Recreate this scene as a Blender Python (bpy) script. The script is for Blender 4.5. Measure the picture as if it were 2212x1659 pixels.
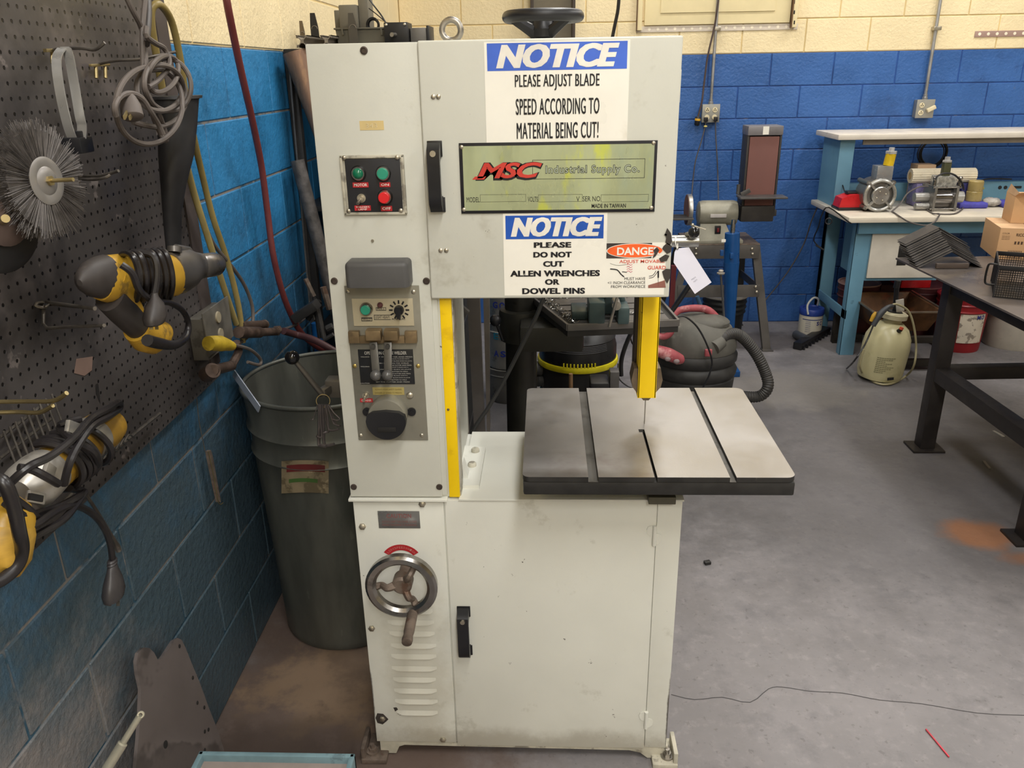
import bpy, bmesh, math, random
from math import sin, cos, pi, atan, atan2, sqrt, radians
from mathutils import Vector, Matrix
random.seed(7)
for o in list(bpy.data.objects): bpy.data.objects.remove(o)
SC = bpy.context.scene
COL = SC.collection

# ------------------------------------------------------------ camera
FPX, CAMH = 1740.0, 1.745
PIT = atan(675/FPX); YAW = atan(82*cos(PIT)/FPX); ROL = atan(.018)
FWD = Vector((-sin(YAW)*cos(PIT), cos(YAW)*cos(PIT), -sin(PIT)))
_r0 = Vector((cos(YAW), sin(YAW), 0)); _u0 = _r0.cross(FWD)
IX = _r0*cos(ROL) - _u0*sin(ROL); IY = -_r0*sin(ROL) - _u0*cos(ROL)
CP = Vector((0, 0, CAMH))
cd = bpy.data.cameras.new('camera'); cam = bpy.data.objects.new('camera', cd); COL.objects.link(cam)
cd.sensor_width = 36; cd.lens = FPX/2212*36; cd.clip_start = .05
m = Matrix((IX, -IY, -FWD)).transposed().to_4x4(); m.translation = CP
cam.matrix_world = m
SC.camera = cam

# ------------------------------------------------------------ world, lights, exposure
w = bpy.data.worlds.new('world'); SC.world = w; w.use_nodes = True
w.node_tree.nodes['Background'].inputs[0].default_value = (.8, .8, .8, 1)
w.node_tree.nodes['Background'].inputs[1].default_value = .25
SC.view_settings.view_transform = 'Standard'; SC.view_settings.look = 'None'
SC.view_settings.gamma = 1; SC.view_settings.use_curve_mapping = False
SC.view_settings.exposure = -0.12
def area(name, loc, sx, sy, pw, col=(1, .985, .955)):
    l = bpy.data.lights.new(name, 'AREA'); l.shape = 'RECTANGLE'; l.size = sx; l.size_y = sy
    l.energy = pw; l.color = col
    o = bpy.data.objects.new(name, l); COL.objects.link(o); o.location = loc
LIGHTS = [(.35, .1, 52), (2.6, .1, 46), (.35, 2.9, 46), (2.6, 2.9, 50), (.5, 5.0, 26), (2.6, 5.0, 34), (4.8, 1.5, 44), (.6, -2.2, 120)]
for x_, y_, p_ in LIGHTS: area('tube_light', (x_, y_, 3.5), 1.5 if y_ > 4 else .35, .3 if y_ > 4 else 1.5, p_)

def P(px, py, ax, val):                # point seen at a photo pixel, at a given depth plane of the room
    d = IX*((px-1106)/FPX) + IY*((py-829.5)/FPX) + FWD
    return CP + d*((val-CP[ax])/d[ax])

# ------------------------------------------------------------ materials
def lin(c): return tuple((x/12.92 if x <= .04045 else ((x+.055)/1.055)**2.4) for x in c)
def rgb(h): return lin(tuple(int(h[i:i+2], 16)/255 for i in (0, 2, 4)))
MATS = {}
def mat(name, col, rough=.5, metal=0., var=.12, scale=9., bump=0., bscale=80., spots=(), coat=0., st=(1, 1, 1), pos=False,
        emis=0., alpha=1., trans=0., rvar=.1, masks=(), ior=1.45):
    if name in MATS: return MATS[name]
    M = bpy.data.materials.new(name); M.use_nodes = True; MATS[name] = M
    nt = M.node_tree; N = nt.nodes; L = nt.links; p = N['Principled BSDF']
    c = rgb(col) if isinstance(col, str) else col
    p.inputs['Metallic'].default_value = metal; p.inputs['Roughness'].default_value = rough
    p.inputs['IOR'].default_value = ior
    if coat: p.inputs['Coat Weight'].default_value = coat
    if trans: p.inputs['Transmission Weight'].default_value = trans
    if alpha < 1: p.inputs['Alpha'].default_value = alpha
    def nz(sc, det=4, rg=.6, vec=None):
        n = N.new('ShaderNodeTexNoise'); n.inputs['Scale'].default_value = sc; n.inputs['Detail'].default_value = det
        n.inputs['Roughness'].default_value = rg; L.new(vec or mp.outputs[0], n.inputs['Vector']); return n.outputs['Fac']
    src = N.new('ShaderNodeNewGeometry').outputs['Position'] if pos else N.new('ShaderNodeTexCoord').outputs['Object']
    mp = N.new('ShaderNodeMapping'); mp.inputs['Scale'].default_value = st; L.new(src, mp.inputs['Vector'])
    def mix(fac, a, b):
        x = N.new('ShaderNodeMix'); x.data_type = 'RGBA'
        if isinstance(fac, float): x.inputs['Factor'].default_value = fac
        else: L.new(fac, x.inputs['Factor'])
        for s, v in (('A', a), ('B', b)):
            i = [q for q in x.inputs if q.name == s and q.type == 'RGBA'][0]
            if isinstance(v, tuple): i.default_value = (*v[:3], 1)
            else: L.new(v, i)
        return [q for q in x.outputs if q.type == 'RGBA'][0]
    def ramp(f, lo, hi):
        x = N.new('ShaderNodeMapRange'); x.inputs[1].default_value = lo; x.inputs[2].default_value = hi
        x.interpolation_type = 'SMOOTHSTEP'; L.new(f, x.inputs[0]); return x.outputs[0]
    n0 = ramp(nz(scale), .3, .7)
    out = mix(n0, tuple(max(0, v*(1-var)) for v in c), tuple(min(1, v*(1+var)) for v in c))
    for sp in spots:                   # (colour, noise scale, threshold, softness, strength)
        sc_, th, so, stg = sp[1:5]
        f = ramp(nz(sc_, 5, .65), th, th+so)
        mm = N.new('ShaderNodeMath'); mm.operation = 'MULTIPLY'; mm.inputs[1].default_value = stg; L.new(f, mm.inputs[0])
        out = mix(mm.outputs[0], out, rgb(sp[0]))
    for mk in masks:                   # (colour, centre, radii, strength, noise amount): a patch of its own shape (stains, painted shade), in room metres
        colr, ce, ra, stg, na = mk
        g = N.new('ShaderNodeNewGeometry').outputs['Position']
        a = N.new('ShaderNodeVectorMath'); a.operation = 'SUBTRACT'; L.new(g, a.inputs[0]); a.inputs[1].default_value = ce
        b = N.new('ShaderNodeVectorMath'); b.operation = 'DIVIDE'; L.new(a.outputs[0], b.inputs[0]); b.inputs[1].default_value = ra
        l = N.new('ShaderNodeVectorMath'); l.operation = 'LENGTH'; L.new(b.outputs[0], l.inputs[0])
        nn = nz(7, 5, .7, g)
        ad = N.new('ShaderNodeMath'); ad.operation = 'MULTIPLY_ADD'; L.new(nn, ad.inputs[0]); ad.inputs[1].default_value = na; L.new(l.outputs['Value'], ad.inputs[2])
        f = ramp(ad.outputs[0], 1.1+na*.5, .5+na*.5)
        mm = N.new('ShaderNodeMath'); mm.operation = 'MULTIPLY'; mm.inputs[1].default_value = stg; L.new(f, mm.inputs[0])
        out = mix(mm.outputs[0], out, rgb(colr))
    L.new(out, p.inputs['Base Color'])
    if rvar:
        x = N.new('ShaderNodeMapRange'); x.inputs[3].default_value = max(0, rough-rvar); x.inputs[4].default_value = min(1, rough+rvar)
        L.new(n0, x.inputs[0]); L.new(x.outputs[0], p.inputs['Roughness'])
    if bump:
        b = N.new('ShaderNodeBump'); b.inputs['Strength'].default_value = bump; b.inputs['Distance'].default_value = .004
        L.new(nz(bscale, 3), b.inputs['Height']); L.new(b.outputs[0], p.inputs['Normal'])
    if emis:
        L.new(out, p.inputs['Emission Color']); p.inputs['Emission Strength'].default_value = emis
    M['out'] = 1
    return M

# ------------------------------------------------------------ mesh builder
class B:
    def __init__(s, M=None): s.v = []; s.f = []; s.mi = []; s.m = 0; s.M = M or Matrix.Identity(4)
    def add(s, vs, fs):
        k = len(s.v); s.v += [s.M @ Vector(v) for v in vs]
        for f in fs: s.f.append(tuple(k+i for i in f)); s.mi.append(s.m)
        return s
    def frombm(s, bm):
        bm.verts.index_update(); s.add([v.co.copy() for v in bm.verts], [[v.index for v in f.verts] for f in bm.faces]); bm.free(); return s
    def box(s, x0, x1, y0, y1, z0, z1, bev=0, seg=2):
        if x0 > x1: x0, x1 = x1, x0
        if y0 > y1: y0, y1 = y1, y0
        if z0 > z1: z0, z1 = z1, z0
        vs = [(x, y, z) for x in (x0, x1) for y in (y0, y1) for z in (z0, z1)]
        fs = [(0, 1, 3, 2), (4, 6, 7, 5), (0, 4, 5, 1), (2, 3, 7, 6), (0, 2, 6, 4), (1, 5, 7, 3)]
        if not bev: return s.add(vs, fs)
        bm = bmesh.new(); bv = [bm.verts.new(v) for v in vs]
        for f in fs: bm.faces.new([bv[i] for i in f])
        bev = min(bev, .49*min(x1-x0, y1-y0, z1-z0))
        bmesh.ops.bevel(bm, geom=bm.edges[:], offset=bev, segments=seg, affect='EDGES', profile=.6)
        return s.frombm(bm)
    def obox(s, c, u, v, w, du, dv, dw, bev=0):      # oriented box: centre, axes, half sizes
        old = s.M; u, v, w = Vector(u).normalized(), Vector(v).normalized(), Vector(w).normalized()
        T = Matrix((u, v, w)).transposed().to_4x4(); T.translation = Vector(c); s.M = old @ T
        s.box(-du, du, -dv, dv, -dw, dw, bev); s.M = old; return s
    def bar(s, a, b, wx, wz, up=(0, 0, 1), bev=0):   # rectangular bar from a to b
        a, b = Vector(a), Vector(b); d = (b-a); n = d.normalized(); u = Vector(up)
        sx = n.cross(u); sx = sx.normalized() if sx.length > 1e-4 else Vector((1, 0, 0)); uz = sx.cross(n)
        return s.obox((a+b)/2, n, sx, uz, d.length/2, wx/2, wz/2, bev)
    def rings(s, rs, cap0=True, cap1=True, closed=False):
        n = len(rs[0]); vs = [p for r in rs for p in r]; fs = []
        m_ = len(rs)
        for i in range(m_ if closed else m_-1):
            for j in range(n):
                a = i*n+j; b = i*n+(j+1) % n; c = ((i+1) % m_)*n+(j+1) % n; d = ((i+1) % m_)*n+j
                fs.append((a, b, c, d))
        if not closed:
            if cap0: fs.append(tuple(range(n-1, -1, -1)))
            if cap1: fs.append(tuple((m_-1)*n+j for j in range(n)))
        return s.add(vs, fs)
    def fr(s, n):
        n = Vector(n).normalized(); h = Vector((0, 0, 1)) if abs(n.z) < .9 else Vector((0, 1, 0))
        u = h.cross(n).normalized(); return u, n.cross(u), n
    def lathe(s, prof, o=(0, 0, 0), ax=(0, 0, 1), n=28, cap0=True, cap1=True, sq=1.0):
        u, v, w_ = s.fr(ax); o = Vector(o)
        return s.rings([[o+w_*h+(u*cos(2*pi*j/n)+v*sin(2*pi*j/n)*sq)*max(r, 1e-5) for j in range(n)] for r, h in prof], cap0, cap1)
    def cyl(s, a, b, r, r1=None, n=20, caps=True):
        a, b = Vector(a), Vector(b); return s.lathe([(r, 0), (r if r1 is None else r1, (b-a).length)], a, b-a, n, caps, caps)
    def tube(s, pts, r, n=8, k=6, closed=False, smooth=True):
        pts = [Vector(p) for p in pts]; out = []; rr = []
        R = r if isinstance(r, (list, tuple)) else [r]*len(pts); m_ = len(pts)
        if smooth and m_ > 2:
            for i in range(m_ if closed else m_-1):
                g = lambda q: pts[q % m_] if closed else pts[min(max(q, 0), m_-1)]
                p0, p1, p2, p3 = g(i-1), g(i), g(i+1), g(i+2)
                for t in range(k):
                    t /= k; out.append(.5*((2*p1)+(p2-p0)*t+(2*p0-5*p1+4*p2-p3)*t*t+(3*p1-p0-3*p2+p3)*t**3))
                    rr.append(R[i]*(1-t)+R[(i+1) % m_]*t)
            if not closed: out.append(pts[-1]); rr.append(R[-1])
        else: out = pts; rr = R
        L_ = len(out); rs = []; u = None
        for i, p in enumerate(out):
            a = out[i-1] if (i or closed) else p; b = out[(i+1) % L_] if (i < L_-1 or closed) else p
            d = (b-a).normalized()
            if u is None: u = s.fr(d)[0]
            u = (u-d*u.dot(d)); u = u.normalized() if u.length > 1e-6 else s.fr(d)[0]
            v = d.cross(u); rs.append([p+(u*cos(2*pi*j/n)+v*sin(2*pi*j/n))*rr[i] for j in range(n)])
        return s.rings(rs, closed=closed)
    def torus(s, c, ax, R, r, n=32, k=10, a0=0, a1=2*pi):
        u, v, w_ = s.fr(ax); c = Vector(c); full = abs(a1-a0-2*pi) < 1e-3; rs = []
        cnt = n if full else n+1
        for i in range(cnt):
            t = a0+(a1-a0)*i/n; d = u*cos(t)+v*sin(t)
            rs.append([c+d*(R+r*cos(2*pi*j/k))+w_*r*sin(2*pi*j/k) for j in range(k)])
        return s.rings(rs, closed=full)
    def ball(s, c, r, n=16, sc=(1, 1, 1), ax=(0, 0, 1)):
        u, v, w_ = s.fr(ax); c = Vector(c); k = n//2; rs = []
        for i in range(1, k):
            t = pi*i/k; rs.append([c+u*(cos(2*pi*j/n)*sin(t)*r*sc[0])+v*(sin(2*pi*j/n)*sin(t)*r*sc[1])-w_*cos(t)*r*sc[2] for j in range(n)])
        return s.rings(rs)
    def prism(s, poly, o, u, v, t, holes=None, taper=1.0):     # polygon (2d) in plane o,u,v extruded by t along u x v
        o, u, v = Vector(o), Vector(u).normalized(), Vector(v).normalized(); w_ = u.cross(v)
        n = len(poly); cx = sum(p[0] for p in poly)/n; cy = sum(p[1] for p in poly)/n
        A = [o+u*x+v*y for x, y in poly]; Bq = [o+u*(cx+(x-cx)*taper)+v*(cy+(y-cy)*taper)+w_*t for x, y in poly]
        fs = [tuple(range(n-1, -1, -1)), tuple(n+i for i in range(n))]+[(i, (i+1) % n, n+(i+1) % n, n+i) for i in range(n)]
        return s.add(A+Bq, fs)
    def ppix(s, pix, ax, val, t):        # outline measured in the photo on the room plane ax=val, extruded by t along that axis
        pts = [P(a, b, ax, val) for a, b in pix]; n = len(pts); d = Vector((0, 0, 0)); d[ax] = t
        return s.add(pts+[p+d for p in pts], [tuple(range(n-1, -1, -1)), tuple(n+i for i in range(n))]+[(i, (i+1) % n, n+(i+1) % n, n+i) for i in range(n)])
    def text(s, txt, o, u, v, W, H, bold=0., shear=0., sp=1.0, fat=0.):    # flat lettering fitted into W x H at o
        c = bpy.data.curves.new('t', 'FONT'); c.body = txt; c.offset = bold; c.shear = shear; c.resolution_u = 3; c.space_character = sp
        c.fill_mode = 'FRONT'
        ob = bpy.data.objects.new('t', c); COL.objects.link(ob)
        me = bpy.data.meshes.new_from_object(ob.evaluated_get(bpy.context.evaluated_depsgraph_get()))
        if me.vertices:
            xs = [q.co.x for q in me.vertices]; ys = [q.co.y for q in me.vertices]
            x0, x1, y0, y1 = min(xs), max(xs), min(ys), max(ys); o, u, v = Vector(o), Vector(u), Vector(v); nn = u.cross(v).normalized()*.00012
            for k in ((-1, 0, 1) if fat else (0,)):      # heavier strokes: the same flat glyphs side by side, a hair apart
                s.add([o+u*(fat+(q.co.x-x0)/(x1-x0)*(W-2*fat)+k*fat)+nn*(k+1)*bool(fat)+v*((q.co.y-y0)/max(1e-6, y1-y0)*H) for q in me.vertices], [tuple(p.vertices) for p in me.polygons])
        bpy.data.objects.remove(ob); bpy.data.meshes.remove(me); bpy.data.curves.remove(c); return s
    def o(s, name, mats, parent=None, label=None, cat=None, group=None, kind=None, ang=38, flat=False):
        if not isinstance(mats, (list, tuple)): mats = [mats]
        if parent is not None: off = Vector(parent['_w'])
        elif kind == 'structure': off = Vector((0, 0, 0))
        else:
            xs = [q.x for q in s.v]; ys = [q.y for q in s.v]; off = Vector(((min(xs)+max(xs))/2, (min(ys)+max(ys))/2, min(q.z for q in s.v)))
        me = bpy.data.meshes.new(name); me.from_pydata([q-off for q in s.v], [], s.f)
        for m_ in mats: me.materials.append(m_)
        me.polygons.foreach_set('material_index', s.mi)
        if not flat:
            me.polygons.foreach_set('use_smooth', [True]*len(me.polygons)); me.set_sharp_from_angle(angle=radians(ang))
        me.update(); bm = bmesh.new(); bm.from_mesh(me); bmesh.ops.recalc_face_normals(bm, faces=bm.faces) if not flat else None; bm.to_mesh(me); bm.free()
        ob = bpy.data.objects.new(name, me); COL.objects.link(ob)
        if parent is not None: ob.parent = parent; ob['_w'] = parent['_w']
        else: ob.location = off; ob['_w'] = off
        for k_, q in (('label', label), ('category', cat), ('group', group), ('kind', kind)):
            if q: ob[k_] = q
        return ob
def thing(name, loc, label, cat, group=None):
    o = bpy.data.objects.new(name, None); COL.objects.link(o); o.location = loc; o.empty_display_size = .05
    o['_w'] = Vector(loc); o['label'] = label; o['category'] = cat
    if group: o['group'] = group
    return o
def rrect(w_, h_, r, n=5, cx=0, cy=0):
    out = []
    for sx, sy, a in ((1, 1, 0), (-1, 1, pi/2), (-1, -1, pi), (1, -1, 3*pi/2)):
        for i in range(n+1):
            t = a+pi/2*i/n; out.append((cx+sx*(w_/2-r)+r*cos(t), cy+sy*(h_/2-r)+r*sin(t)))
    return out
# ============================================================ SETTING
XW, YB, CH = -.95, 5.75, .2032        # left wall plane, back wall plane, block course height
blue = mat('blue_paint', '35609f', .42, var=.12, scale=2.5, bump=1.0, bscale=55, pos=True, spots=(('1b2f5c', 3, .56, .2, .55), ('c9ccd0', 55, .735, .02, .8), ('6e6a63', 16, .68, .06, .35)))
blueL = mat('blue_paint_left', '2b76a8', .45, var=.14, scale=2.5, bump=1.0, bscale=55, pos=True,
            spots=(('17425f', 4, .5, .25, .55), ('c9ccd0', 70, .74, .02, .8)),
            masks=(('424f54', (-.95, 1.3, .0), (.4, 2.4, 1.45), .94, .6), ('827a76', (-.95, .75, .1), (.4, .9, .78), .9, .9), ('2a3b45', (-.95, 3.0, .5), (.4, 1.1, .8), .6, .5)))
beige = mat('beige_paint', 'ecdab0', .5, var=.06, scale=2, bump=.9, bscale=70, pos=True, spots=(('a8946a', 4, .62, .2, .4), ('4a4035', 90, .73, .02, .8)))
mortarB = mat('joint_blue', '24498a', .6, var=.3, scale=5, bump=.4, pos=True, spots=(('8f8a80', 7, .6, .1, .45),))
mortarL = mat('joint_blue_left', '33576c', .7, var=.3, scale=5, bump=.4, pos=True, spots=(('877e75', 5, .42, .12, .8),))
mortarC = mat('joint_beige', 'd8c08a', .7, var=.15, scale=5, bump=.4, pos=True)
def wall(name, backing, mats, origin, axis, length, first, rows, gx):
    b = B(); backing(b); w_ = b.o(name, mats[2:], kind='structure')
    cache = {}
    def mesh(L_, up):
        k = (round(L_, 3), up)
        if k not in cache:
            q = B()
            if axis == 1: q.box(-.006, .006, -L_/2, L_/2, -CH/2+.0035, CH/2-.0035, .0028, 1)
            else: q.box(-L_/2, L_/2, -.006, .006, -CH/2+.0035, CH/2-.0035, .0028, 1)
            me = bpy.data.meshes.new('block'); me.from_pydata(q.v, [], q.f); me.materials.append(mats[1] if up else mats[0]); cache[k] = me
        return cache[k]
    for r in range(rows):
        t = first+(.2032 if r % 2 else 0); e = first+length
        cuts = [first]+[t+.4064*i for i in range(1 if r % 2 == 0 else 0, 60) if first+.05 < t+.4064*i < e-.05]+[e]
        for a, c in zip(cuts, cuts[1:]):
            o = bpy.data.objects.new('block', mesh(c-a-.007, r >= 9)); COL.objects.link(o); o.parent = w_
            mid = (a+c)/2; z = CH*(r+.5)
            o.location = (gx, mid, z) if axis == 1 else (mid, gx, z)
    return w_
def bkL(b):
    b.m = 0; b.box(XW-.1, XW-.0035, -3, YB+.1, 0, CH*9); b.m = 1; b.box(XW-.1, XW-.0035, -3, YB+.1, CH*9, 3.8)
def bkB(b):
    b.m = 0; b.box(XW, 6.2, YB+.0045, YB+.1, 0, CH*9); b.m = 1; b.box(XW, 6.2, YB+.0045, YB+.1, CH*9, 3.8)
wall('wall_left', bkL, [blueL, beige, mortarL, mortarC], None, 1, YB-.1, .1, 12, XW-.006)
wall('wall_back', bkB, [blue, beige, mortarB, mortarC], None, 0, 5.05, XW, 12, YB+.006)
plain = mat('painted_wall', 'cdc2a6', .7, pos=True)
B().box(6.2, 6.3, -3, YB, 0, 3.8).o('wall_right', plain, kind='structure')
B().box(XW, 6.2, -3.1, -3, 0, 3.8).o('wall_front', plain, kind='structure')
B().box(XW, 6.2, -3, YB, 3.8, 3.9).o('ceiling', mat('ceiling_white', 'd8d6cf', .8, pos=True), kind='structure')
floor_m = mat('concrete_floor', '7e7a7b', .6, var=.14, scale=4, bump=.35, bscale=30, pos=True, rvar=.12,
    spots=(('5f5d5f', 8, .46, .25, .5), ('959090', 24, .5, .25, .45), ('454345', 5, .6, .15, .4), ('55504f', 40, .60, .06, .4), ('d8d8d4', 120, .755, .01, .7)),
    masks=(('5d4c42', (-.6, 1.9, 0), (.62, 1.5, .4), .88, .9), ('86705a', (-.6, 1.95, 0), (.35, .22, .4), .8, 2.2), ('3f342e', (-.75, 1.65, 0), (.3, .2, .4), .6, 1.8), ('3b302b', (-.5, 2.1, 0), (.2, .25, .4), .5, 1.8), ('c47a35', (1.72, 2.83, 0), (.16, .13, .4), .85, 1.0), ('b8743a', (1.95, 2.66, 0), (.25, .07, .4), .7, .8),
           ('464446', (1.5, 3.6, 0), (1.6, 1.6, .4), .6, .7), ('3f3d3f', (2.1, 3.3, 0), (.5, .6, .4), .45, .8), ('4b4441', (1.45, 5.3, 0), (.5, .25, .4), .7, 1.0), ('3f3c3b', (.1, 3.6, 0), (1.2, 1.1, .4), .55, .8), ('7f7a74', (1.4, 4.4, 0), (.5, .35, .4), .5, 1.1)))  # large dark patches paint dimmer light farther back and shade under the steel table
B().box(XW-.1, 6.2, -3, YB+.1, -.1, 0).o('floor', floor_m, kind='structure')
# ceiling lamps
lampm = mat('lamp_glow', 'fff6e6', .5, emis=1.2, var=0, rvar=0); wht = mat('white_enamel', 'd9d9d4', .4)
for i, (x_, y_, p_) in enumerate(LIGHTS):
    t = thing('ceiling_lamp', (x_, y_, 3.8), 'fluorescent ceiling lamp '+('before the bandsaw', 'before the steel table', 'above the storage rack', 'above the steel table', 'by the back wall near the steel column', 'by the back wall above the workbench', 'farthest to the right', 'behind the camera')[i], 'lamp', 'fluorescent lamps under the ceiling')
    sx, sy = (.75, .15) if y_ > 4 else (.16, .75)
    B().box(x_-sx, x_+sx, y_-sy, y_+sy, 3.56, 3.6, .005).o('housing', wht, t)
    B().cyl((x_, y_, 3.6), (x_, y_, 3.8), .012).o('hanger', wht, t)
    b = B()
    for k in (-.07, .07):
        if y_ > 4: b.cyl((x_-.72, y_+k, 3.535), (x_+.72, y_+k, 3.535), .014)
        else: b.cyl((x_+k, y_-.72, 3.535), (x_+k, y_+.72, 3.535), .014)
    b.o('tube', lampm, t)
# crack in the floor and small debris
crk = mat('crack_dark', '4e4c4d', .9)
pts = [P(a, b_, 2, .0008) for a, b_ in ((1450, 1500), (1500, 1511), (1560, 1506), (1620, 1517), (1660, 1488), (1690, 1484), (1750, 1493), (1820, 1497), (1900, 1512), (1990, 1520), (2110, 1540), (2212, 1545))]
B().tube(pts, .0012, 4, 3).o('trim_1', crk, kind='structure')
st_ = B().bar(P(2000, 1575, 2, .003), P(2050, 1635, 2, .003), .004, .004, bev=.001).o('plastic_straw', mat('red_plastic_straw', 'c03a48', .4), label='thin red plastic straw lying on the grey floor at the lower right', cat='straw')
# ============================================================ BANDSAW
YF = 1.681
XA, ZA = Vector((1, 0, 0)), Vector((0, 0, 1))
def F(px, py, off=0.): return P(px, py, 1, YF-off)
def R4(l, t, r, b, off=0.):            # photo rectangle on the machine's front -> x0,x1,z0,z1
    cx, cy = (l+r)/2, (t+b)/2
    return F(l, cy, off).x, F(r, cy, off).x, F(cx, b, off).z, F(cx, t, off).z
def put(b, l, t, r, bt, off, d, bev=0.):   # slab on the front, from off to off+d proud
    x0, x1, z0, z1 = R4(l, t, r, bt, off+d); b.box(x0, x1, YF-off-d, YF-off, z0, z1, bev); return b
def txt(b, s, l, t, r, bt, off, bold=0., shear=0., sp=1., fat=0.):
    x0, x1, z0, z1 = R4(l, t, r, bt, off); b.text(s, (x0, YF-off, z0), XA, ZA, x1-x0, z1-z0, bold, shear, sp, fat); return b
cream = mat('machine_paint', 'c8c8be', .42, var=.035, scale=3, bump=.04, bscale=120, spots=(('b0ac9b', 2.5, .52, .3, .45), ('57504a', 42, .715, .015, .9), ('a09b8a', 7, .6, .12, .4)))
creamL = mat('machine_paint_low_lit', 'd8d8cf', .42, var=.035, scale=3, bump=.04, bscale=120, spots=(('b5b2a2', 2.5, .55, .3, .4), ('4d4640', 30, .70, .02, .9), ('a39f90', 9, .62, .1, .35)),  # same machine paint, base lightened to carry the stronger light low down
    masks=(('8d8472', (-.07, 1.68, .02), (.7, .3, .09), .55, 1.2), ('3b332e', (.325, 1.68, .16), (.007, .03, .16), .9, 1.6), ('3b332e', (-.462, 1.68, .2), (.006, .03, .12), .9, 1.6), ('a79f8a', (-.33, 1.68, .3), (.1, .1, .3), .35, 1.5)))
creamW = mat('machine_paint_worn', 'b5b0a0', .5, var=.2, scale=14, bump=.1, spots=(('6b655c', 18, .54, .08, .7), ('8e7c60', 8, .6, .1, .5)))
dark = mat('dark_gap', '1d1b1a', .8)
blk = mat('black_plastic', '1c1c1f', .38, var=.2, spots=(('77736c', 60, .68, .06, .25),))
steel = mat('bare_steel', '9c978f', .38, .85, var=.15, scale=20)
zinc = mat('zinc_screw', 'b9b2a2', .35, .9, var=.15, scale=30)
chrome = mat('chrome', '9b9894', .2, 1., var=.15, spots=(('5a554f', 9, .6, .1, .5),))
rustst = mat('rusty_steel', '75685e', .6, .5, var=.3, scale=30, bump=.2, spots=(('5e3d2a', 20, .55, .1, .6),))
yel = mat('yellow_guard_paint', 'efc800', .42, var=.05, scale=5, spots=(('7c5a12', 22, .69, .03, .8), ('c89c10', 8, .6, .1, .5)))
red_lab = mat('red_label', 'b3262c', .45, spots=(('d8a8a0', 40, .68, .05, .3),)); white_l = mat('white_lettering', 'e9e5dc', .5)
ink = mat('black_print', '15141a', .5); paper = mat('white_sticker', 'efece2', .35, var=.02, spots=(('cfc9b6', 6, .6, .15, .5),))
saw = thing('bandsaw', (-.07, 1.87, 0), 'tall off-white vertical metal-cutting bandsaw with steel table, notice stickers and yellow blade guard', 'saw')
BK = 2.055
# plinth with an arched front rail and two feet
b = B()
zb = F(1100, 1640).z; prof = [(-.452, .006), (-.41, .006), (-.40, .03), (-.385, .036), (.225, .030), (.255, .022), (.275, .004), (.328, .004), (.328, .047), (-.452, .05)]
b.prism([(x, z) for x, z in prof], (0, YF, 0), XA, ZA, -.02); b.box(-.45, -.43, YF+.019, BK, .004, .048); b.box(.305, .325, YF+.019, BK, .004, .048); b.box(-.45, .32, BK-.02, BK, .004, .048)
b.o('plinth', creamW, saw)
for x0, x1, s in ((-.50, -.43, -1), (.285, .352, 1)):
    b = B(); b.box(x0, x1, YF-.035, YF+.06, 0, .016, .004); b.box(x0 if s < 0 else x1-.012, x0+.012 if s < 0 else x1, YF-.03, YF+.05, .01, .05, .004)
    q = b.o('foot', creamW if s > 0 else rustst, saw)
    cx = (x0+x1)/2+.008*s; c = B(); c.cyl((cx, YF-.005, .016), (cx, YF-.005, .021), .017, n=24); c.cyl((cx, YF-.005, .02), (cx, YF-.005, .03), .011, n=6); c.cyl((cx, YF-.005, .03), (cx, YF-.005, .042), .006, n=14); c.o('anchor_bolt', steel if s > 0 else rustst, q)
# lower cabinet
b = B(); b.box(-.456, .322, YF+.003, BK, .045, .797, .003); low = b.o('lower_cabinet', creamL, saw)
zt = .797
b = B(); b.box(-.460, -.2425, YF-.002, YF+.004, .049, zt-.006, .0015); side = b.o('cover_panel', creamL, saw)
b = B(); b.box(-.2395, .2635, YF-.003, YF+.004, .041, zt, .0015); door = b.o('cabinet_door', creamL, saw)
b = B(); b.box(.2655, .323, YF-.002, YF+.004, .043, zt, .0015); b.o('hinge_stile', creamL, saw)
b = B(); b.box(-.468, -.232, YF-.012, YF+.30, .797, .8035, .001); b.box(-.205, .326, YF-.006, BK+.004, .797, .802, .001); b.o('cabinet_top', creamL, saw)
# hinges with weld tabs
for (a1, c1, d1) in ((1412, 1154, 1), (1394, 1552, 1)):
    h = F(a1+1, c1); b = B(); b.cyl((h.x, YF-.006, h.z-.027), (h.x, YF-.006, h.z+.027), .0048, n=14)
    for dz, sx in ((.010, -1), (-.012, 1)):
        b.prism([(x*sx, z) for x, z in ((0, -.012), (.010, -.014), (.017, -.006), (.019, .004), (.016, .013), (.006, .017), (0, .015))][::sx], (h.x, YF-.0032, h.z+dz), XA, ZA, .0015)
    hh = b.o('hinge', creamL, door)
# door handles
def handle(l, t, r, bt, par, off, mm=blk):
    x0, x1, z0, z1 = R4(l, t, r, bt, off+.02); cx = (x0+x1)/2; w_ = (x1-x0)/2; y = YF-off
    b = B(); pr_ = [(0, 0), (.018, .0), (.034, .016), (.036, .03), (.036, (z1-z0)-.03), (.034, (z1-z0)-.012), (.018, z1-z0), (0, z1-z0), (0, (z1-z0)-.028), (.020, (z1-z0)-.03), (.023, (z1-z0)-.036), (.023, .036), (.020, .03), (0, .028)]
    b.prism([(p[0], p[1]) for p in pr_], (cx+w_, y, z0), Vector((0, -1, 0)), ZA, 2*w_)
    b.box(cx-w_*1.2, cx+w_*1.3, y-.003, y, z0-.004, z0+.026, .001); b.box(cx-w_*1.2, cx+w_*1.2, y-.003, y, z1-.028, z1+.003, .001)
    h = b.o('door_handle', mm, par)
    B().cyl((cx, y-.0385, z1-.019), (cx, y-.0335, z1-.019), .006, n=12).o('screw', zinc, h)
    return h
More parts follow.
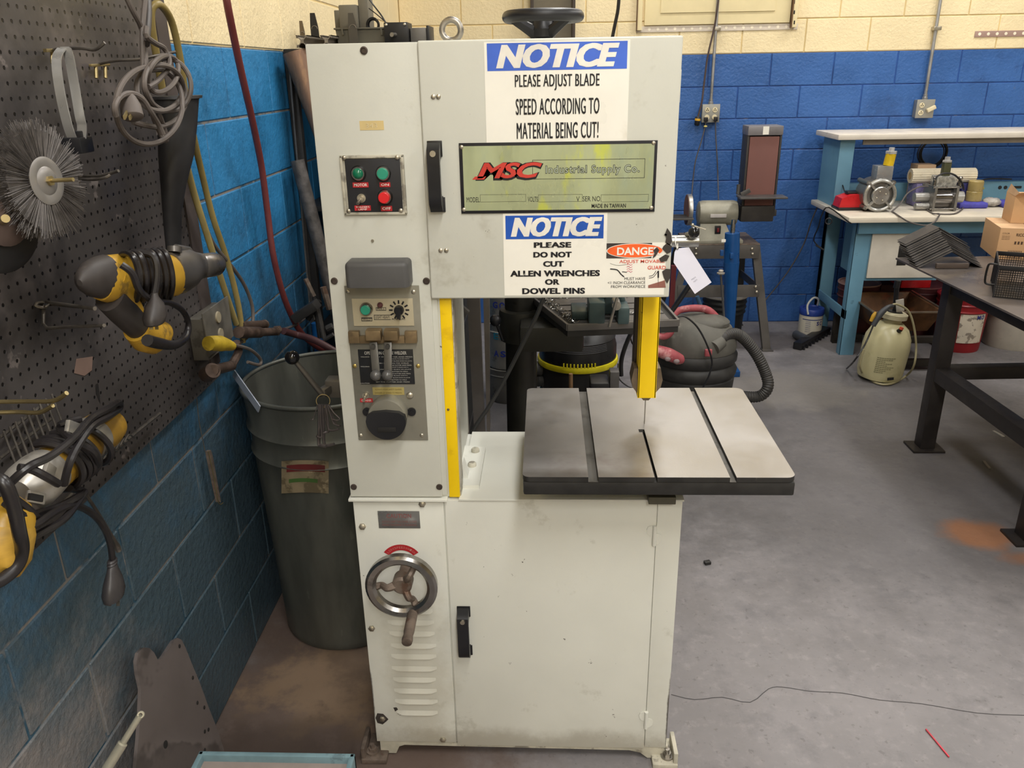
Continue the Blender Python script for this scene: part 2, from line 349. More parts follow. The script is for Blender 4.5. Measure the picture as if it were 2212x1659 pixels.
handle(990, 1322, 1014, 1422, door, .003)
# louvres
ll = [(838, 938, 1347), (842, 940, 1371), (845, 943, 1397), (846, 943, 1420), (847, 944, 1446), (850, 942, 1470), (852, 944, 1494), (854, 946, 1517), (858, 946, 1541), (900, 935, 1323)]
for l, r, y in ll:
    a, c = F(l, y), F(r, y); b = B(); L_ = c.x-a.x; n = 8
    top = [(a.x+L_*(.5-.5*cos(pi*i/n)), 0) for i in range(n+1)]
    vs = []; fs = []
    for i in range(n+1):
        t = i/n; k = min(1, min(t, 1-t)*7); x = a.x+L_*t
        vs += [(x, YF-.0025, a.z+.013), (x, YF-.0025-.004*k, a.z-.0005+.004*(1-k)), (x, YF-.0015, a.z-.001+.004*(1-k))]
    for i in range(n):
        for j in (0, 1): fs.append((3*i+j, 3*i+3+j, 3*i+4+j, 3*i+1+j))
    b.add(vs, fs); b.o('louvre', creamL, side)
# plates on the cover panel
x0, x1, z0, z1 = R4(817, 1104, 907, 1141, .003)
b = B(); b.prism(rrect(x1-x0, z1-z0, .004, cx=(x0+x1)/2, cy=(z0+z1)/2), (0, YF-.002, 0), XA, ZA, -.001) if 0 else b.box(x0, x1, YF-.0035, YF-.002, z0, z1, .0008)
cp = b.o('caution_plate', mat('brushed_plate', '8f8f8d', .35, .7, var=.1), side)
b = B(); txt(b, 'CAUTION', 835, 1110, 888, 1119, .0039, .015, sp=1.1)
for yy in (1125, 1132): txt(b, 'ALWAYS KEEP THIS COVER CLOSED' if yy == 1125 else 'WHILE MACHINE IS RUNNING', 825, yy, 900, yy+4, .0039)
b.o('lettering', mat('dull_red_print', '8d5350', .5), cp)
c0 = F(868, 1205); b = B(); ri, ro = .036, .052
aa = [radians(35+110*i/14) for i in range(15)]
poly = [(ro*cos(a), ro*sin(a)) for a in aa]+[(ri*cos(a), ri*sin(a)) for a in aa[::-1]]
b.prism(poly, (c0.x, YF-.002, c0.z), XA, ZA, -.001) if 0 else b.add([(c0.x+p, YF-.0032, c0.z+q-.012) for p, q in poly], [(i, i+1, 28-i, 29-i) for i in range(14)])
arc = b.o('speed_label', red_lab, side, label='faded red arc-shaped label', flat=True)
b = B()
for i, ch in enumerate('LOW<SPEED>HIGH'):
    a = radians(137-i*7.3); d = Vector((cos(a), 0, sin(a))); tx = Vector((sin(a), 0, -cos(a))); o_ = Vector((c0.x, YF-.0037, c0.z-.012))+d*.041-tx*.0019
    b.text(ch, o_, tx, d, .0038, .006)
b.o('lettering', mat('faded_print', 'c98c84', .5), arc, flat=True)
# bolts
def bolt(px, py, off, par, r=.0075, mm=zinc, hexa=True, h=.006, dark_ring=False):
    c = F(px, py, off); b = B()
    if dark_ring: b.lathe([(r*1.25, 0), (r*1.2, .0015), (r*.9, .0015)], (c.x, YF-off, c.z), (0, -1, 0), 20)
    b.lathe([(r, 0), (r*.95, h*.6), (r*.55, h)], (c.x, YF-off, c.z), (0, -1, 0), 6 if hexa else 18); return b.o('screw', mm, par)
for q in ((912, 1088), (783, 1137), (803, 1357), (826, 1552), (957, 1597)): bolt(*q, .002, side, .009)
b = B(); c = F(826, 1552); b.prism([(.017, .0), (.004, .018), (-.012, .02), (-.018, .004), (-.014, -.013), (.0, -.018), (.011, -.007)], (c.x, YF-.0022, c.z), XA, ZA, .0006); c = F(856, 1531); b.prism([(.005, .0), (.002, .007), (-.007, .006), (-.003, -.007)], (c.x, YF-.0022, c.z), XA, ZA, .0006)
b.o('chipped_paint', mat('paint_chip', '3b3531', .7), side)
# speed handwheel
hw = B(); yw = YF-.085; c = P(868, 1265, 1, yw)
hw.lathe([(.076, -.012), (.085, -.008), (.086, .008), (.080, .013), (.068, .013), (.061, .006), (.062, -.008), (.076, -.012)], c, (0, -1, 0), 48, False, False)
wheel = hw.o('handwheel', chrome, saw, label='worn chrome speed handwheel')
b = B()
b.cyl((c.x, YF, c.z), (c.x, yw+.03, c.z), .016); b.lathe([(.024, 0), (.024, .03), (.018, .036)], (c.x, yw+.03, c.z), (0, -1, 0)); b.o('hub', rustst, wheel)
for a in (radians(188), radians(295), radians(55)):
    d = Vector((cos(a), 0, sin(a))); b = B(); cc = Vector((c.x, yw+.005, c.z))
    b.tube([cc+d*.015, cc+d*.035+Vector((0, -.008, 0)), cc+d*.052+Vector((0, .006, 0)), cc+d*.070], [.011, .009, .008, .010], 8); b.o('spoke', rustst, wheel)
d = Vector((cos(radians(-72)), 0, sin(radians(-72)))); h0 = Vector((c.x, yw, c.z))+d*.074
b = B(); b.lathe([(.010, -.01), (.010, .006), (.0125, .012), (.0125, .07), (.011, .08), (.013, .095), (.012, .103), (.008, .104)], h0, (0, -1, -.12), 20); b.o('crank_handle', rustst, wheel)
# upper column
b = B(); b.box(-.457, -.215, YF+.004, BK, .803, 1.798, .003); b.box(-.457, -.232, YF-.001, YF+.005, .81, 1.797, .002)
colm = b.o('column', cream, saw)
b = B(); b.box(-.463, -.2435, YF-.006, YF+.02, .8075, 1.801, .003); front = b.o('front_panel', cream, saw)
for q in ((786, 109), (722, 607), (921, 607), (764, 1052), (949, 1052)):
    c = F(*q, .007); b = B(); b.lathe([(.0075, 0), (.0075, .002), (.005, .0025), (.0045, 0.0005)], (c.x, YF-.006, c.z), (0, -1, 0), 20); b.o('screw', mat('recessed_screw', '4f453f', .5, .5), front)
c = F(806, 519); B().lathe([(.0035, 0), (.003, .002)], (c.x, YF-.006, c.z), (0, -1, 0), 12).o('screw', zinc, front)
b = B(); put(b, 777, 261, 829, 281, .006, .0006); tp = b.o('masking_tape', mat('tape', 'd4bd85', .6, var=.08), front)
b = B(); txt(b, '343', 790, 266, 815, 276, .0072); b.o('lettering', mat('faded_tape_print', 'dccba0', .6), tp, flat=True)
# switch panel
b = B(); x0, x1, z0, z1 = R4(739, 335, 876, 464, .008)
for q in ((x0, x1, z1-.006, z1), (x0, x1, z0, z0+.006), (x0, x0+.006, z0, z1), (x1-.006, x1, z0, z1)): b.box(q[0], q[1], YF-.012, YF-.006, q[2], q[3], .002)
b.box(x0, x1, YF-.008, YF-.005, z0, z1); sw = b.o('switch_panel', creamW, front)
b = B(); put(b, 749, 343, 867, 460, .008, .003, .001); b.o('panel_plate', mat('panel_black', '222225', .5, var=.15), sw)
grn = mat('green_lens', '0d6b4c', .2, coat=.5); grnb = mat('green_button', '2d8d72', .4); redb_ = mat('red_button', 'd8282c', .35)
def button(px, py, r, off, m1, par, dome=False, nm='push_button', h=.014):
    c = F(px, py, off+.008); o_ = (c.x, YF-off, c.z); b = B(); b.lathe([(r*1.25, 0), (r*1.25, .004), (r*1.05, .009), (r*.95, .009)], o_, (0, -1, 0), 28)
    q = b.o(nm, chrome, par); b = B()
    if dome: b.ball((c.x, YF-off-.008, c.z), r*.9, 20, (1, 1, .8), (0, -1, 0))
    else: b.lathe([(r*.9, .006), (r*.9, h), (r*.8, h+.001)], o_, (0, -1, 0), 28)
    b.o('button_cap', m1, q); return q
button(773, 375, .0125, .011, grn, sw, True, 'pilot_lamp'); button(827, 375, .0125, .011, grnb, sw); button(831, 426, .0125, .011, redb_, sw, h=.02)
c = F(781, 428, .012); b = B(); b.lathe([(.009, 0), (.009, .003), (.005, .003), (.005, .010)], (c.x, YF-.011, c.z), (0, -1, 0), 16); b.cyl((c.x, YF-.018, c.z), (c.x-.004, YF-.034, c.z-.008), .0025, .0035, n=10); b.o('toggle_switch', zinc, sw)
for s_, l, t, r, bt in (('MOTOR', 762, 394, 796, 405), ('ON', 820, 394, 843, 404), ("WELDER'S LAMP", 766, 444, 801, 455), ('OFF', 823, 445, 847, 456)):
    b = B(); put(b, l, t, r, bt, .011, .0012); q = b.o('label_plate', red_lab, sw); b = B(); 
    if ' ' in s_: txt(b, "WELDER'S", l+3, t+1.5, r-3, t+5.2, .0126, .01); txt(b, 'LAMP', l+8, t+6.5, r-8, bt-1, .0126, .01)
    else: txt(b, s_, l+3, t+2.5, r-3, bt-2.5, .0126, .015)
    b.o('lettering', white_l, q, flat=True)
for q in ((743, 341), (858, 340), (753, 456), (866, 455)):
    c = F(*q, .012); B().ball((c.x, YF-.012, c.z), .0048, 14, (1, 1, .6), (0, -1, 0)).o('screw', zinc, sw)
# hood over the blade welder
x0, x1, z0, z1 = R4(748, 563, 884, 618, .045)
b = B(); bm = bmesh.new()
bmesh.ops.create_cube(bm, size=1)
for v in bm.verts: v.co = Vector((x0+(v.co.x+.5)*(x1-x0), YF-.006-(.5-v.co.y)*.055, z0+(v.co.z+.5)*(z1-z0)))
ed = [e for e in bm.edges if min(v.co.z for v in e.verts) > z0+.001 or (abs(e.verts[0].co.z-e.verts[1].co.z) > .01 and e.verts[0].co.y < YF-.04)]
bmesh.ops.bevel(bm, geom=ed, offset=.011, segments=4, affect='EDGES', profile=.5)
b.frombm(bm); b.o('welder_hood', mat('grey_hood', '4d4c4c', .45, var=.08, spots=(('807a74', 6, .6, .2, .4),)), front)
# welder plate
gp = mat('welder_plate_steel', '8b887c', .42, .35, var=.12, scale=6, spots=(('5f5d52', 5, .52, .2, .5),))
b = B(); tl, tr, bl_, br = F(743, 618, .009), F(905, 620, .009), F(772, 951, .009), F(922, 950, .009)
b.box(tl.x, tr.x, YF-.009, YF-.006, bl_.z, tl.z, .001); wp = b.o('welder_plate', gp, front)
for q in ((751, 630), (893, 631), (766, 791), (903, 791), (779, 941), (911, 941)):
    c = F(*q, .01); B().ball((c.x, YF-.009, c.z), .005, 14, (1, 1, .5), (0, -1, 0)).o('screw', mat('brass_screw', 'b09a5a', .4, .8) if q[1] == 791 else zinc, wp)
b = B(); put(b, 762, 645, 893, 704, .009, .002, .0005); wsub = b.o('control_plate', mat('aged_label', 'b3a98f', .4, var=.1, spots=(('7b6f58', 9, .56, .1, .6),)), wp)
c = F(790, 669, .02); button(790, 669, .0115, .011, grnb, wp)
c = F(821, 659, .012); B().ball((c.x, YF-.012, c.z), .0065, 16, (1, 1, 1.2), (0, -1, 0)).o('lamp_lens', mat('dim_red_lens', '5e3a3a', .3), wp)
b = B(); c = F(862, 670, .012); b.lathe([(.011, 0), (.010, .008)], (c.x, YF-.011, c.z), (0, -1, 0)); b.prism([(-.0045, .010), (.0045, .010), (.006, 0), (.003, -.016), (-.003, -.016), (-.006, 0)], (c.x, YF-.026, c.z), XA, ZA, -.016); b.o('rotary_knob', blk, wp)
b = B(); 
for i in range(12):
    a = 2*pi*i/12; d = Vector((cos(a), 0, sin(a))); b.bar(Vector((c.x, YF-.0114, c.z))+d*.014, Vector((c.x, YF-.0114, c.z))+d*.022, .0035, .0004, (0, 1, 0))
for l, t, r, bt in ((781, 686, 804, 688), (781, 693, 804, 694), (781, 686, 782, 694), (803, 686, 804, 694), (808, 680, 844, 681), (808, 690, 844, 691), (808, 680, 809, 691), (812, 664, 834, 665), (812, 670, 834, 671), (812, 664, 813, 671), (833, 664, 834, 671)): put(b, l, t, r, bt, .0108, .0005)
for s_, l, t, r, bt in (('WELD', 784, 687.5, 801, 692.5), ('PULL', 815, 665.5, 831, 669.5), ('LIGHT HEAVY', 811, 682, 842, 688.5), ('ANNEAL', 846, 687, 876, 691)): txt(b, s_, l, t, r, bt, .0117)
b.o('lettering', ink, wsub, flat=True)
brs = mat('clamp_brass', '7d6a4e', .5, .5, var=.2, scale=25, spots=(('594b3a', 18, .55, .1, .6),))
b = B(); put(b, 752, 717, 776, 742, .009, .014, .002); put(b, 874, 717, 900, 742, .009, .014, .002); put(b, 776, 727, 874, 742, .009, .012, .001)
b.o('clamp_base', brs, wp)
for l, r, s in ((789, 823, 1), (828, 860, -1)):
    x0, x1, z0, z1 = R4(l, 714, r, 736, .035); w_ = x1-x0; h_ = z1-z0; b = B()
    b.prism([(0, 0), (w_*.8, 0), (w_, h_*.5), (w_, h_), (0, h_)] if s > 0 else [(w_*.2, 0), (w_, 0), (w_, h_), (0, h_), (0, h_*.5)], (x0, YF-.012, z0), XA, ZA, .026) if 0 else b.box(x0, x1, YF-.038, YF-.012, z0, z1, .004)
    b.o('clamp_jaw', brs, wp)
tpl = mat('black_text_plate', '1d1e20', .42, var=.2)
b = B(); put(b, 776, 755, 894, 830, .009, .0018, .0005); ip = b.o('instruction_plate', tpl, wp)
b = B(); txt(b, 'OPERATION OF THE WELDER', 787, 759, 878, 766, .0112, .012)
for i in range(13): 
    y = 770+i*4.5; txt(b, ['SET THE CUTTER AND PRESS', 'JAW PRESSURE TO BLADE WIDTH', 'CLAMP BLADE ENDS IN JAWS', 'PUSH BUTTON TO WELD'][i % 4], 836 if i % 3 else 812, y, 891-(i*7 % 13), y+2.2, .0112)
for y in (770, 791, 827): txt(b, 'WELDING' if y < 820 else 'CAUTION', 779, y, 798, y+2, .0112)
b.o('lettering', mat('plate_print', 'b9b6ae', .5), ip, flat=True)
for (ax_, ay), (bx_, by) in (((807, 747), (813, 808)), ((838, 747), (838, 808))):
    a, c = F(ax_, ay, .03), F(bx_, by, .05); b = B()
    b.obox(((a.x+c.x)/2, (a.y+c.y)/2, (a.z+c.z)/2), (c-a), Vector((1, 0, 0)).cross(c-a), Vector((c-a)).cross(Vector((0, 1, 0))), (c-a).length/2+.008, .0025, .0088, .002)
    b.cyl((a.x, YF-.009, a.z), (a.x, a.y-.008, a.z), .005); lv = b.o('clamp_lever', mat('dark_lever', '55534f', .45, .6), wp); B().ball((c.x, c.y-.008, c.z), .012, 18).o('ball_knob', mat('knob_grey', '5a5958', .3, .2), lv)
b = B(); put(b, 805, 837, 873, 853, .009, .0012); yq = b.o('brass_label', mat('brass_label', 'b8a86a', .4, .3), wp); b = B(); txt(b, 'ALWAYS WEAR SAFETY GLASSES', 810, 839.5, 868, 843, .0106); txt(b, 'DANGER OF SPARKS TO PERSON', 810, 847, 868, 850.5, .0106); b.o('lettering', mat('brown_print', '6b5a30', .5), yq, flat=True)
b = B(); put(b, 778, 861, 805, 869, .009, .0012); yq = b.o('label_plate', red_lab, wp); txt(B(), 'x', 0, 0, 1, 1, 0) if 0 else None
b = B(); txt(b, 'GRINDER', 781, 863, 802, 867, .0106); b.o('lettering', white_l, yq, flat=True)
c = F(790, 854, .01); b = B(); b.lathe([(.008, 0), (.008, .003), (.004, .003), (.004, .01)], (c.x, YF-.009, c.z), (0, -1, 0), 14); b.cyl((c.x, YF-.019, c.z), (c.x, YF-.034, c.z-.004), .002, .003, n=8); b.o('toggle_switch', zinc, wp)
c = F(885, 855, .01); B().ball((c.x, YF-.009, c.z), .0085, 16, (1, 1, .5), (0, -1, 0)).o('screw', zinc, wp)
# grinding wheel guard knob
c = F(843, 893, .02); b = B(); R_ = .043; o_ = Vector((c.x-.004, YF-.009, c.z))
b.lathe([(R_, 0), (R_, .030), (R_*.95, .034)], o_, (0, -1, 0), 40); gk = b.o('grinder_housing', gp, wp)
b = B(); n = 26; poly = [(R_*1.04*cos(pi+pi*1.0*i/n), R_*1.04*sin(pi+pi*i/n)) for i in range(n+1)]; poly = [(x, y) for x, y in poly]+[(R_*.98, .012), (R_*.7, .020), (0, .023), (-R_*.7, .020), (-R_*.98, .012)]
b.prism(poly[::-1], (o_.x, YF-.042, o_.z-.004), XA, ZA, .014); b.o('grinder_guard', blk, gk)
b = B(); b.box(o_.x-.02, o_.x+.022, YF-.058, YF-.050, o_.z-.03, o_.z-.018, .002); b.o('guard_slot', dark, gk)
for sx in (-1, 1): b = B(); b.lathe([(.010, 0), (.010, .004)], (o_.x+sx*.051, YF-.009, o_.z), (0, -1, 0), 16); b.lathe([(.004, .004), (.004, .007)], (o_.x+sx*.051, YF-.009, o_.z), (0, -1, 0), 12); b.o('ear_screw', blk, gk)
# ---- neck, yellow strip and casting bracket
b = B(); b.box(-.215, -.2, YF+.01, YF+.06, .80, 1.30, .004); b.o('neck', creamW, saw)
s0, s1 = P(962, 648, 1, YF+.012), P(981, 1076, 1, YF+.012)
b = B(); b.box(s0.x-.0115, s0.x+.0125, YF+.002, YF+.008, .803, 1.296, .001); b.box(s0.x+.0105, s0.x+.0135, YF+.002, YF+.03, .803, 1.296, .001); ys = b.o('blade_guard_strip', yel, saw)
B().ball((s0.x-.004, YF+.001, F(965, 885).z), .003, 10).o('screw', rustst, ys)
b = B(); T = .812; q = [P(988, 961, 2, T), P(1049, 966, 2, T), P(1035, 1048, 2, T), P(990, 1048, 2, T)]
b.add([Vector((p.x, p.y, z)) for z in (.802, T) for p in q], [(3, 2, 1, 0), (4, 5, 6, 7), (0, 1, 5, 4), (1, 2, 6, 5), (2, 3, 7, 6), (3, 0, 4, 7)])
br_ = b.o('mounting_bracket', creamL, saw)
for q in ((1027, 975), (1020, 1006)):
    c = P(*q, 2, T); b = B(); b.lathe([(.011, 0), (.011, .006), (.009, .009)], (c.x, c.y, T), (0, 0, 1), 16); b.cyl((c.x, c.y, T+.004), (c.x, c.y, T+.0095), .005, n=6); b.o('bolt', creamW, br_)
b = B(); b.prism([(0, 0), (.03, 0), (.012, .012), (.0, .05)], (s0.x+.014, 1.80, .802), XA, ZA, .04); b.o('gusset', creamL, saw)
# back wall of the throat: casting edge behind the strip
# ---- table
ZT = .930; tf = mat('ground_steel_table', 'adaaa8', .38, .8, var=.08, scale=3, bump=.05, bscale=200, spots=(('77685c', 3.5, .5, .3, .6), ('b4afa9', 9, .6, .2, .3)))
te = mat('table_edge', '2e2d2c', .55, .3, var=.3, scale=14, spots=(('6b655c', 30, .66, .05, .4),))
x0, x1, y0, y1 = -.049, .535, 1.545, 2.067
g1 = (P(1250, 838, 2, ZT).x, P(1267, 838, 2, ZT).x); g2 = (P(1489, 838, 2, ZT).x, P(1500, 838, 2, ZT).x)
kx = P(1406, 990, 2, ZT).x; hy = P(1392, 932, 2, ZT).y
tb = B(); tb.box(x0+.001, x1-.001, y0+.001, y1-.001, ZT-.045, ZT-.012, .006); tbl = tb.o('table_slab', te, saw)
def corner(xa, xb, ya, yb, rl=0, rr=0):
    pts = []
    def c(cx, cy, r, a0): return [(cx+r*cos(a0+pi/2*i/5), cy+r*sin(a0+pi/2*i/5)) for i in range(6)]
    pts += c(xb-rr, yb-rr, rr, 0) if rr else [(xb, yb)]
    pts += c(xa+rl, yb-rl, rl, pi/2) if rl else [(xa, yb)]
    pts += c(xa+rl, ya+rl, rl, pi) if rl else [(xa, ya)]
    pts += c(xb-rr, ya+rr, rr, 3*pi/2) if rr else [(xb, ya)]
    return pts
ys_ = hy
for nm, xa, xb, ya, yb, rl, rr in (('l', x0, g1[0], y0, y1, .016, 0), ('m', g1[1], kx-.003, y0, y1, 0, 0), ('n', kx+.003, g2[0], y0, y1, 0, 0), ('b', kx-.003, kx+.003, ys_+.012, y1, 0, 0), ('r', g2[1], x1, y0, y1, 0, .02)):
    b = B(); poly = corner(xa, xb, ya, yb, rl, rr); n = len(poly)
    b.m = 0; top = [(x, y, ZT) for x, y in poly]; bot = [(x, y, ZT-.0115) for x, y in poly]
    b.add(top, [tuple(range(n))]); b.m = 1; b.add(top+bot, [(i, n+i, n+(i+1) % n, (i+1) % n) for i in range(n)])
    b.o('table_plate', [tf, te], tbl)
b = B()
for xa, xb, ya in ((g1[0], g1[1], y0), (g2[0], g2[1], y0)): B().box(xa, xb, ya, y1, ZT-.0118, ZT-.0108).o('groove_floor', mat('groove_steel', '6c6a66', .5, .5, spots=(('494641', 12, .5, .15, .6),)), tbl)
b = B(); b.box(kx-.011, kx-.001, ys_-.004, ys_+.012, ZT-.002, ZT+.0004); b.o('table_insert', dark, tbl)
b = B(); b.box(.02, .31, 1.70, 2.0, .803, .84, .004); b.box(.08, .25, 1.66, 1.95, .84, .885, .01); b.o('trunnion', mat('cast_dark', '34322f', .6, .3), saw)
b = B(); a = P(1408, 1070, 1, YF-.02); b.box(a.x-.008, a.x+.055, YF-.03, YF+.02, .803, .822, .002); b.o('table_bracket', mat('olive_cast', '59564a', .5, .3), saw)
# ---- upper cabinet
YU = .014
b = B(); ux0, ux1 = -.232, .262; uz0, uz1 = 1.2935, 1.803
b.box(ux0+.006, ux1-.003, YF+.004, BK+.01, uz0+.006, uz1-.003, .004); b.o('upper_cabinet', cream, saw)
q = R4(905, 87, 1476, 641, YU); dx0, dx1 = F(930, 643, YU).x+.001, F(1476, 85, YU).x
b = B(); b.box(dx0, dx1, YF-YU, YF+.003, uz0, uz1, .004, 3); ud = b.o('upper_door', cream, saw)
b = B(); b.box(-.238, dx0+.004, YF-.004, YF+.003, uz0+.004, uz1-.002, .002); b.o('door_flange', cream, saw)
handle(926, 309, 953, 457, ud, YU)
for q in ((936, 209), (947, 209), (952, 541), (964, 541)): bolt(*q, YU, ud, .0048, zinc, False, .003)
b = B(); 
for pz in ([(1441, 492), (1449, 503), (1452, 520), (1447, 530), (1441, 527), (1437, 523), (1439, 513), (1436, 506)], [(1433, 531), (1441, 524), (1451, 531), (1449, 544), (1441, 548), (1434, 541), (1430, 537)], [(1411, 540), (1419, 533), (1424, 540), (1416, 553), (1409, 558), (1413, 547)], [(1430, 586), (1438, 580), (1449, 581), (1447, 600), (1441, 612), (1434, 600)], [(1423, 558), (1437, 549), (1446, 552), (1440, 563), (1428, 566)], [(1436, 504), (1441, 506), (1439, 509), (1434, 508)]):
    pts = [F(x, y, YU) for x, y in pz]; n = len(pts); b.add([(p.x, YF-YU-.0022, p.z) for p in pts], [tuple(range(n))])
b.o('chipped_paint', mat('paint_chip', '3b3531', .7), ud, flat=True)
# notice stickers
def sticker(nm, l, t, r, bt, off, m_, par=ud):
    b = B(); x0, x1, z0, z1 = R4(l, t, r, bt, YU+off); b.add([(x0, YF-YU-off, z0), (x1, YF-YU-off, z0), (x1, YF-YU-off, z1), (x0, YF-YU-off, z1)], [(0, 1, 2, 3)])
    return b.o(nm, m_, par, flat=True)
nb = mat('notice_blue', '4067cd', .35); nb2 = mat('notice_blue_deep', '1f54b4', .35)
s1_ = sticker('notice_sticker', 1048, 88, 1358, 308, .0006, paper)
sticker('header_band', 1052, 91, 1355, 151, .0009, nb, s1_)
b = B(); txt(b, 'NOTICE', 1071, 94, 1338, 146, YU+.0013, .035, .25, 1.02, .0018); b.o('lettering', white_l, s1_, flat=True)
b = B()
for s_, l, t, r, bt in (('PLEASE ADJUST BLADE', 1112, 160, 1295, 195), ('SPEED ACCORDING TO', 1114, 212, 1295, 247), ('MATERIAL BEING CUT!', 1116, 264, 1293, 299)): txt(b, s_, l, t, r, bt, YU+.0013, .0, 0, 1.1, .00045)
b.o('lettering', ink, s1_, flat=True)
# name plate
plate_refl = mat('plate_painted_reflections', 'b2bb98', .3, .5, var=.1, scale=6, st=(2, 1, .7), spots=(('9fb3ab', 4, .5, .2, .5), ('d3dc3c', 5.5, .53, .1, .65), ('9a9fa6', 3, .6, .1, .3)))  # green-grey metal; the yellow blotches are reflections painted into the colour
b = B(); x0, x1, z0, z1 = R4(994, 306, 1417, 459, YU+.001); b.box(x0, x1, YF-YU-.003, YF-YU-.0012, z0, z1, .0004); np_ = b.o('name_plate', ink, ud)
b = B(); x0, x1, z0, z1 = R4(1001, 313, 1411, 453, YU+.003); b.add([(x0, YF-YU-.0034, z0), (x1, YF-YU-.0034, z0), (x1, YF-YU-.0034, z1), (x0, YF-YU-.0034, z1)], [(0, 1, 2, 3)]); b.o('plate_face', plate_refl, np_, flat=True)
b = B(); o1 = YU+.0037; txt(b, 'MSC', 1026, 350, 1174, 390, o1, .075, .33, .82); txt(b, 'Industrial Supply Co.', 1178, 356, 1382, 379, o1, .05, 0, 1.15)
txt(b, 'MODEL', 1008, 426, 1036, 437, o1); txt(b, 'VOLTS', 1140, 425, 1162, 436, o1); txt(b, 'V  SER NO.', 1245, 424, 1299, 435, o1); txt(b, 'MADE IN TAIWAN', 1278, 440, 1352, 449, o1, .02)
def fr_(b, l, t, r, bt, th, off):
    x0, x1, z0, z1 = R4(l, t, r, bt, off); y = YF-off; th *= .001
    for q in ((x0, x1, z1-th, z1), (x0, x1, z0, z0+th), (x0, x0+th, z0, z1), (x1-th, x1, z0, z1)): b.add([(q[0], y, q[2]), (q[1], y, q[2]), (q[1], y, q[3]), (q[0], y, q[3])], [(0, 1, 2, 3)])
fr_(b, 1150, 344, 1393, 386, .9, o1-.0001)
for l, r in ((1037, 1136), (1163, 1258), (1298, 1401)): fr_(b, l, 420, r, 436, .5, o1)
b.o('lettering', ink, np_, flat=True)
b = B(); txt(b, 'MSC', 1030, 351, 1171, 385, o1+.0005, .03, .33, .92); q0, q1 = F(1020, 388, o1), F(1050, 381, o1); b.add([(q0.x, YF-o1-.0005, q0.z), (q1.x-.004, YF-o1-.0005, q0.z), (q1.x, YF-o1-.0005, q1.z), (q0.x+.006, YF-o1-.0005, q1.z)], [(0, 1, 2, 3)]); b.o('red_lettering', mat('logo_red', 'c23a30', .4), np_, flat=True)
b = B(); txt(b, 'Industrial Supply Co.', 1179, 357, 1381, 378, o1+.0006, .0, 0, 1.15); b.o('pale_lettering', mat('logo_pale', 'b4bda8', .4), np_, flat=True)
for q in ((997, 318), (1412, 309), (1002, 453), (1407, 449)):
    c = F(*q, YU+.004); B().ball((c.x, YF-YU-.003, c.z), .0042, 14, (1, 1, .6), (0, -1, 0)).o('screw', zinc, np_)
# second notice
s2_ = sticker('notice_sticker', 1088, 460, 1310, 638, .0006, paper)
sticker('header_band', 1092, 465, 1304, 516, .0009, nb2, s2_)
b = B(); txt(b, 'NOTICE', 1103, 469, 1301, 511, YU+.0013, .035, .25, 1.02, .0018); b.o('lettering', white_l, s2_, flat=True)
b = B()
for s_, l, t, r, bt in (('PLEASE', 1153, 523, 1234, 535), ('DO NOT', 1152, 544, 1235, 556), ('CUT', 1173, 564, 1218, 576), ('ALLEN WRENCHES', 1102, 584, 1296, 597), ('OR', 1177, 603, 1209, 615), ('DOWEL PINS', 1128, 622, 1264, 635)): txt(b, s_, l, t, r, bt, YU+.0013, .03, 0, 1.05, .0006)
b.o('lettering', mat('worn_print', '15141a', .5, spots=(('e5e0d2', 30, .63, .05, .9),)), s2_, flat=True)
s3_ = sticker('danger_sticker', 1306, 524, 1437, 637, .0005, paper)
b = B(); x0, x1, z0, z1 = R4(1310, 525, 1408, 558, YU+.0008); b.add([(x0, YF-YU-.0008, z0), (x1, YF-YU-.0008, z0), (x1, YF-YU-.0008, z1), (x0, YF-YU-.0008, z1)], [(0, 1, 2, 3)]); b.o('header_band', mat('sign_charcoal', '3b3432', .5), s3_, flat=True)
def oval(l, t, r, bt, off, m_, nm):
    x0, x1, z0, z1 = R4(l, t, r, bt, off); n = 40; pts = [((x0+x1)/2+(x1-x0)/2*cos(2*pi*i/n), YF-off, (z0+z1)/2+(z1-z0)/2*sin(2*pi*i/n)) for i in range(n)]
    B().add(pts, [tuple(range(n))]).o(nm, m_, s3_, flat=True)
oval(1310, 525.5, 1433, 557.5, YU+.0010, white_l, 'oval_rim'); oval(1312, 527, 1431, 556, YU+.0013, mat('danger_orange', 'f0642a', .4), 'oval')
b = B(); txt(b, 'DANGER', 1333, 534, 1426, 551, YU+.0016, .03); b.o('lettering', white_l, s3_, flat=True)
b = B(); txt(b, 'ADJUST MOVABLE', 1338, 561, 1436, 570, YU+.0012, .01); txt(b, 'GUARD', 1399, 574, 1438, 582, YU+.0012, .01); b.o('red_lettering', mat('sign_red', 'd0503c', .5), s3_, flat=True)
b = B(); txt(b, 'MUST HAVE', 1349, 599, 1394, 605, YU+.0012); txt(b, '<1 INCH CLEARANCE', 1313, 607.5, 1394, 613.5, YU+.0012); txt(b, 'FROM WORKPIECE', 1320, 616, 1394, 622, YU+.0012)
def stroke(b, pts, r=.0007): b.tube([F(x, y, YU+.0008) for x, y in pts], r, 4, 3)
stroke(b, [(1318, 569), (1331, 573), (1343, 573), (1353, 571)], .0003); stroke(b, [(1318, 581), (1333, 583), (1341, 592), (1348, 598)], .0012); stroke(b, [(1344, 587), (1354, 588)], .0008)
stroke(b, [(1402, 601), (1412, 598), (1421, 586)], .0006); stroke(b, [(1402, 597), (1411, 594), (1417, 585)], .0006); stroke(b, [(1422, 585), (1422, 600)], .0016); stroke(b, [(1422, 600), (1422, 618)], .0004)
b.o('pictogram', ink, s3_)
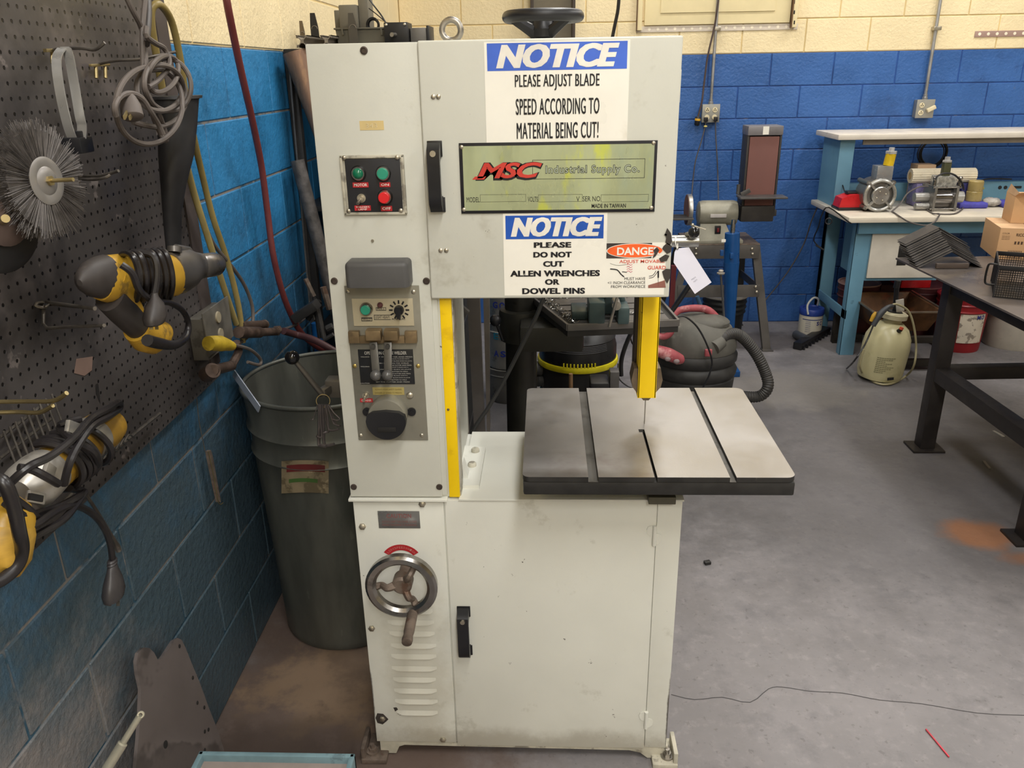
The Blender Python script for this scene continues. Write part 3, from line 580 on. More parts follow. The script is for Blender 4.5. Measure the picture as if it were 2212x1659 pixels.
b = B(); pts = [F(x, y, YU) for x, y in ((1400, 622), (1400, 616), (1436, 605), (1438, 621))]; b.add([(p.x, YF-YU-.001, p.z) for p in pts], [(0, 1, 2, 3)]); b.o('pictogram_table', mat('sign_brown', '8a5a50', .5), s3_, flat=True)
b = B(); 
for k in range(4): stroke(b, [(1354, 572+k*5), (1358, 570+k*5), (1362, 573+k*5), (1366, 571+k*5)], .0005)
b.o('pictogram_teeth', mat('sign_pink', 'c0506a', .5), s3_)
# door hinge plate on the right edge
b = B(); a, c = F(1478, 150, 0), F(1478, 222, 0); b.box(dx1-.001, dx1+.004, YF+.01, YF+.03, c.z, a.z, .001); b.o('edge_hinge', cream, saw)
# ---- blade, guide post and guard
gx0, gx1 = P(1382, 750, 1, 1.80).x, P(1422, 750, 1, 1.80).x
gz0 = P(1400, 860, 1, 1.80).z
b = B(); b.box(gx0, gx1, 1.800, 1.806, gz0, 1.31, .001); b.box(gx0, gx0+.003, 1.80, 1.85, gz0, 1.31); b.box(gx1-.003, gx1, 1.80, 1.85, gz0, 1.31); b.o('blade_guard', yel, saw)
bwn = mat('guide_block', '6a5c4c', .5, .4, var=.25, scale=20)
mx = (gx0+gx1)/2; b = B(); b.box(gx0-.006, gx1-.005, 1.852, 1.90, gz0+.05, 1.5, .002); b.o('guide_post', mat('dark_post', '433a33', .5, .4), saw)
b = B(); hw_ = (gx1-gx0)/2
b.prism([(-hw_-.012, .012), (-hw_*.3, -.022), (hw_*.3, -.022), (hw_+.012, .012), (hw_+.016, .03), (hw_+.010, .06), (-hw_-.010, .06), (-hw_-.015, .03)], (mx, 1.86, gz0+.012), XA, ZA, .05); b.o('guide_block', bwn, saw)
bx = P(1393, 900, 1, 1.83).x; b = B(); b.box(bx-.0006, bx+.0006, 1.825, 1.838, .80, gz0+.05); b.o('saw_blade', steel, saw)
# ---- top: eye bolt and tension wheel
c = P(975, 65, 1, 1.84); b = B(); b.torus((c.x, 1.84, c.z), (0.1, 1, 0), .020, .0065, 32, 12); b.cyl((c.x, 1.84, 1.798), (c.x, 1.84, c.z-.018), .009); b.o('lifting_eye', steel, saw)
c = P(1173, 45, 1, 1.86); zc = c.z-.004
b = B(); b.torus((c.x, 1.86, zc+.012), (0, 0, 1), .074, .0125, 44, 14); tw = b.o('tension_wheel', blk, saw)
B().lathe([(.020, 1.80-zc), (.020, -.03), (.026, -.028), (.028, -.012), (.020, .0), (.019, .018), (.01, .02)], (c.x, 1.86, zc), (0, 0, 1)).o('hub', blk, tw)
for k in range(3):
    a = radians(-90+50+120*k); d = Vector((cos(a), sin(a), 0)); b = B(); o_ = Vector((c.x, 1.86, zc)); b.tube([o_+d*.016+Vector((0, 0, -.02)), o_+d*.045+Vector((0, 0, -.004)), o_+d*.072+Vector((0, 0, .012))], [.014, .011, .010], 8); b.o('spoke', blk, tw)
# ---- side shear lever with ball knob
hub = P(716, 835, 1, 1.78); kn = P(631, 772, 1, 1.70); jt = P(694, 850, 1, 1.73)
b = B(); b.tube([jt, kn], [.0072, .0055], 12, smooth=False); b.bar(jt, hub, .02, .02, bev=.004); b.obox((hub+Vector((.02, 0, 0))), (1, 0, 0), (0, 1, 0), (0, 0, 1), .03, .02, .022, .004); sl = b.o('shear_lever', mat('lever_steel', '6b665e', .45, .7, var=.2), saw)
B().ball(kn, .0165, 20).o('ball_knob', mat('gloss_black_knob', '101012', .1), sl)
# ============================================================ LEFT SIDE
def W(px, py, d=0.): return P(px, py, 0, XW+d)          # point d metres out from the left wall
YA = Vector((0, 1, 0))
# pegboard
peg = mat('pegboard_hardboard', '464241', .36, var=.18, scale=4, bump=.1, bscale=40, pos=True, spots=(('6b6361', 3.5, .52, .12, .5), ('857c78', 12, .64, .05, .5), ('252222', 5, .52, .2, .55)))
def holes(M):
    nt = M.node_tree; N, L = nt.nodes, nt.links; p = N['Principled BSDF']; src = p.inputs['Base Color'].links[0].from_socket
    g = N.new('ShaderNodeNewGeometry').outputs['Position']
    a = N.new('ShaderNodeVectorMath'); a.operation = 'MULTIPLY'; a.inputs[1].default_value = (0, 1/.0254, 1/.0254); L.new(g, a.inputs[0])
    f = N.new('ShaderNodeVectorMath'); f.operation = 'FRACTION'; L.new(a.outputs[0], f.inputs[0])
    c = N.new('ShaderNodeVectorMath'); c.operation = 'SUBTRACT'; c.inputs[1].default_value = (0, .5, .5); L.new(f.outputs[0], c.inputs[0])
    l = N.new('ShaderNodeVectorMath'); l.operation = 'LENGTH'; L.new(c.outputs[0], l.inputs[0])
    r = N.new('ShaderNodeMapRange'); r.inputs[1].default_value = .12; r.inputs[2].default_value = .15; L.new(l.outputs['Value'], r.inputs[0])
    x = N.new('ShaderNodeMix'); x.data_type = 'RGBA'; L.new(r.outputs[0], x.inputs['Factor'])
    ia = [q for q in x.inputs if q.type == 'RGBA']; ia[0].default_value = (.006, .005, .005, 1); L.new(src, ia[1])
    L.new([q for q in x.outputs if q.type == 'RGBA'][0], p.inputs['Base Color'])
    b = N.new('ShaderNodeBump'); b.inputs['Distance'].default_value = .003; b.inputs['Strength'].default_value = .8; L.new(r.outputs[0], b.inputs['Height'])
    old = p.inputs['Normal'].links[0].from_socket; L.new(old, b.inputs['Normal']); L.new(b.outputs[0], p.inputs['Normal'])
holes(peg)
PY1 = 2.135
pb = thing('pegboard', (XW, 1.2, .935), 'large dark grimy pegboard fixed to the blue block wall, hung with tools', 'pegboard')
zbot = W(400, 905, .02).z
B().box(XW+.012, XW+.018, .2, PY1, .945, 2.35).o('board', peg, pb)
B().box(XW+.001, XW+.012, .2, PY1-.02, .96, .99).o('batten', rustst, pb)
B().box(XW+.018, XW+.023, PY1-.06, PY1+.002, .985, 2.3).o('edge_strip', mat('edge_strip_grime', '4a4240', .5, var=.2, spots=(('6d6460', 9, .6, .1, .4),)), pb)
B().ppix([(165, 775), (200, 770), (198, 800), (182, 812), (160, 806)], 0, XW+.0185, .0006).o('torn_patch', mat('bare_hardboard', '7b655b', .8), pb)
b = B(); b.add([W(207, 830, .0188), W(212, 828, .0188), W(215, 850, .0188), W(217, 872, .0188), W(208, 850, .0188)], [(0, 1, 2, 3, 4)]); b.o('torn_hole', dark, pb, flat=True)
# pegboard hooks
brass = mat('zinc_yellow', 'a8976c', .35, .85, var=.15); oldst = mat('grimy_wire', '6f6962', .4, .7, var=.2, scale=30)
def hook(pts, label, r=.0028, mm=oldst, group='pegboard hooks', extra=None):
    b = B(); b.tube([W(*p) for p in pts], r, 8, 4)
    if extra: 
        for e in extra: b.tube([W(*p) for p in e], r, 8, 4, smooth=False)
    return b.o('pegboard_hook', mm, label=label, cat='hook', group=group)
h1 = thing('pegboard_hook', W(112, 107, .02), 'brass-capped pegboard hook holding the steel strap wrench', 'hook', 'pegboard hooks')
B().tube([W(113, 110, .03), W(130, 105, .07), W(175, 104, .14), W(205, 107, .17), W(226, 92, .19)], .003, 8, 4).o('prong', oldst, h1)
b = B(); b.bar(W(97, 109, .03), W(118, 109, .035), .008, .006); b.tube([W(112, 112, .03), W(113, 138, .03)], .003, smooth=False); b.o('base_clip', brass, h1)
h2 = thing('pegboard_hook', W(215, 140, .02), 'pegboard hook with two small brass pegs left of the cable coil', 'hook', 'pegboard hooks')
B().tube([W(215, 138, .03), W(250, 131, .08), W(300, 128, .13), W(330, 122, .15), W(380, 112, .19)], .003, 8, 4).o('prong', oldst, h2)
b = B(); b.bar(W(195, 141, .03), W(235, 140, .03), .007, .005, bev=.001); b.o('base_clip', brass, h2)
for x in (207, 227): B().cyl(W(x, 144, .03), W(x+1, 169, .03), .0036, n=10).o('peg', brass, h2)
hook([(135, 395, .03), (160, 387, .06), (200, 388, .12), (225, 384, .15), (238, 378, .16)], 'double wire pegboard hook beside the wire brush wheel', extra=[[(135, 387, .03), (165, 381, .06), (220, 380, .14), (256, 369, .18)], [(138, 402, .03), (172, 393, .05)], [(147, 400, .02), (148, 422, .02)], [(163, 398, .02), (164, 424, .02)]])
hook([(92, 654, .02), (80, 655, .02), (78, 661, .02), (95, 664, .03), (112, 657, .03), (150, 661, .1), (205, 666, .2)], 'long wire hook carrying the yellow corded drill', extra=[[(94, 660, .02), (94, 700, .03), (102, 709, .04), (150, 706, .1), (225, 703, .2)], [(100, 652, .03), (205, 667, .2)]], r=.0032)
hook([(0, 868, .05), (60, 867, .1), (115, 866, .15), (144, 849, .18)], 'long bent wire hook above the wire basket, upper of the pair', r=.0038, mm=brass)
hook([(0, 891, .05), (40, 890, .08), (85, 891, .12), (114, 876, .15)], 'long bent wire hook above the wire basket, lower of the pair', r=.0038, mm=brass)
# strap wrench
b = B(); L1 = [W(134, 104, .10), W(122, 130, .10), W(130, 200, .10), (W(146, 270, .10)), W(158, 303, .10)]
R1 = [W(134, 104, .10), W(146, 110, .11), W(160, 180, .11), W(172, 250, .115), W(177, 272, .115), W(176, 300, .11)]
def band(b, pts, w_, th=.0012):
    pts = [Vector(p) for p in pts]; out = []
    for i in range(len(pts)-1):
        p0, p1, p2, p3 = pts[max(i-1, 0)], pts[i], pts[i+1], pts[min(i+2, len(pts)-1)]
        for k in range(6):
            t = k/6; out.append(.5*((2*p1)+(p2-p0)*t+(2*p0-5*p1+4*p2-p3)*t*t+(3*p1-p0-3*p2+p3)*t**3))
    out.append(pts[-1]); rs = []
    for i, p in enumerate(out):
        d = (out[min(i+1, len(out)-1)]-out[max(i-1, 0)]).normalized(); nrm = d.cross(Vector((1, 0, 0))).normalized()*th
        rs.append([p+Vector((w_/2, 0, 0))+nrm, p+Vector((w_/2, 0, 0))-nrm, p-Vector((w_/2, 0, 0))-nrm, p-Vector((w_/2, 0, 0))+nrm])
    b.rings(rs)
sw_ = thing('strap_wrench', W(165, 320, .1), 'steel band strap wrench with a black clamp block hanging on the pegboard', 'wrench')
b = B(); band(b, L1+R1[::-1][:0], .017); b.o('band', mat('band_steel', 'b0aeaa', .35, .5, var=.1), sw_); b = B(); band(b, R1, .017); b.o('band', mat('band_steel', 'b0aeaa'), sw_)
b = B(); c = W(168, 313, .10); b.obox(c, (1, 0, 0), (0, 1, 0), (0, 0, 1), .018, .022, .014, .003); b.obox(W(170, 295, .105), (1, 0, 0), (0, 1, 0), (0, 0, 1), .01, .012, .010, .002); b.o('clamp_block', blk, sw_)
# wire brush wheel and black disc
wb = thing('wire_brush_wheel', W(97, 480, .12), 'round grey wire brush wheel with a bright hub hanging on the pegboard', 'brush')
c = W(97, 391, .165); ax = Vector((1, -.12, .05)).normalized(); u_, v_, _ = B().fr(ax)
b = B(); rng = random.Random(3)
for i in range(1500):
    a = rng.uniform(0, 2*pi); dd = u_*cos(a)+v_*sin(a); x = rng.uniform(-.026, .008); r1 = rng.uniform(.078, .092)
    p0 = c+dd*.03+ax*(x*.35); p1 = c+dd*r1+ax*(x*1.15)+u_*rng.uniform(-.005, .005)+v_*rng.uniform(-.005, .005)
    s_ = dd.cross(ax)*.0005; t_ = ax*.0005
    b.add([p0+s_, p0-s_, p0+t_, p1+s_, p1-s_, p1+t_], [(0, 1, 4, 3), (1, 2, 5, 4), (2, 0, 3, 5), (3, 4, 5)])
b.lathe([(.03, -.02), (.076, -.026), (.078, .0), (.03, .001)], c, ax, 40); b.o('bristles', mat('wire_bristles', '57524f', .5, .4, var=.3, scale=60), wb, kind='stuff', flat=True)
B().lathe([(.0, .001), (.036, .001), (.037, .004), (.031, .006), (.022, .0045), (.018, .007), (.008, .008)], c, ax, 40).o('hub_plate', mat('hub_bright', '8b8783', .4, .6), wb)
b = B(); b.cyl(c+ax*.005, c+ax*.012, .008, n=6); b.cyl(c-ax*.12, c+ax*.05, .0032, n=12); b.o('arbor', brass, wb)
gd = thing('grinding_disc', W(45, 470, .06), 'thick black rubber backing wheel hanging behind the wire brush wheel', 'wheel')
c2 = c-ax*.075+Vector((0, -.055, -.035)); B().lathe([(.03, .022), (.085, .022), (.096, .014), (.096, -.014), (.085, -.022), (.03, -.022)], c2, ax, 44).o('rubber_rim', mat('black_rubber', '1f1e1f', .55, var=.15), gd)
B().lathe([(.05, .0), (.055, .03), (.048, .035), (.02, .05)], c2, ax, 30).o('brown_hub', mat('brown_hub', '5d4e48', .5), gd)
B().cyl(W(0, 483, .10), W(12, 472, .17), .006, n=12).o('pegboard_hook', brass, label='pale brass peg end at the left edge below the wire brush', cat='hook', group='pegboard hooks')
# coiled grey cable with plug
gc = mat('dusty_grey_cable', '5d5550', .55, var=.12); cc_ = thing('cable_coil', W(330, 290, .12), 'dusty grey power cable hanging in loops from the top of the pegboard', 'cable')
b = B(); CR = .0052
D_ = .20
paths = [[(262, -30), (285, 20), (303, 55), (312, 90), (315, 150), (316, 195), (330, 250), (345, 285), (355, 300), (359, 303), (358, 290), (345, 250), (325, 215), (312, 185), (309, 140), (308, 60), (318, -40)],
 [(316, 60), (316, 78), (335, 93), (355, 105), (366, 130), (360, 152), (340, 175), (320, 188)], [(250, 250), (248, 228), (262, 207), (285, 202), (308, 214), (325, 240), (342, 268), (352, 290)],
 [(288, 264), (310, 270), (345, 274), (375, 262), (398, 232), (400, 195), (385, 168), (360, 152), (340, 150), (318, 152)]]
def ell(cx_, cy_, rx, ry, rot, dd): b.tube([W(cx_+rx*cos(t)*cos(rot)-ry*sin(t)*sin(rot), cy_+rx*cos(t)*sin(rot)+ry*sin(t)*cos(rot), D_+dd*sin(t*2+1)) for t in [2*pi*k/12 for k in range(12)]], CR, 8, 4, closed=True)
ell(322, 228, 72, 84, .15, .012); ell(362, 183, 50, 58, -.3, .014); ell(345, 190, 50, 50, .2, -.012); ell(352, 160, 30, 42, .5, .01)
for i, pt in enumerate(paths): b.tube([W(x, y, D_+.012*((i % 3)-1)+.004*sin(k*1.7)) for k, (x, y) in enumerate(pt)], CR, 8, 5)
b.o('cable', gc, cc_)
b = B(); q = W(283, 235, D_+.01); b.lathe([(.006, -.03), (.012, -.022), (.018, -.005), (.019, .015), (.015, .018)], q, (0.2, -.35, -.75), 20); pg = b.o('plug', gc, cc_)
b = B(); 
for dx in (-5, 7): b.bar(W(281+dx, 240, D_+.01), W(273+dx, 252+abs(dx)*.5, D_+.02), .003, .007)
b.o('prong', brass, pg)
B().tube([W(315, -30, .16), W(318, 30, .18), W(313, 95, .19)], .009, 10, 4).o('dark_cable', mat('dark_cord', '3f3a38', .5), label='thick dark cord running down from above into the cable coil', cat='cord')
# funnel
fm = mat('black_funnel', '2b2a2b', .5, var=.25, scale=6, spots=(('5a5552', 9, .6, .1, .5),))
fn = thing('funnel', W(380, 500, .1), 'long dusty black funnel hanging point-down at the edge of the pegboard', 'funnel')
prof = [(.052, 0), (.052, -.012), (.047, -.06), (.041, -.12), (.032, -.19), (.022, -.27), (.017, -.40)]
def cone(b, pts, rs, n=28, sq=.6):
    rr = []
    for p, r in zip(pts, rs): rr.append([Vector(p)+Vector((cos(2*pi*i/n)*r*sq*1.2, sin(2*pi*i/n)*r, 0)) for i in range(n)])
    return b.rings(rr)
b = B(); cone(b, [W(383, 209, .12), W(382, 216, .12), W(384, 270, .12), W(381, 335, .12), W(375, 400, .11), W(372, 460, .10), (W(375, 540, .08)), W(380, 600, .07)], [.066, .062, .055, .05, .036, .027, .022, .018]); b.o('cone', fm, fn)
b = B(); cone(b, [W(383, 207, .12), W(383, 213, .12)], [.07, .07]); b.o('rim', fm, fn)
# yellow-brown air tube over the hook
tube_m = mat('amber_tube', '8b7a49', .4, var=.15, spots=(('5e5030', 9, .6, .15, .5),))
b = B(); b.tube([W(x, y, d) for x, y, d in ((352, 200, .06), (340, 130, .07), (328, 60, .08), (328, 20, .09), (345, 10, .10), (370, 45, .09), (388, 120, .08), (400, 200, .07), (415, 280, .06), (435, 370, .05), (460, 470, .05), (490, 560, .05), (515, 660, .05), (525, 740, .05))], .0085, 10, 5)
b.o('air_tube', tube_m, label='amber plastic air tube looped over the pegboard corner and running down', cat='tube')
b = B(); b.tube([W(x, y, d) for x, y, d in ((400, 345, .07), (420, 420, .07), (445, 500, .07), (480, 610, .06), (510, 700, .05))], .0085, 10, 5)
b.o('air_tube', mat('amber_tube_pale', '9a8a58', .4, var=.15), label='paler amber tube running beside the funnel down to the fittings', cat='tube')
B().tube([W(x, y, .05) for x, y in ((410, 395), (432, 455), (460, 525), (500, 575), (530, 620), (546, 670), (540, 720), (505, 748), (480, 755))], .0055, 8, 5).o('grey_cable', gc, label='thin grey cord curving from behind the funnel to the yellow plug', cat='cord')
# red air hose
b = B(); b.tube([W(x, y, d) for x, y, d in ((485, -30, .12), (495, 30, .12), (520, 150, .10), (545, 260, .08), (565, 360, .06), (578, 460, .05), (592, 560, .05), (620, 660, .05), (660, 730, .06), (720, 770, .10))], .0105, 10, 5)
b.o('air_hose', mat('red_rubber_hose', '6c3230', .5, var=.12), label='red rubber air hose hanging down the blue wall into the corner', cat='hose')
# air fittings and dark hose
fit = mat('greasy_fitting', '55463d', .5, .4, var=.25, scale=30)
af = thing('air_manifold', W(560, 715, .04), 'greasy air line fittings and dark red hose behind the waste barrel', 'fitting')
b = B(); b.cyl(W(515, 718, .07), W(560, 718, .07), .017); b.cyl(W(560, 718, .07), W(596, 716, .07), .013); b.lathe([(.016, 0), (.016, .015), (.012, .016), (.012, .03)], W(596, 716, .07), (0, 1, 0), 6); b.cyl(W(520, 704, .05), W(572, 700, .05), .013); b.torus(W(572, 700, .05), (0, 1, 0), .011, .004); b.o('coupler', fit, af)
b = B(); b.tube([W(612, 715, .07), W(640, 723, .09), W(680, 735, .16), W(735, 765, .25)], .012, 10, 5); b.o('hose', mat('dark_red_hose', '4b2f30', .5), af)
b = B(); b.tube([W(612, 712, .06), W(650, 695, .06), W(680, 660, .1)], .005, 8, 5); b.o('thin_line', mat('thin_line_grey', '4f4a49', .5), af)
# outlet box on the pegboard edge with yellow plug
ob_ = thing('outlet_box', W(440, 735, .02), 'grimy grey outlet box with a yellow plug on the pegboard edge above the barrel', 'outlet')
gal = mat('galvanised_box', '6b675f', .5, .4, var=.2, spots=(('3d3934', 9, .55, .1, .6),))
a, c = W(412, 740, .02), W(452, 722, .02)
b = B(); b.box(XW+.02, XW+.062, a.y, c.y+.05, W(430, 783, .04).z, W(430, 683, .04).z, .003); b.o('box_body', gal, ob_)
b = B(); b.box(XW+.062, XW+.066, a.y-.004, c.y+.054, W(430, 786, .06).z, W(430, 680, .06).z, .001); b.o('cover', mat('galvanised_cover', '77736b', .45, .5, var=.25, scale=12), ob_)
for zz in (.3, .7): b = B(); zc_ = W(430, 786, .06).z*(1-zz)+W(430, 680, .06).z*zz; b.lathe([(.016, 0), (.015, .004)], (XW+.066, (a.y+c.y+.05)/2, zc_), (1, 0, 0), 18); b.o('socket', mat('ivory_socket', '9c927c', .5, var=.2), ob_)
b = B(); b.tube([W(450, 742, .09), W(475, 742, .10), W(502, 748, .11)], [.019, .021, .012], 14, 4); b.o('yellow_plug', mat('grimy_yellow_plug', 'b59a2e', .4, var=.25, scale=25, spots=(('5b4c22', 20, .55, .1, .6),)), ob_)
b = B(); b.cyl(W(445, 810, .07), W(460, 800, .10), .020); b.cyl(W(460, 800, .10), W(500, 790, .08), .014); b.tube([W(500, 790, .08), W(515, 760, .07), W(510, 740, .07)], .012); b.o('conduit_elbow', fit, ob_)
b = B(); b.tube([W(505, 745, .08), W(540, 755, .09), W(562, 775, .09), (W(560, 788, .09)), W(535, 782, .08)], .005, 8, 5); b.o('cord_loop', gc, ob_)
# yellow corded drill
dy = mat('tool_yellow', 'b58d2c', .42, var=.15, scale=10, spots=(('5a4a30', 13, .57, .08, .7),)); dg = mat('tool_dark_grip', '35302e', .5, var=.2, scale=12, spots=(('5c524c', 12, .6, .1, .4),)); alum = mat('tool_aluminium', '66625e', .38, .6, var=.15, scale=12)
dr = thing('corded_drill', W(330, 740, .16), 'yellow and black corded drill with its cord wrapped round it, on the pegboard', 'drill')
XD = .20
def ax2(p, q, d=XD): return W(*p, d), W(*q, d)
def loft(b, st, n=22, sq=.75):         # stations (px, py, radius) at distance XD, cross section flattened
    ps = [W(s[0], s[1], s[3] if len(s) > 3 else XD) for s in st]; rs = []
    for i, p in enumerate(ps):
        d = (ps[min(i+1, len(ps)-1)]-ps[max(i-1, 0)]).normalized(); u = d.cross(Vector((1, 0, 0))).normalized(); v = Vector((1, 0, 0))
        rs.append([p+u*cos(2*pi*j/n)*st[i][2]+v*sin(2*pi*j/n)*st[i][2]*sq for j in range(n)])
    return b.rings(rs)
b = B(); loft(b, [(172, 612, .006), (178, 608, .018), (195, 603, .030), (215, 600, .036), (228, 598, .038)]); b.o('rear_cap', dg, dr)
b = B(); loft(b, [(212, 607, .033), (226, 603, .040), (262, 600, .042), (300, 600, .043), (350, 597, .043), (372, 595, .042)]); b.o('motor_housing', dy, dr)
b = B(); loft(b, [(366, 592, .044), (385, 588, .045), (405, 580, .042), (420, 576, .032), (432, 574, .028)]); gr = b.o('gear_case', alum, dr)
b = B(); loft(b, [(405, 580, .034), (410, 562, .026), (405, 548, .016), (380, 540, .012)], 16); b.cyl(W(377, 545, .21), W(377, 533, .21), .014); b.o('handle_mount', alum, dr)
b = B(); loft(b, [(428, 575, .020), (432, 575, .027), (462, 571, .027), (466, 570, .024)], 26, 1.0); b.o('chuck', mat('chuck_steel', '7d7874', .28, .8, var=.2), dr)
b = B(); loft(b, [(237, 640, .030), (262, 668, .029), (287, 694, .027), (308, 712, .028)], 20, .8); b.o('grip', dg, dr)
b = B(); loft(b, [(232, 600, .03), (262, 632, .026), (280, 655, .018), (298, 682, .014), (300, 678, .01)], 18, 1.05); b.o('grip_inlay', dy, dr)
b = B(); b.obox(W(295, 645, .2), (0, .75, -.6), (1, 0, 0), (0, .6, .75), .016, .009, .010, .003); b.o('trigger', blk, dr)
b = B(); loft(b, [(296, 706, .030), (312, 722, .034), (328, 728, .033), (345, 722, .028), (356, 716, .02)], 22, .85); b.o('handle_end', dy, dr)
b = B(); b.tube([W(*p) for p in ((318, 735, .235), (345, 742, .23), (375, 745, .22), (400, 730, .21), (407, 700, .21), (395, 672, .22), (370, 655, .23), (345, 652, .235))], [.011, .011, .009, .0085, .006, .006, .006, .006], 10, 5)
for k, x in enumerate((268, 283, 297, 311, 325, 339)):
    p0 = [(x-16, 566+k*2), (x, 548-k), (x+18, 552-k), (x+30, 580), (x+33, 615), (x+26, 648)]
    ds = [.17, .22, .245, .252, .25, .22]
    b.tube([W(px, py, d) for (px, py), d in zip(p0, ds)], .006, 8, 5)
b.tube([W(*p) for p in ((262, 572, .25), (285, 590, .262), (300, 625, .262), (322, 645, .25), (330, 640, .25))], .006, 8, 5); b.tube([W(*p) for p in ((290, 545, .23), (330, 552, .262), (340, 590, .268), (333, 640, .26))], .006, 8, 5)
b.o('power_cord', mat('black_cord', '242122', .35, var=.15), dr)
b = B(); o0, o1_ = W(334, 632, .262), W(334, 700, .262); b.rings([[o0.lerp(o1_, t)+Vector((cos(2*pi*j/16)*.8, sin(2*pi*j/16)*1.1, 0))*r for j in range(16)] for t, r in ((0, .006), (.15, .008), (.4, .019), (.75, .024), (.95, .021), (1, .018))]); pl = b.o('plug', dg, dr)
b = B(); 
for x in (326, 338): b.bar(W(x, 698, .262), W(x+1, 712, .262), .006, .0015)
b.o('prong', brass, pl)
# yellow angle grinder and its wrapped cord
def ring_wrap(b, p, d, r, w_=.0065, sq=.8, a0=-1.9, a1=2.2, tilt=0.):
    p = Vector(p); d = Vector(d).normalized(); u = d.cross(Vector((1, 0, 0))).normalized(); v = Vector((1, 0, 0)); pts = []
    for i in range(13):
        t = a0+(a1-a0)*i/12; pts.append(p+u*sin(t)*r+v*cos(t)*r*sq+d*tilt*sin(t))
    return b.tube(pts, w_, 8, 3)
ag = thing('angle_grinder', W(130, 1040, .1), 'yellow and silver corded power tool wrapped in black cord on the wire basket', 'power tool')
XD = .15
gc_ = mat('tool_silver', 'a9a49c', .35, .6, var=.15, spots=(('6a635a', 10, .58, .1, .5),)); brn = mat('tool_brown_yellow', '8a6a28', .4, var=.2, scale=9, spots=(('b98f2c', 7, .5, .15, .6), ('4c3c24', 12, .6, .1, .5)))
b = B(); loft(b, [(248, 912, .012), (240, 917, .030), (222, 930, .036), (200, 944, .037), (190, 952, .036)], 26, 1.); b.o('end_bell', brn, ag)
b = B(); loft(b, [(200, 944, .0375), (190, 951, .039), (182, 957, .0375)], 26, 1.); b.o('silver_ring', gc_, ag)
b = B(); loft(b, [(186, 955, .034), (165, 970, .036), (140, 990, .036), (118, 1008, .037), (95, 1025, .037)], 26, 1.); b.o('motor_body', brn, ag)
b = B(); loft(b, [(102, 1018, .039), (85, 1032, .041), (65, 1050, .041), (48, 1062, .037), (36, 1070, .024)], 26, 1.); gh = b.o('gear_head', gc_, ag)
b = B(); b.obox(W(77, 1075, .19), (0, .75, -.55), (1, 0, 0), (0, .55, .75), .02, .004, .009, .003); b.o('slot_frame', mat('slot_silver', 'bdb8b0', .3, .7), gh); b = B(); b.obox(W(77, 1075, .194), (0, .75, -.55), (1, 0, 0), (0, .55, .75), .015, .003, .005, .001); b.o('slot', dark, gh)
b = B(); b.obox(W(105, 1019, .186), (0, .75, .6), (1, 0, 0), (0, -.6, .75), .012, .004, .012, .002); b.o('silver_badge', gc_, ag); b = B(); b.obox(W(160, 925, .19), (0, .75, -.55), (1, 0, 0), (0, .55, .75), .02, .004, .01, .002); b.o('silver_badge', gc_, ag)
bc = MATS['black_cord']; b = B(); ddir = W(200, 944, .15)-W(85, 1032, .15)
for (x, y, tl_) in ((180, 962, .02), (152, 982, .015), (140, 990, .02), (128, 998, .02), (116, 1008, .01)): ring_wrap(b, W(x, y, .15), ddir, .046, .0062, 1., tilt=tl_)
for pt in ([(10, 1055, .18), (60, 1010, .21), (110, 985, .215), (160, 945, .215), (195, 905, .21), (230, 885, .2), (255, 870, .18), (258, 882, .17), (235, 900, .2), (200, 920, .215), (170, 960, .22), (150, 1000, .22), (138, 1046, .20)],
           [(40, 1010, .2), (70, 1015, .21), (100, 1030, .22), (125, 1045, .21)], [(130, 925, .15), (135, 915, .17), (175, 905, .19)], [(130, 925, .16), (150, 945, .20), (175, 960, .21), (200, 975, .215), (212, 1000, .2), (200, 1010, .18)],
           [(0, 1040, .15), (30, 1090, .2), (45, 1130, .19), (80, 1110, .18), (120, 1098, .18), (165, 1075, .18), (182, 1062, .16), (150, 1055, .17)], [(40, 1145, .2), (75, 1135, .2), (120, 1105, .19), (160, 1092, .18), (200, 1110, .16), (225, 1140, .15), (238, 1175, .14), (243, 1210, .13)],
           [(30, 1165, .2), (60, 1165, .19), (90, 1150, .19), (140, 1120, .19), (183, 1063, .17)], [(20, 1070, .19), (60, 1100, .2), (85, 1125, .18)], [(10, 1085, .19), (50, 1115, .2), (75, 1130, .18)]):
    b.tube([W(*p) for p in pt], .0062, 8, 5)
b.o('power_cord', bc, ag)
b = B(); o0, o1_ = W(242, 1208, .13), W(246, 1295, .13); b.rings([[o0.lerp(o1_, t)+Vector((cos(2*pi*j/20)*.75, sin(2*pi*j/20)*1.15, 0))*r for j in range(20)] for t, r in ((0, .009), (.04, .011), (.07, .009), (.11, .0115), (.14, .009), (.18, .011), (.25, .012), (.55, .021), (.8, .025), (.95, .022), (1, .014))]); pl = b.o('plug', mat('cord_plug_black', '343132', .4), ag)
b = B(); 
for x in (237, 255): b.bar(W(x, 1293, .13), W(x, 1309, .13), .006, .0015)
b.o('prong', oldst, pl)
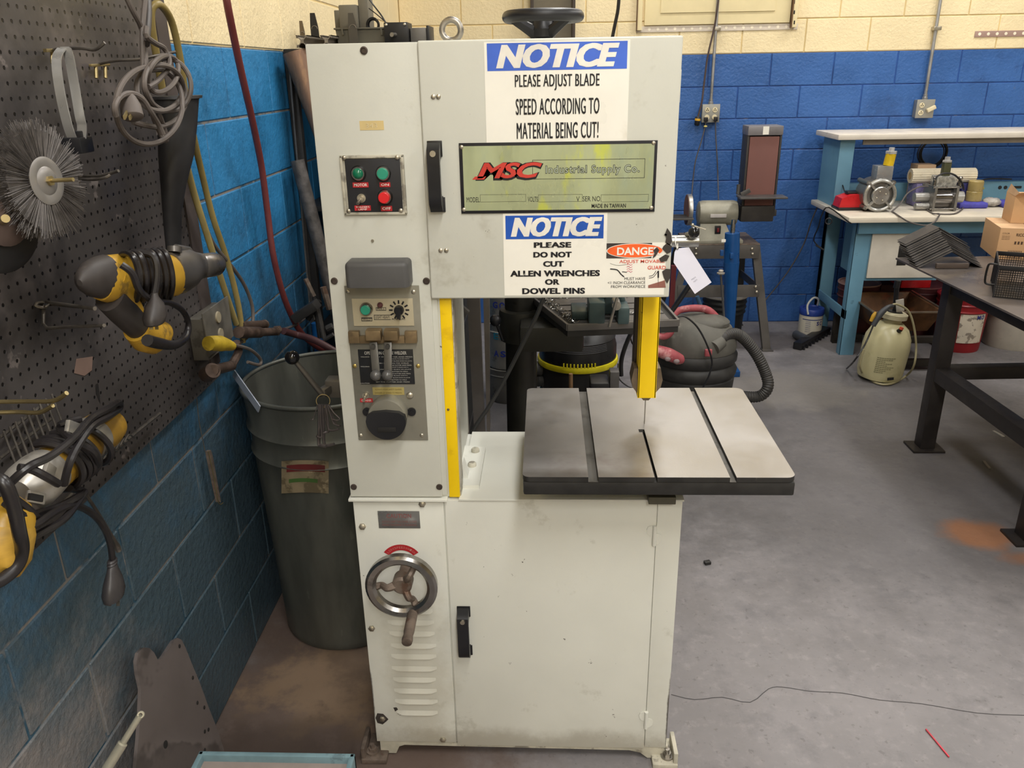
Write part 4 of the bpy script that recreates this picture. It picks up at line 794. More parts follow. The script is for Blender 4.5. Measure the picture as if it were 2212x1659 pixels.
# second tool at left edge
XD = .17
t2 = thing('power_tool', W(10, 1240, .1), 'yellow ribbed power tool body cut off by the left edge of the photo', 'power tool')
b = B(); loft(b, [(10, 1080, .02), (12, 1095, .032), (12, 1120, .038), (10, 1150, .039)], 26, 1.); b.o('housing', dy, t2)
b = B(); loft(b, [(10, 1140, .0385), (8, 1155, .041), (6, 1175, .040), (2, 1205, .039), (-6, 1235, .03), (-12, 1245, .01)], 26, 1.); b.o('ribbed_end', mat('tool_yellow_worn', 'b08a34', .5, var=.25, scale=12, st=(1, 1, 3)), t2)
b = B(); b.tube([W(*p) for p in ((-20, 1030, .2), (10, 1045, .22), (30, 1095, .225), (42, 1150, .225), (48, 1190, .21), (35, 1225, .2), (0, 1255, .19), (-30, 1262, .18))], .0095, 10, 5); b.o('power_cord', bc, t2)
# wire basket that carries the grinder
wbk = thing('wire_basket', W(100, 1000, .05), 'grimy wire basket on the pegboard under the cord-wrapped yellow tool', 'basket')
b = B()
for (x0_, y0_), (x1_, y1_) in (((0, 945), (85, 880)), ((0, 990), (110, 905))): b.tube([W(x0_, y0_, .03), W(x1_, y1_, .03)], .003, 6, smooth=False)
b.o('rail', oldst, wbk)
for i in range(9):
    x, y = 8+i*13, 932-i*10
    B().tube([W(x, y, .03), W(x+10, y+28, .05), W(x+28, y+75, .09)], .0022, 6, 3).o('wire', oldst, wbk)
b = B(); b.tube([W(20, 1190, .05), W(110, 1110, .05), W(190, 1030, .05), W(275, 950, .05), W(345, 893, .04)], .0035, 6, 3)
for i in range(12):
    t = i/11; x, y = 190+t*100, 1030-t*85; b.tube([W(x, y, .05), W(x-12, y-6, .09), W(x-22, y+10, .1)], .002, 5, 3)
b.o('front_rail', oldst, wbk)
b = B(); b.tube([W(165, 1042, .15), W(200, 1090, .11), W(243, 1160, .08), W(252, 1180, .07), W(257, 1190, .07)], [.003, .0035, .0035, .007, .006], 8, 4); b.o('long_hook', oldst, wbk)
# thin scraper hanging on a wire by the barrel
hs = thing('hanging_scraper', W(460, 1040, .02), 'thin dark blade hanging on a long wire against the lower blue wall', 'blade')
B().tube([W(425, 860, .02), W(430, 910, .02), W(437, 945, .02), W(443, 975, .02)], .0012, 6, 3).o('wire', oldst, hs)
b = B(); b.ppix([(443, 975), (448, 972), (452, 985), (470, 1085), (466, 1084), (450, 1010)], 0, XW+.015, .01); b.o('blade', rustst, hs)
b = B(); b.tube([W(450, 975, .026), W(462, 1030, .026), (W(472, 1086, .026)), W(482, 1086, .026)], .0012, 6, 3); b.o('edge_wire', brass, hs)
# ruler strip in the barrel gap
# ---------------------------------------------------------- waste barrel
BC = Vector((-.68, 2.31, 0)); RT = .248; BZ = .87
gb = mat('galvanised_barrel', '5e5f59', .42, .45, var=.2, scale=5, st=(2, 2, .5), spots=(('454a45', 3, .5, .2, .6), ('84837a', 16, .64, .08, .35), ('4a3a2c', 7, .66, .08, .5)))
bar_ = thing('waste_barrel', (BC.x, BC.y, 0), 'tall dented grey steel waste barrel with a torn label beside the bandsaw', 'barrel')
b = B(); cx = BC
b.lathe([(.205, 0), (.212, .01), (.212, .03), (.222, .3), (.235, .58), (.238, .66), (.246, .675), (.239, .69), (.241, .74), (.250, .755), (.242, .77), (.247, .84), (.250, BZ-.01), (.246, BZ-.006), (.238, .77), (.230, .6), (.21, .03), (.0, .025)], (cx.x, cx.y, 0), (0, 0, 1), 64, True, False); b.o('shell', gb, bar_)
B().torus((cx.x, cx.y, BZ), (0, 0, 1), .250, .0065, 64, 10).o('rolled_rim', gb, bar_)
def onbar(px, py, r=.2365):            # point on the barrel's side seen at a photo pixel
    d = IX*((px-1106)/FPX)+IY*((py-829.5)/FPX)+FWD; o = CP-BC; a = d.x**2+d.y**2; bb = o.x*d.x+o.y*d.y; c = o.x**2+o.y**2-r*r; t = (-bb-sqrt(max(0, bb*bb-a*c)))/a; return CP+d*t
def barlabel(nm, l, t, r, bt, rad, m_, par):
    vs = []; n = 10
    for i in range(n+1):
        x = l+(r-l)*i/n
        for y, k in ((bt, 0), (t, 1)): vs.append(onbar(x, y-3+6*((i-5)/5)**2*.4, rad))
    return B().add(vs, [(2*i, 2*i+2, 2*i+3, 2*i+1) for i in range(n)]).o(nm, m_, par)
lb = barlabel('torn_label', 608, 997, 710, 1067, .2445, mat('torn_label_paper', '7d7058', .6, var=.2, scale=12, spots=(('4e4430', 14, .52, .06, .7), ('a89a7c', 20, .6, .05, .5))), bar_)
barlabel('red_band', 619, 1006, 702, 1021, .2452, mat('label_dark_red', '5f2222', .5), lb); barlabel('green_band', 624, 1036, 686, 1044, .2452, mat('label_green', '3f5c2c', .5), lb)
B().bar(P(505, 806, 0, -.905), P(560, 884, 0, -.80), .003, .022, (0, .3, 1)).o('flat_bar', mat('pale_flat_bar', '99a0ad', .4, .4), label='pale flat steel bar sticking out of the waste barrel at its left rim', cat='bar')
b = B(); b.lathe([(.226, .60), (.05, .66), (0, .67)], (cx.x, cx.y, 0), (0, 0, 1), 32, True, False); b.box(cx.x-.1, cx.x+.15, cx.y-.1, cx.y-.08, .6, .78); b.o('scrap_metal', mat('scrap', '4d4842', .6, .4, var=.4, scale=18, bump=.5, bscale=30), label='grey sheet scrap lying inside the waste barrel', cat='scrap')
# allen keys on a ring hanging from the lever
ak = thing('allen_key_ring', P(705, 960, 1, 1.72), 'ring of dark hex keys hanging from the bandsaw side lever', 'keys')
kc = P(698, 866, 1, 1.715); B().torus(kc, (.25, -1, .1), .0155, .0011, 32, 6).o('split_ring', brass, ak)
for i, (x0_, x1_, y1_, ft, r) in enumerate(((686, 676, 908, -8, .0012), (690, 690, 962, 14, .0042), (696, 702, 962, 20, .0038), (700, 708, 934, -18, .0030), (703, 712, 930, 20, .0026), (706, 722, 918, 12, .0022), (709, 732, 908, -14, .0018), (711, 726, 918, 10, .0018), (692, 694, 945, -10, .003))):
    yq = 1.705+.004*(i % 4); b = B(); b.tube([P(x0_, 874, 1, yq), P((x0_+x1_)/2, (874+y1_)/2, 1, yq), P(x1_-ft*.1, y1_-4, 1, yq), P(x1_+ft*.3, y1_, 1, yq-.004), P(x1_+ft, y1_+(2 if i % 2 else -3), 1, yq-.008)], r, 6, 3); b.o('hex_key', mat('hex_key_steel', '5d5654', .45, .6, var=.2), ak)
# steel plates leaning on the wall, rod, tray
pm_ = mat('gasket_plate', '716967', .45, .35, var=.12, scale=3, spots=(('3e3937', 2.2, .5, .04, .6), ('6d6461', 3.2, .52, .05, .4)))
lp = thing('steel_plate', W(400, 1600, .1), 'large dark shaped steel plate with bolt holes leaning on the left wall', 'plate')
def Lp(px, py, s=0.):                    # a plane leaning against the left wall
    n_ = Vector((.985, -.02, .17)).normalized(); q = W(330, 1385, .03); d = IX*((px-1106)/FPX)+IY*((py-829.5)/FPX)+FWD
    return CP+d*((q-CP).dot(n_)/d.dot(n_))+n_*s
def plate(name, pix, th, par, mm):
    A = [Lp(x, y, .02) for x, y in pix]; Bq = [Lp(x, y, .02-th) for x, y in pix]; n_ = Vector((.985, -.02, .17)).normalized(); Bq = [a-n_*th for a in A]; n = len(A)
    return B().add(A+Bq, [tuple(range(n)), tuple(range(2*n-1, n-1, -1))]+[(i, n+i, n+(i+1) % n, (i+1) % n) for i in range(n)]).o(name, mm, par)
out1 = [(281, 1412), (292, 1401), (305, 1402), (316, 1412), (324, 1428), (333, 1423), (345, 1406), (358, 1386), (367, 1380), (376, 1384), (385, 1402), (398, 1435), (415, 1475), (435, 1530), (455, 1580), (468, 1620), (478, 1690), (470, 1760), (270, 1760), (272, 1690), (281, 1600), (285, 1540), (287, 1490), (279, 1455), (277, 1430)]
plate('plate_body', out1, .008, lp, pm_)
for x, y in ((371, 1398), (400, 1466), (410, 1520), (425, 1530), (426, 1582), (434, 1578), (426, 1622), (340, 1610)):
    c = Lp(x, y, .0205); B().lathe([(.005 if x != 340 else .009, 0), (.004, .0006)], c, (.985, -.02, .17), 14).o('bolt_hole', dark, lp)
rd = B(); rd.tube([P(302, 1546, 1, 1.05), P(266, 1604, 1, 1.03), P(265, 1606, 1, 1.029), P(195, 1718, 1, .99)], [.0055, .0055, .0085, .0085], 14, 3, smooth=False); rd.torus(P(304, 1544, 1, 1.05), (.3, -1, .6), .0045, .002, 16, 6); rd.o('silver_rod', mat('pale_rod', 'a9a595', .35, .5, var=.1), label='pale silver rod with an eye end leaning at the bottom left corner', cat='rod')
tr = thing('metal_tray', P(600, 1650, 2, .34), 'blue-grey painted steel tray with a dusty top at the bottom edge', 'tray')
TZ = .36; q0, q1 = P(428, 1627, 2, TZ), P(769, 1622, 2, TZ); yb = (q0.y+q1.y)/2; tx0, tx1 = q0.x, q1.x
tb_ = mat('tray_blue_grey', '6f8a92', .45, var=.15, scale=12, spots=(('3d4a50', 12, .58, .08, .5),))
b = B(); 
for q in ((tx0, tx1, yb-.012, yb), (tx0, tx0+.012, yb-.45, yb), (tx1-.012, tx1, yb-.45, yb), (tx0, tx1, yb-.45, yb-.438)): b.box(q[0], q[1], q[2], q[3], TZ-.045, TZ, .003)
b.o('rim', tb_, tr); B().box(tx0+.01, tx1-.01, yb-.44, yb-.01, TZ-.024, TZ-.018).o('tray_bed', mat('tray_dusty', '8f827c', .6, var=.1), tr)
b = B()
for x in (tx0+.02, tx1-.02):
    for y in (yb-.03, yb-.42): b.bar((x, y, 0), (x, y, TZ-.03), .025, .025, (1, 0, 0))
b.o('leg', tb_, tr)
# ============================================================ BEHIND THE SAW
def Y(px, py, y): return P(px, py, 1, y)
def G(px, py, z=0.): return P(px, py, 2, z)
dkst = mat('dark_painted_steel', '2c2b2b', .5, .2, var=.2, scale=8); gyst = mat('grey_steel', '5c5a59', .45, .5, var=.15)
ysh = 3.13
rk = thing('storage_rack', (-.64, 3.4, 0), 'dark steel storage rack standing in the corner behind the bandsaw column', 'rack')
for x in (-.93, -.35):
    for y in (ysh+.02, 3.72): B().box(x-.018, x+.018, y-.018, y+.018, 0, 1.835, .003).o('upright', dkst, rk)
for z in (.25, .75, 1.25, 1.815): B().box(-.94, -.335, ysh, 3.74, z, z+.02, .003).o('shelf', dkst, rk)
B().box(-.94, -.335, 3.735, 3.74, .02, 1.83).o('back_panel', mat('rack_black', '131314', .8), rk); B().box(-.342, -.338, ysh+.04, 3.7, .02, 1.83).o('side_panel', MATS['rack_black'], rk)
# things leaning in front of the rack
a0, a1 = Y(638, 112, 3.05), Y(715, 345, 3.04); b = B()
r0 = .046; rs = [(r0*.9, 0), (r0, 0), (r0*.62, (a1-a0).length), (r0*.5, (a1-a0).length*1.8)]
b.lathe([(r0*.85, .05), (r0*.9, 0), (r0, 0), (r0*.8, (a1-a0).length*.5), (r0*.62, (a1-a0).length), (.022, (a1-a0).length*a0.z/(a0.z-a1.z)-.01)], a0, a1-a0, 28); b.o('tapered_pipe', mat('brown_pipe', '7b6150', .45, .5, var=.25, scale=6, st=(4, 4, 1), spots=(('b08a66', 5, .55, .1, .4),)), label='brown tapered steel pipe leaning in the corner beside the bandsaw column', cat='pipe')
b = B(); p0, p1 = Y(627, 135, 3.08), Y(670, 640, 3.05); b.bar(p0, p0+(p1-p0)*(p0.z/(p0.z-p1.z)), .034, .006, (1, 0, 0)); b.o('flat_bar', gyst, label='long grey flat bar standing against the rack behind the tapered pipe', cat='bar')
b = B(); p0, p1 = Y(642, 346, 2.97), Y(708, 600, 2.95); b.cyl(p0, p0+(p1-p0)*(p0.z/(p0.z-p1.z)), .025, n=20); b.o('round_bar', mat('scaly_round_bar', '565250', .6, .3, var=.35, scale=25, bump=.3), label='short scaly grey round bar leaning behind the left edge of the bandsaw', cat='bar')
B().cyl((-.905, 3.03, 0), (-.905, 3.03, .83), .02).o('blue_pipe', mat('bright_blue_pipe', '1d62a5', .4), label='short bright blue pipe standing in the corner behind the barrel', cat='pipe')
tc = thing('tool_caddy', (-.72, 2.9, 0), 'dark bin of bars and old tools standing in the corner behind the barrel', 'bin')
b = B(); b.box(-.90, -.62, 2.62, 2.86, 0, .72, .01); b.o('bin_body', MATS['rack_black'], tc)
for (x0_, y0_, x1_, y1_, w_, mm) in ((660, 602, 678, 640, .009, rustst), (678, 640, 690, 730, .007, dkst), (698, 620, 712, 668, .012, rustst), (672, 668, 680, 690, .006, gyst), (684, 660, 700, 730, .010, gyst), (706, 710, 718, 704, .012, gyst), (700, 734, 720, 722, .008, gyst), (665, 690, 690, 650, .010, dkst), (650, 680, 676, 660, .016, dkst)):
    B().tube([Y(x0_, y0_, 2.78), Y((x0_+x1_)/2, (y0_+y1_)/2, 2.78), Y(x1_, y1_, 2.78)], w_, 8, 2).o('bar', mm, tc)
b = B(); b.obox(Y(661, 672, 2.72), (1, 0, .6), (0, 1, 0), (-.6, 0, 1), .05, .03, .016, .003); b.o('clamp_block', dkst, tc)
# on top of the rack
ts = mat('extrusion_aluminium', '8d857a', .4, .7)
def extr(px, py, y, L_, lab):
    c = Y(px, py, y); c.z = 1.835+.0202; b = B(); s = .020
    b.box(c.x-.006, c.x+.006, y, y+L_, c.z-.006, c.z+.006)
    for sx in (-1, 1):
        for sz in (-1, 1):
            b.bar((c.x+sx*.005, y+L_/2, c.z+sz*.005), (c.x+sx*.016, y+L_/2, c.z+sz*.016), L_, .003, (0, 1, 0)) if 0 else None
            b.prism([(sx*.004, sz*.006), (sx*.014, sz*.016), (sx*.016, sz*.014), (sx*.006, sz*.004)][::sx*sz], (c.x, y+L_, c.z), XA, ZA, -L_) if 0 else b.add([(c.x+p, yy, c.z+q) for yy in (y, y+L_) for p, q in ((sx*.004, sz*.006), (sx*.014, sz*.016), (sx*.016, sz*.014), (sx*.006, sz*.004))], [(0, 1, 2, 3), (4, 5, 6, 7), (0, 1, 5, 4), (1, 2, 6, 5), (2, 3, 7, 6), (3, 0, 4, 7)])
            b.box(c.x+sx*.011, c.x+sx*.020, y, y+L_, c.z+sz*.017, c.z+sz*.020); b.box(c.x+sx*.017, c.x+sx*.020, y, y+L_, c.z+sz*.011, c.z+sz*.020)
    b.o('aluminium_extrusion', ts, label=lab, cat='extrusion', group='slotted aluminium extrusions on the rack')
extr(653, 96, 3.0+.02, .6, 'slotted aluminium extrusion end at the far left on top of the rack'); extr(705, 92, 3.05, .5, 'slotted aluminium extrusion end on the rack below the black box')
B().box(Y(668, 94, 3.1).x, Y(692, 94, 3.1).x, 3.08, 3.5, 1.836, 1.847, .001).o('aluminium_flat', ts, label='flat aluminium strip lying between the two extrusions on the rack', cat='strip')
def paddle(l, r, t, bt, y, mm, lab):
    b = B(); x0, x1 = Y(l, (t+bt)/2, y).x, Y(r, (t+bt)/2, y).x; z1, z0 = Y(l, t, y).z, 1.838; w_ = x1-x0; h_ = z1-z0
    q = thing('blade_paddle', ((x0+x1)/2, y, z0), lab, 'tool', 'pointed black paddles standing on the rack')
    b.prism([(0, 0), (w_, 0), (w_*.92, h_*.6), (w_*.65, h_), (w_*.1, h_), (0, h_*.6)], (x0, y+.006, z0), XA, ZA, .006); b.o('blade', mm, q)
    b = B(); b.torus((x0+w_*.5, y-.001, z0+h_*.55), (0, 1, 0), w_*.35, .0012, 16, 6, -.1 if 0 else pi*0, pi); b.o('arc_mark', ts, q)
paddle(647, 658, 45, 84, 3.3, mat('tan_paddle', '6a5a44', .5), 'brownish pointed paddle standing leftmost on the rack'); paddle(670, 688, 28, 84, 3.25, blk, 'black pointed paddle standing beside the leftmost one on the rack'); paddle(752, 772, 28, 92, 3.136, mat('grey_paddle', '4a453c', .5), 'grey pointed paddle standing in front of the tray on the rack')
ol = mat('olive_plastic', '5a564a', .5, var=.1)
bx_ = thing('scanner_tray', (-.66, 3.2, 1.835), 'olive-grey plastic tray with clips lying on the rack behind the column', 'tray')
x0, x1 = Y(722, 75, 3.14).x, Y(830, 75, 3.14).x; z1 = Y(770, 59, 3.14).z
b = B(); b.prism([(.008, 0), (x1-x0, 0), (x1-x0, z1-1.845), (0, z1-1.845)], (x0, 3.36, 1.845), XA, ZA, .2); b.box(x0-.004, x1, 3.152, 3.37, z1-.006, z1, .002); b.box(x0+.01, x1-.01, 3.15, 3.3, 1.835, 1.85); b.o('tray_body', ol, bx_)
for px in (735, 820): c = Y(px, 67, 3.125); b = B(); b.prism([(-.003, .012), (.003, .012), (.006, -.012), (0, -.012)], (c.x, 3.158, c.z), XA, ZA, .008); b.o('clip', ol, bx_)
b = B(); xa, xb = Y(720, 35, 3.25).x, Y(785, 35, 3.25).x; b.box(Y(732, 35, 3.2).x, Y(772, 35, 3.2).x, 3.2, 3.32, z1+.001, Y(750, 10, 3.2).z, .006); b.box(Y(775, 35, 3.22).x, Y(796, 35, 3.22).x, 3.22, 3.32, z1+.001, Y(785, 0, 3.22).z+.02, .004); b.box(Y(722, 35, 3.3).x, Y(735, 35, 3.3).x, 3.3, 3.4, z1+.001, Y(728, 22, 3.3).z, .003)
b.o('charger_stack', mat('olive_box', '6b665a', .5, var=.08), label='stack of olive-grey battery chargers standing in the tray on the rack', cat='charger')
b = B(); c = Y(806, 55, 3.2); 
for r_, dy in ((.020, 0), (.017, .006), (.022, .01), (.024, -.005)): b.torus((c.x, 3.2+dy, c.z+.002), (.15, 1, 0), r_, .0022, 28, 6)
b.tube([Y(785, -20, 3.2), Y(806, 10, 3.2), Y(825, 35, 3.18), Y(840, 62, 3.16)], .003, 6); b.tube([Y(797, 18, 3.22), Y(815, 32, 3.2), Y(835, 50, 3.17), (Y(842, 64, 3.16))], .002, 6); b.o('black_cable', blk, label='coiled black cable beside the chargers on the rack', cat='cable')
mb = thing('motor_box', (-.5, 3.1, 1.835), 'black square box with bolts and a shaft stub on the rack', 'motor')
x0, x1, zt_ = Y(829, 60, 3.1).x, Y(881, 60, 3.1).x, Y(855, 48, 3.1).z
B().box(x0, x1, 3.1, 3.2, 1.836, zt_, .003).o('box_body', mat('box_black', '17171a', .4), mb)
for px, py in ((834, 54), (874, 53)): c = Y(px, py, 3.098); B().ball((c.x, 3.098, c.z), .0055, 12, (1, 1, .6), (0, -1, 0)).o('bolt', zinc, mb)
c = Y(853, 75, 3.09); b = B(); b.cyl((c.x, 3.1, c.z), (c.x-.008, 3.07, c.z-.001), .007); b.lathe([(.008, 0), (.008, .006), (.003, .006)], (c.x-.006, 3.075, c.z), (-.2, -1, 0), 6); b.o('shaft_stub', steel, mb)
b = B(); b.box(x1+.003, Y(921, 75, 3.13).x, 3.13, 3.25, 1.836, Y(900, 60, 3.13).z, .003); lg = b.o('linear_stage', mat('stage_grey', '6d6a66', .4, .3), label='grey aluminium linear stage with black end caps lying on the rack', cat='stage')
B().box(Y(921, 75, 3.13).x+.001, Y(926, 75, 3.13).x+.003, 3.125, 3.255, 1.836, Y(900, 57, 3.13).z+.002, .002).o('end_cap', blk, lg)
# timber and channels in the throat opening
def upright(l0, l1, bl, br, y, z1, dep, nm, mm, lab, cat, grp=None):
    xt0, xt1 = Y(l0, 650, y), Y(l1, 650, y); xb0, xb1 = Y(bl, 930, y), Y(br, 930, y); vs = []
    for yy in (y, y+dep):
        for z in (0, z1):
            f = lambda a, c: a.x+(c.x-a.x)*(z-a.z)/(c.z-a.z)
            vs += [(f(xt0, xb0), yy, z), (f(xt1, xb1), yy, z)]
    return B().add(vs, [(0, 1, 3, 2), (4, 6, 7, 5), (0, 2, 6, 4), (1, 5, 7, 3), (0, 4, 5, 1), (2, 3, 7, 6)]).o(nm, mm, None, lab, cat, grp)
upright(966, 996, 988, 1010, 2.45, 1.5, .05, 'timber_post', mat('weathered_timber', '6d665c', .75, var=.25, scale=5, st=(6, 6, 1), bump=.4, bscale=25, spots=(('453f38', 7, .58, .06, .6),)), 'weathered grey timber post standing behind the yellow strip', 'post')
upright(1009, 1036, 1024, 1047, 2.6, 1.5, .03, 'metal_channel', mat('channel_grey', '5f5a57', .5, .3, var=.12), 'wide grey metal channel standing next to the timber post', 'channel')
upright(1044, 1057, 1052, 1058, 2.75, 1.5, .03, 'metal_channel', mat('channel_pale', '6e6862', .5, .3, var=.12), 'narrow paler metal channel standing beside the stacked pails', 'channel')
b = B(); c = Y(1001, 672, 2.55); b.obox(c, (1, 0, -.9), (0, 1, 0), (.9, 0, 1), .016, .01, .014, .003); b.o('bracket', gyst, label='small bent steel bracket fixed between timber post and channel', cat='bracket')
# stack of pails
pmat = [mat('pail_dirty', 'a9a49b', .5, var=.1, spots=(('5d5952', 8, .52, .1, .7),)), mat('pail_dirty_low', '6c6963', .5, var=.15, spots=(('3a3835', 8, .5, .1, .6),))]
px_ = Y(1098, 700, 4.3).x
for i, (z0, lab, ts_, col) in enumerate(((0, 'grey dirty pail at the bottom of the stack behind the drill press', '', 1), (.205, 'white pail reading ASE, middle of the stack behind the drill press', 'DEGREASE', 0), (.47, 'white pail reading GO, topmost of the stack behind the drill press', 'GOJO', 0))):
    pl_ = thing('pail', (px_, 4.3, z0), lab, 'bucket', 'pails stacked behind the drill press'); r = .13; h = .2 if i == 0 else .262
    B().lathe([(r*.92, 0), (r*.95, .01), (r, h*.8), (r*1.03, h*.82), (r, h*.84), (r*1.02, h-.006), (r*1.04, h), (r*.9, h), (r*.85, h-.01), (0, h-.01)], (px_, 4.3, z0), (0, 0, 1), 36, True, False).o('pail_body', pmat[col], pl_)
    if ts_:
        rows = ((('ESC', .74, '1f6e86', 5), ('ASE', .36, '24348c', 5)) if i == 1 else (('GOJ', .40, '24348c', 5),))
        for s_, fz, colr, _k in rows:
            b = B()
            for k, ch in enumerate(s_):
                a = radians(-118+k*17); 
                o_ = Vector((px_+r*1.035*cos(a), 4.3+r*1.035*sin(a), z0+h*fz-.016)); tx = Vector((-sin(a), cos(a), 0)); b.text(ch, o_-tx*.015, tx, ZA, .030, .036, .03)
            b.o('lettering', mat('ink_'+colr, colr, .5), pl_, flat=True)
# drill press
dp = thing('drill_press', (-.095, 2.96, 0), 'large dark drill press with round column and slotted table behind the bandsaw', 'drill press')
dpm = mat('drill_press_grey', '35342f', .45, .3, var=.15); DX, DY = -.092, 2.96
B().box(DX-.05, DX+.45, 2.72, 3.2, 0, .06, .01).o('base', dpm, dp)
B().cyl((DX, DY, .06), (DX, DY, 1.8), .0605, n=32).o('column', mat('column_dark', '33322e', .35, .5, var=.1), dp)
z0, z1 = Y(1125, 742, 2.9).z, Y(1125, 674, 2.9).z
b = B(); b.lathe([(.078, z0), (.080, z0+.01), (.083, z1-.02), (.080, z1-.004), (.068, z1)], (DX, DY, 0), (0, 0, 1), 32); b.box(DX, .14, DY-.2, DY+.03, z0+.01, .89, .015); b.o('table_bracket', dpm, dp)
kn_ = Y(1070, 692, 2.85); b = B(); b.ball(kn_, .022, 14); b.cyl(kn_, Y(1086, 735, 2.87), .006); b.o('clamp_knob', blk, dp)
TZ2 = .95; fl, fr2, bl2, br2 = G(1226, 700, TZ2), G(1466, 690, TZ2), G(1150, 640, TZ2), G(1415, 632, TZ2)
b = B()
q = [fl, fr2, br2, bl2]
def quadslab(b, q, z0, z1, ins=0.):
    c = sum(q, Vector())/4; Q = [Vector((c.x+(p.x-c.x)*(1-ins), c.y+(p.y-c.y)*(1-ins), 0)) for p in q]
    return b.add([(p.x, p.y, z) for z in (z0, z1) for p in Q], [(3, 2, 1, 0), (4, 5, 6, 7)]+[(i, (i+1) % 4, 4+(i+1) % 4, 4+i) for i in range(4)])
tmd = mat('press_table_steel', '6b6866', .4, .6, var=.15); quadslab(b, q, TZ2-.045, TZ2-.012); tb2 = b.o('press_table', mat('press_table_edge', '2f2e2d', .5, .3, var=.15), dp)
for i in range(4):
    a_, c_ = q[i], q[(i+1) % 4]; B().bar((a_.x, a_.y, TZ2-.012), (c_.x, c_.y, TZ2-.012), .009, .024, bev=.002).o('table_lip', tmd, tb2)
for t0, t1 in ((.05, .24), (.28, .44), (.48, .64), (.68, .92)):
    P_ = lambda s, t: (fl.lerp(fr2, s)).lerp(bl2.lerp(br2, s), t); Q = [P_(.08, t0), P_(.93, t0), P_(.93, t1), P_(.08, t1)]
    b = B(); quadslab(b, Q, TZ2-.012, TZ2-.004); b.o('table_land', tmd, tb2)
b = B(); rng = random.Random(5)
for i in range(260):
    s, t = (rng.uniform(.03, .13), rng.uniform(.05, .95)) if i % 3 else (rng.uniform(.05, .9), rng.uniform(.26, .3) if i % 2 else rng.uniform(.86, .95)); p = P_(s, t)
    b.obox((p.x, p.y, TZ2-.003+rng.uniform(0, .006)), (rng.random(), rng.random(), .3), (-rng.random(), rng.random(), .1), (0, .1, 1), rng.uniform(.001, .006), .0012, .0008)
b.o('metal_chips', mat('bright_chips', '8f8d88', .25, .9), tb2, kind='stuff', flat=True)
B().box(DX-.1, DX+.38, 2.7, 3.2, 1.45, 1.78, .03).o('head', dpm, dp)
B().cyl((.27, 2.95, 1.28), (.27, 2.95, 1.46), .03).o('quill', steel, dp)
# vise on that table
vs_ = thing('machine_vise', (.24, 2.7, TZ2-.004), 'dark green machine vise on the drill press table', 'vise'); vg = mat('vise_green', '3f4f50', .4, .2, var=.15)
vz0 = TZ2-.0035; xl_, xr_ = Y(1272, 690, 2.6).x, Y(1360, 690, 2.6).x
b = B(); b.prism([(0, 0), (.055, 0), (.055, .085), (.02, .085), (0, .06)], (xl_, 2.74, vz0), XA, ZA, .12) if 0 else b.box(xl_, xl_+.055, 2.61, 2.74, vz0, vz0+.075, .008); b.box(xl_-.055, xl_, 2.66, 2.78, vz0, vz0+.03, .006); b.o('fixed_jaw', vg, vs_)
b = B(); b.box(xr_-.04, xr_, 2.60, 2.7, vz0, vz0+.06, .010); b.o('moving_jaw', vg, vs_)
b = B(); b.box(xl_+.02, xr_-.01, 2.72, 2.82, vz0, vz0+.07, .012); b.torus(((xl_+xr_)/2+.01, 2.69, vz0+.055), (0, 1, .4), .038, .013, 28, 10, 0, pi); b.o('body', vg, vs_)
b = B(); hc = Y(1332, 661, 2.57); b.cyl(hc, hc+Vector((0, .06, 0)), .015); b.cyl(Y(1335, 636, 2.565), Y(1316, 706, 2.565), .005); b.o('screw_handle', steel, vs_)
B().tube([(.12, 2.72, 1.5), (.11, 2.5, 1.25), Y(1184, 625, 2.4), Y(1160, 680, 2.38), Y(1128, 745, 2.36), (Y(1090, 820, 2.34)), Y(1055, 880, 2.32), Y(1025, 925, 2.3), Y(1005, 975, 2.28)], .0065, 8, 5).o('slack_cable', mat('black_sheath', '2a2a29', .5), label='black cable sloping down across the throat opening in front of the drill press', cat='cable')
# wet-dry vacuum with the yellow rim
VC = Vector((.155, 3.62, 0)); vz = .485; vb = mat('vacuum_black', '1e1e20', .35, var=.2); vy = mat('vacuum_yellow', 'cfc21e', .4, var=.15, spots=(('6b6420', 9, .6, .1, .5),))
vc = thing('shop_vacuum', (VC.x, VC.y, 0), 'black wet-dry vacuum with a yellow rim under the drill press table', 'vacuum')
B().lathe([(.13, .06), (.15, .08), (.165, .3), (.172, vz-.03)], VC, (0, 0, 1), 40).o('drum', mat('vacuum_drum', '2b2a2a', .5), vc)
for k in range(4): a = pi/4+k*pi/2; B().ball((VC.x+.14*cos(a), VC.y+.14*sin(a), .03), .03, 12).o('caster', blk, vc)
B().lathe([(.170, vz-.03), (.188, vz-.026), (.192, vz-.014), (.188, vz), (.18, vz+.002)], VC, (0, 0, 1), 48).o('yellow_rim', vy, vc)
hd = B().lathe([(.182, vz+.002), (.182, vz+.06), (.172, vz+.10), (.176, vz+.104), (.160, vz+.13), (.12, vz+.165), (.05, vz+.18), (0, vz+.182)], VC, (0, 0, 1), 48).o('motor_head', vb, vc)
for k in range(5): B().torus((VC.x, VC.y, vz+.068+k*.007), (0, 0, 1), .181-k*.0015, .0018, 40, 6, pi*1.08, pi*1.75).o('vent_rib', mat('vent_grey', '3c3c40', .4), hd)
for k in range(10): a = radians(-112+k*5); B().box(-.004, .004, -.003, .003, 0, .016).o('x', vy, hd) if 0 else B(Matrix.Translation((VC.x+.186*cos(a), VC.y+.186*sin(a), vz+.002))).box(-.003, .003, -.003, .003, 0, .018).o('rim_tooth', vy, vc)
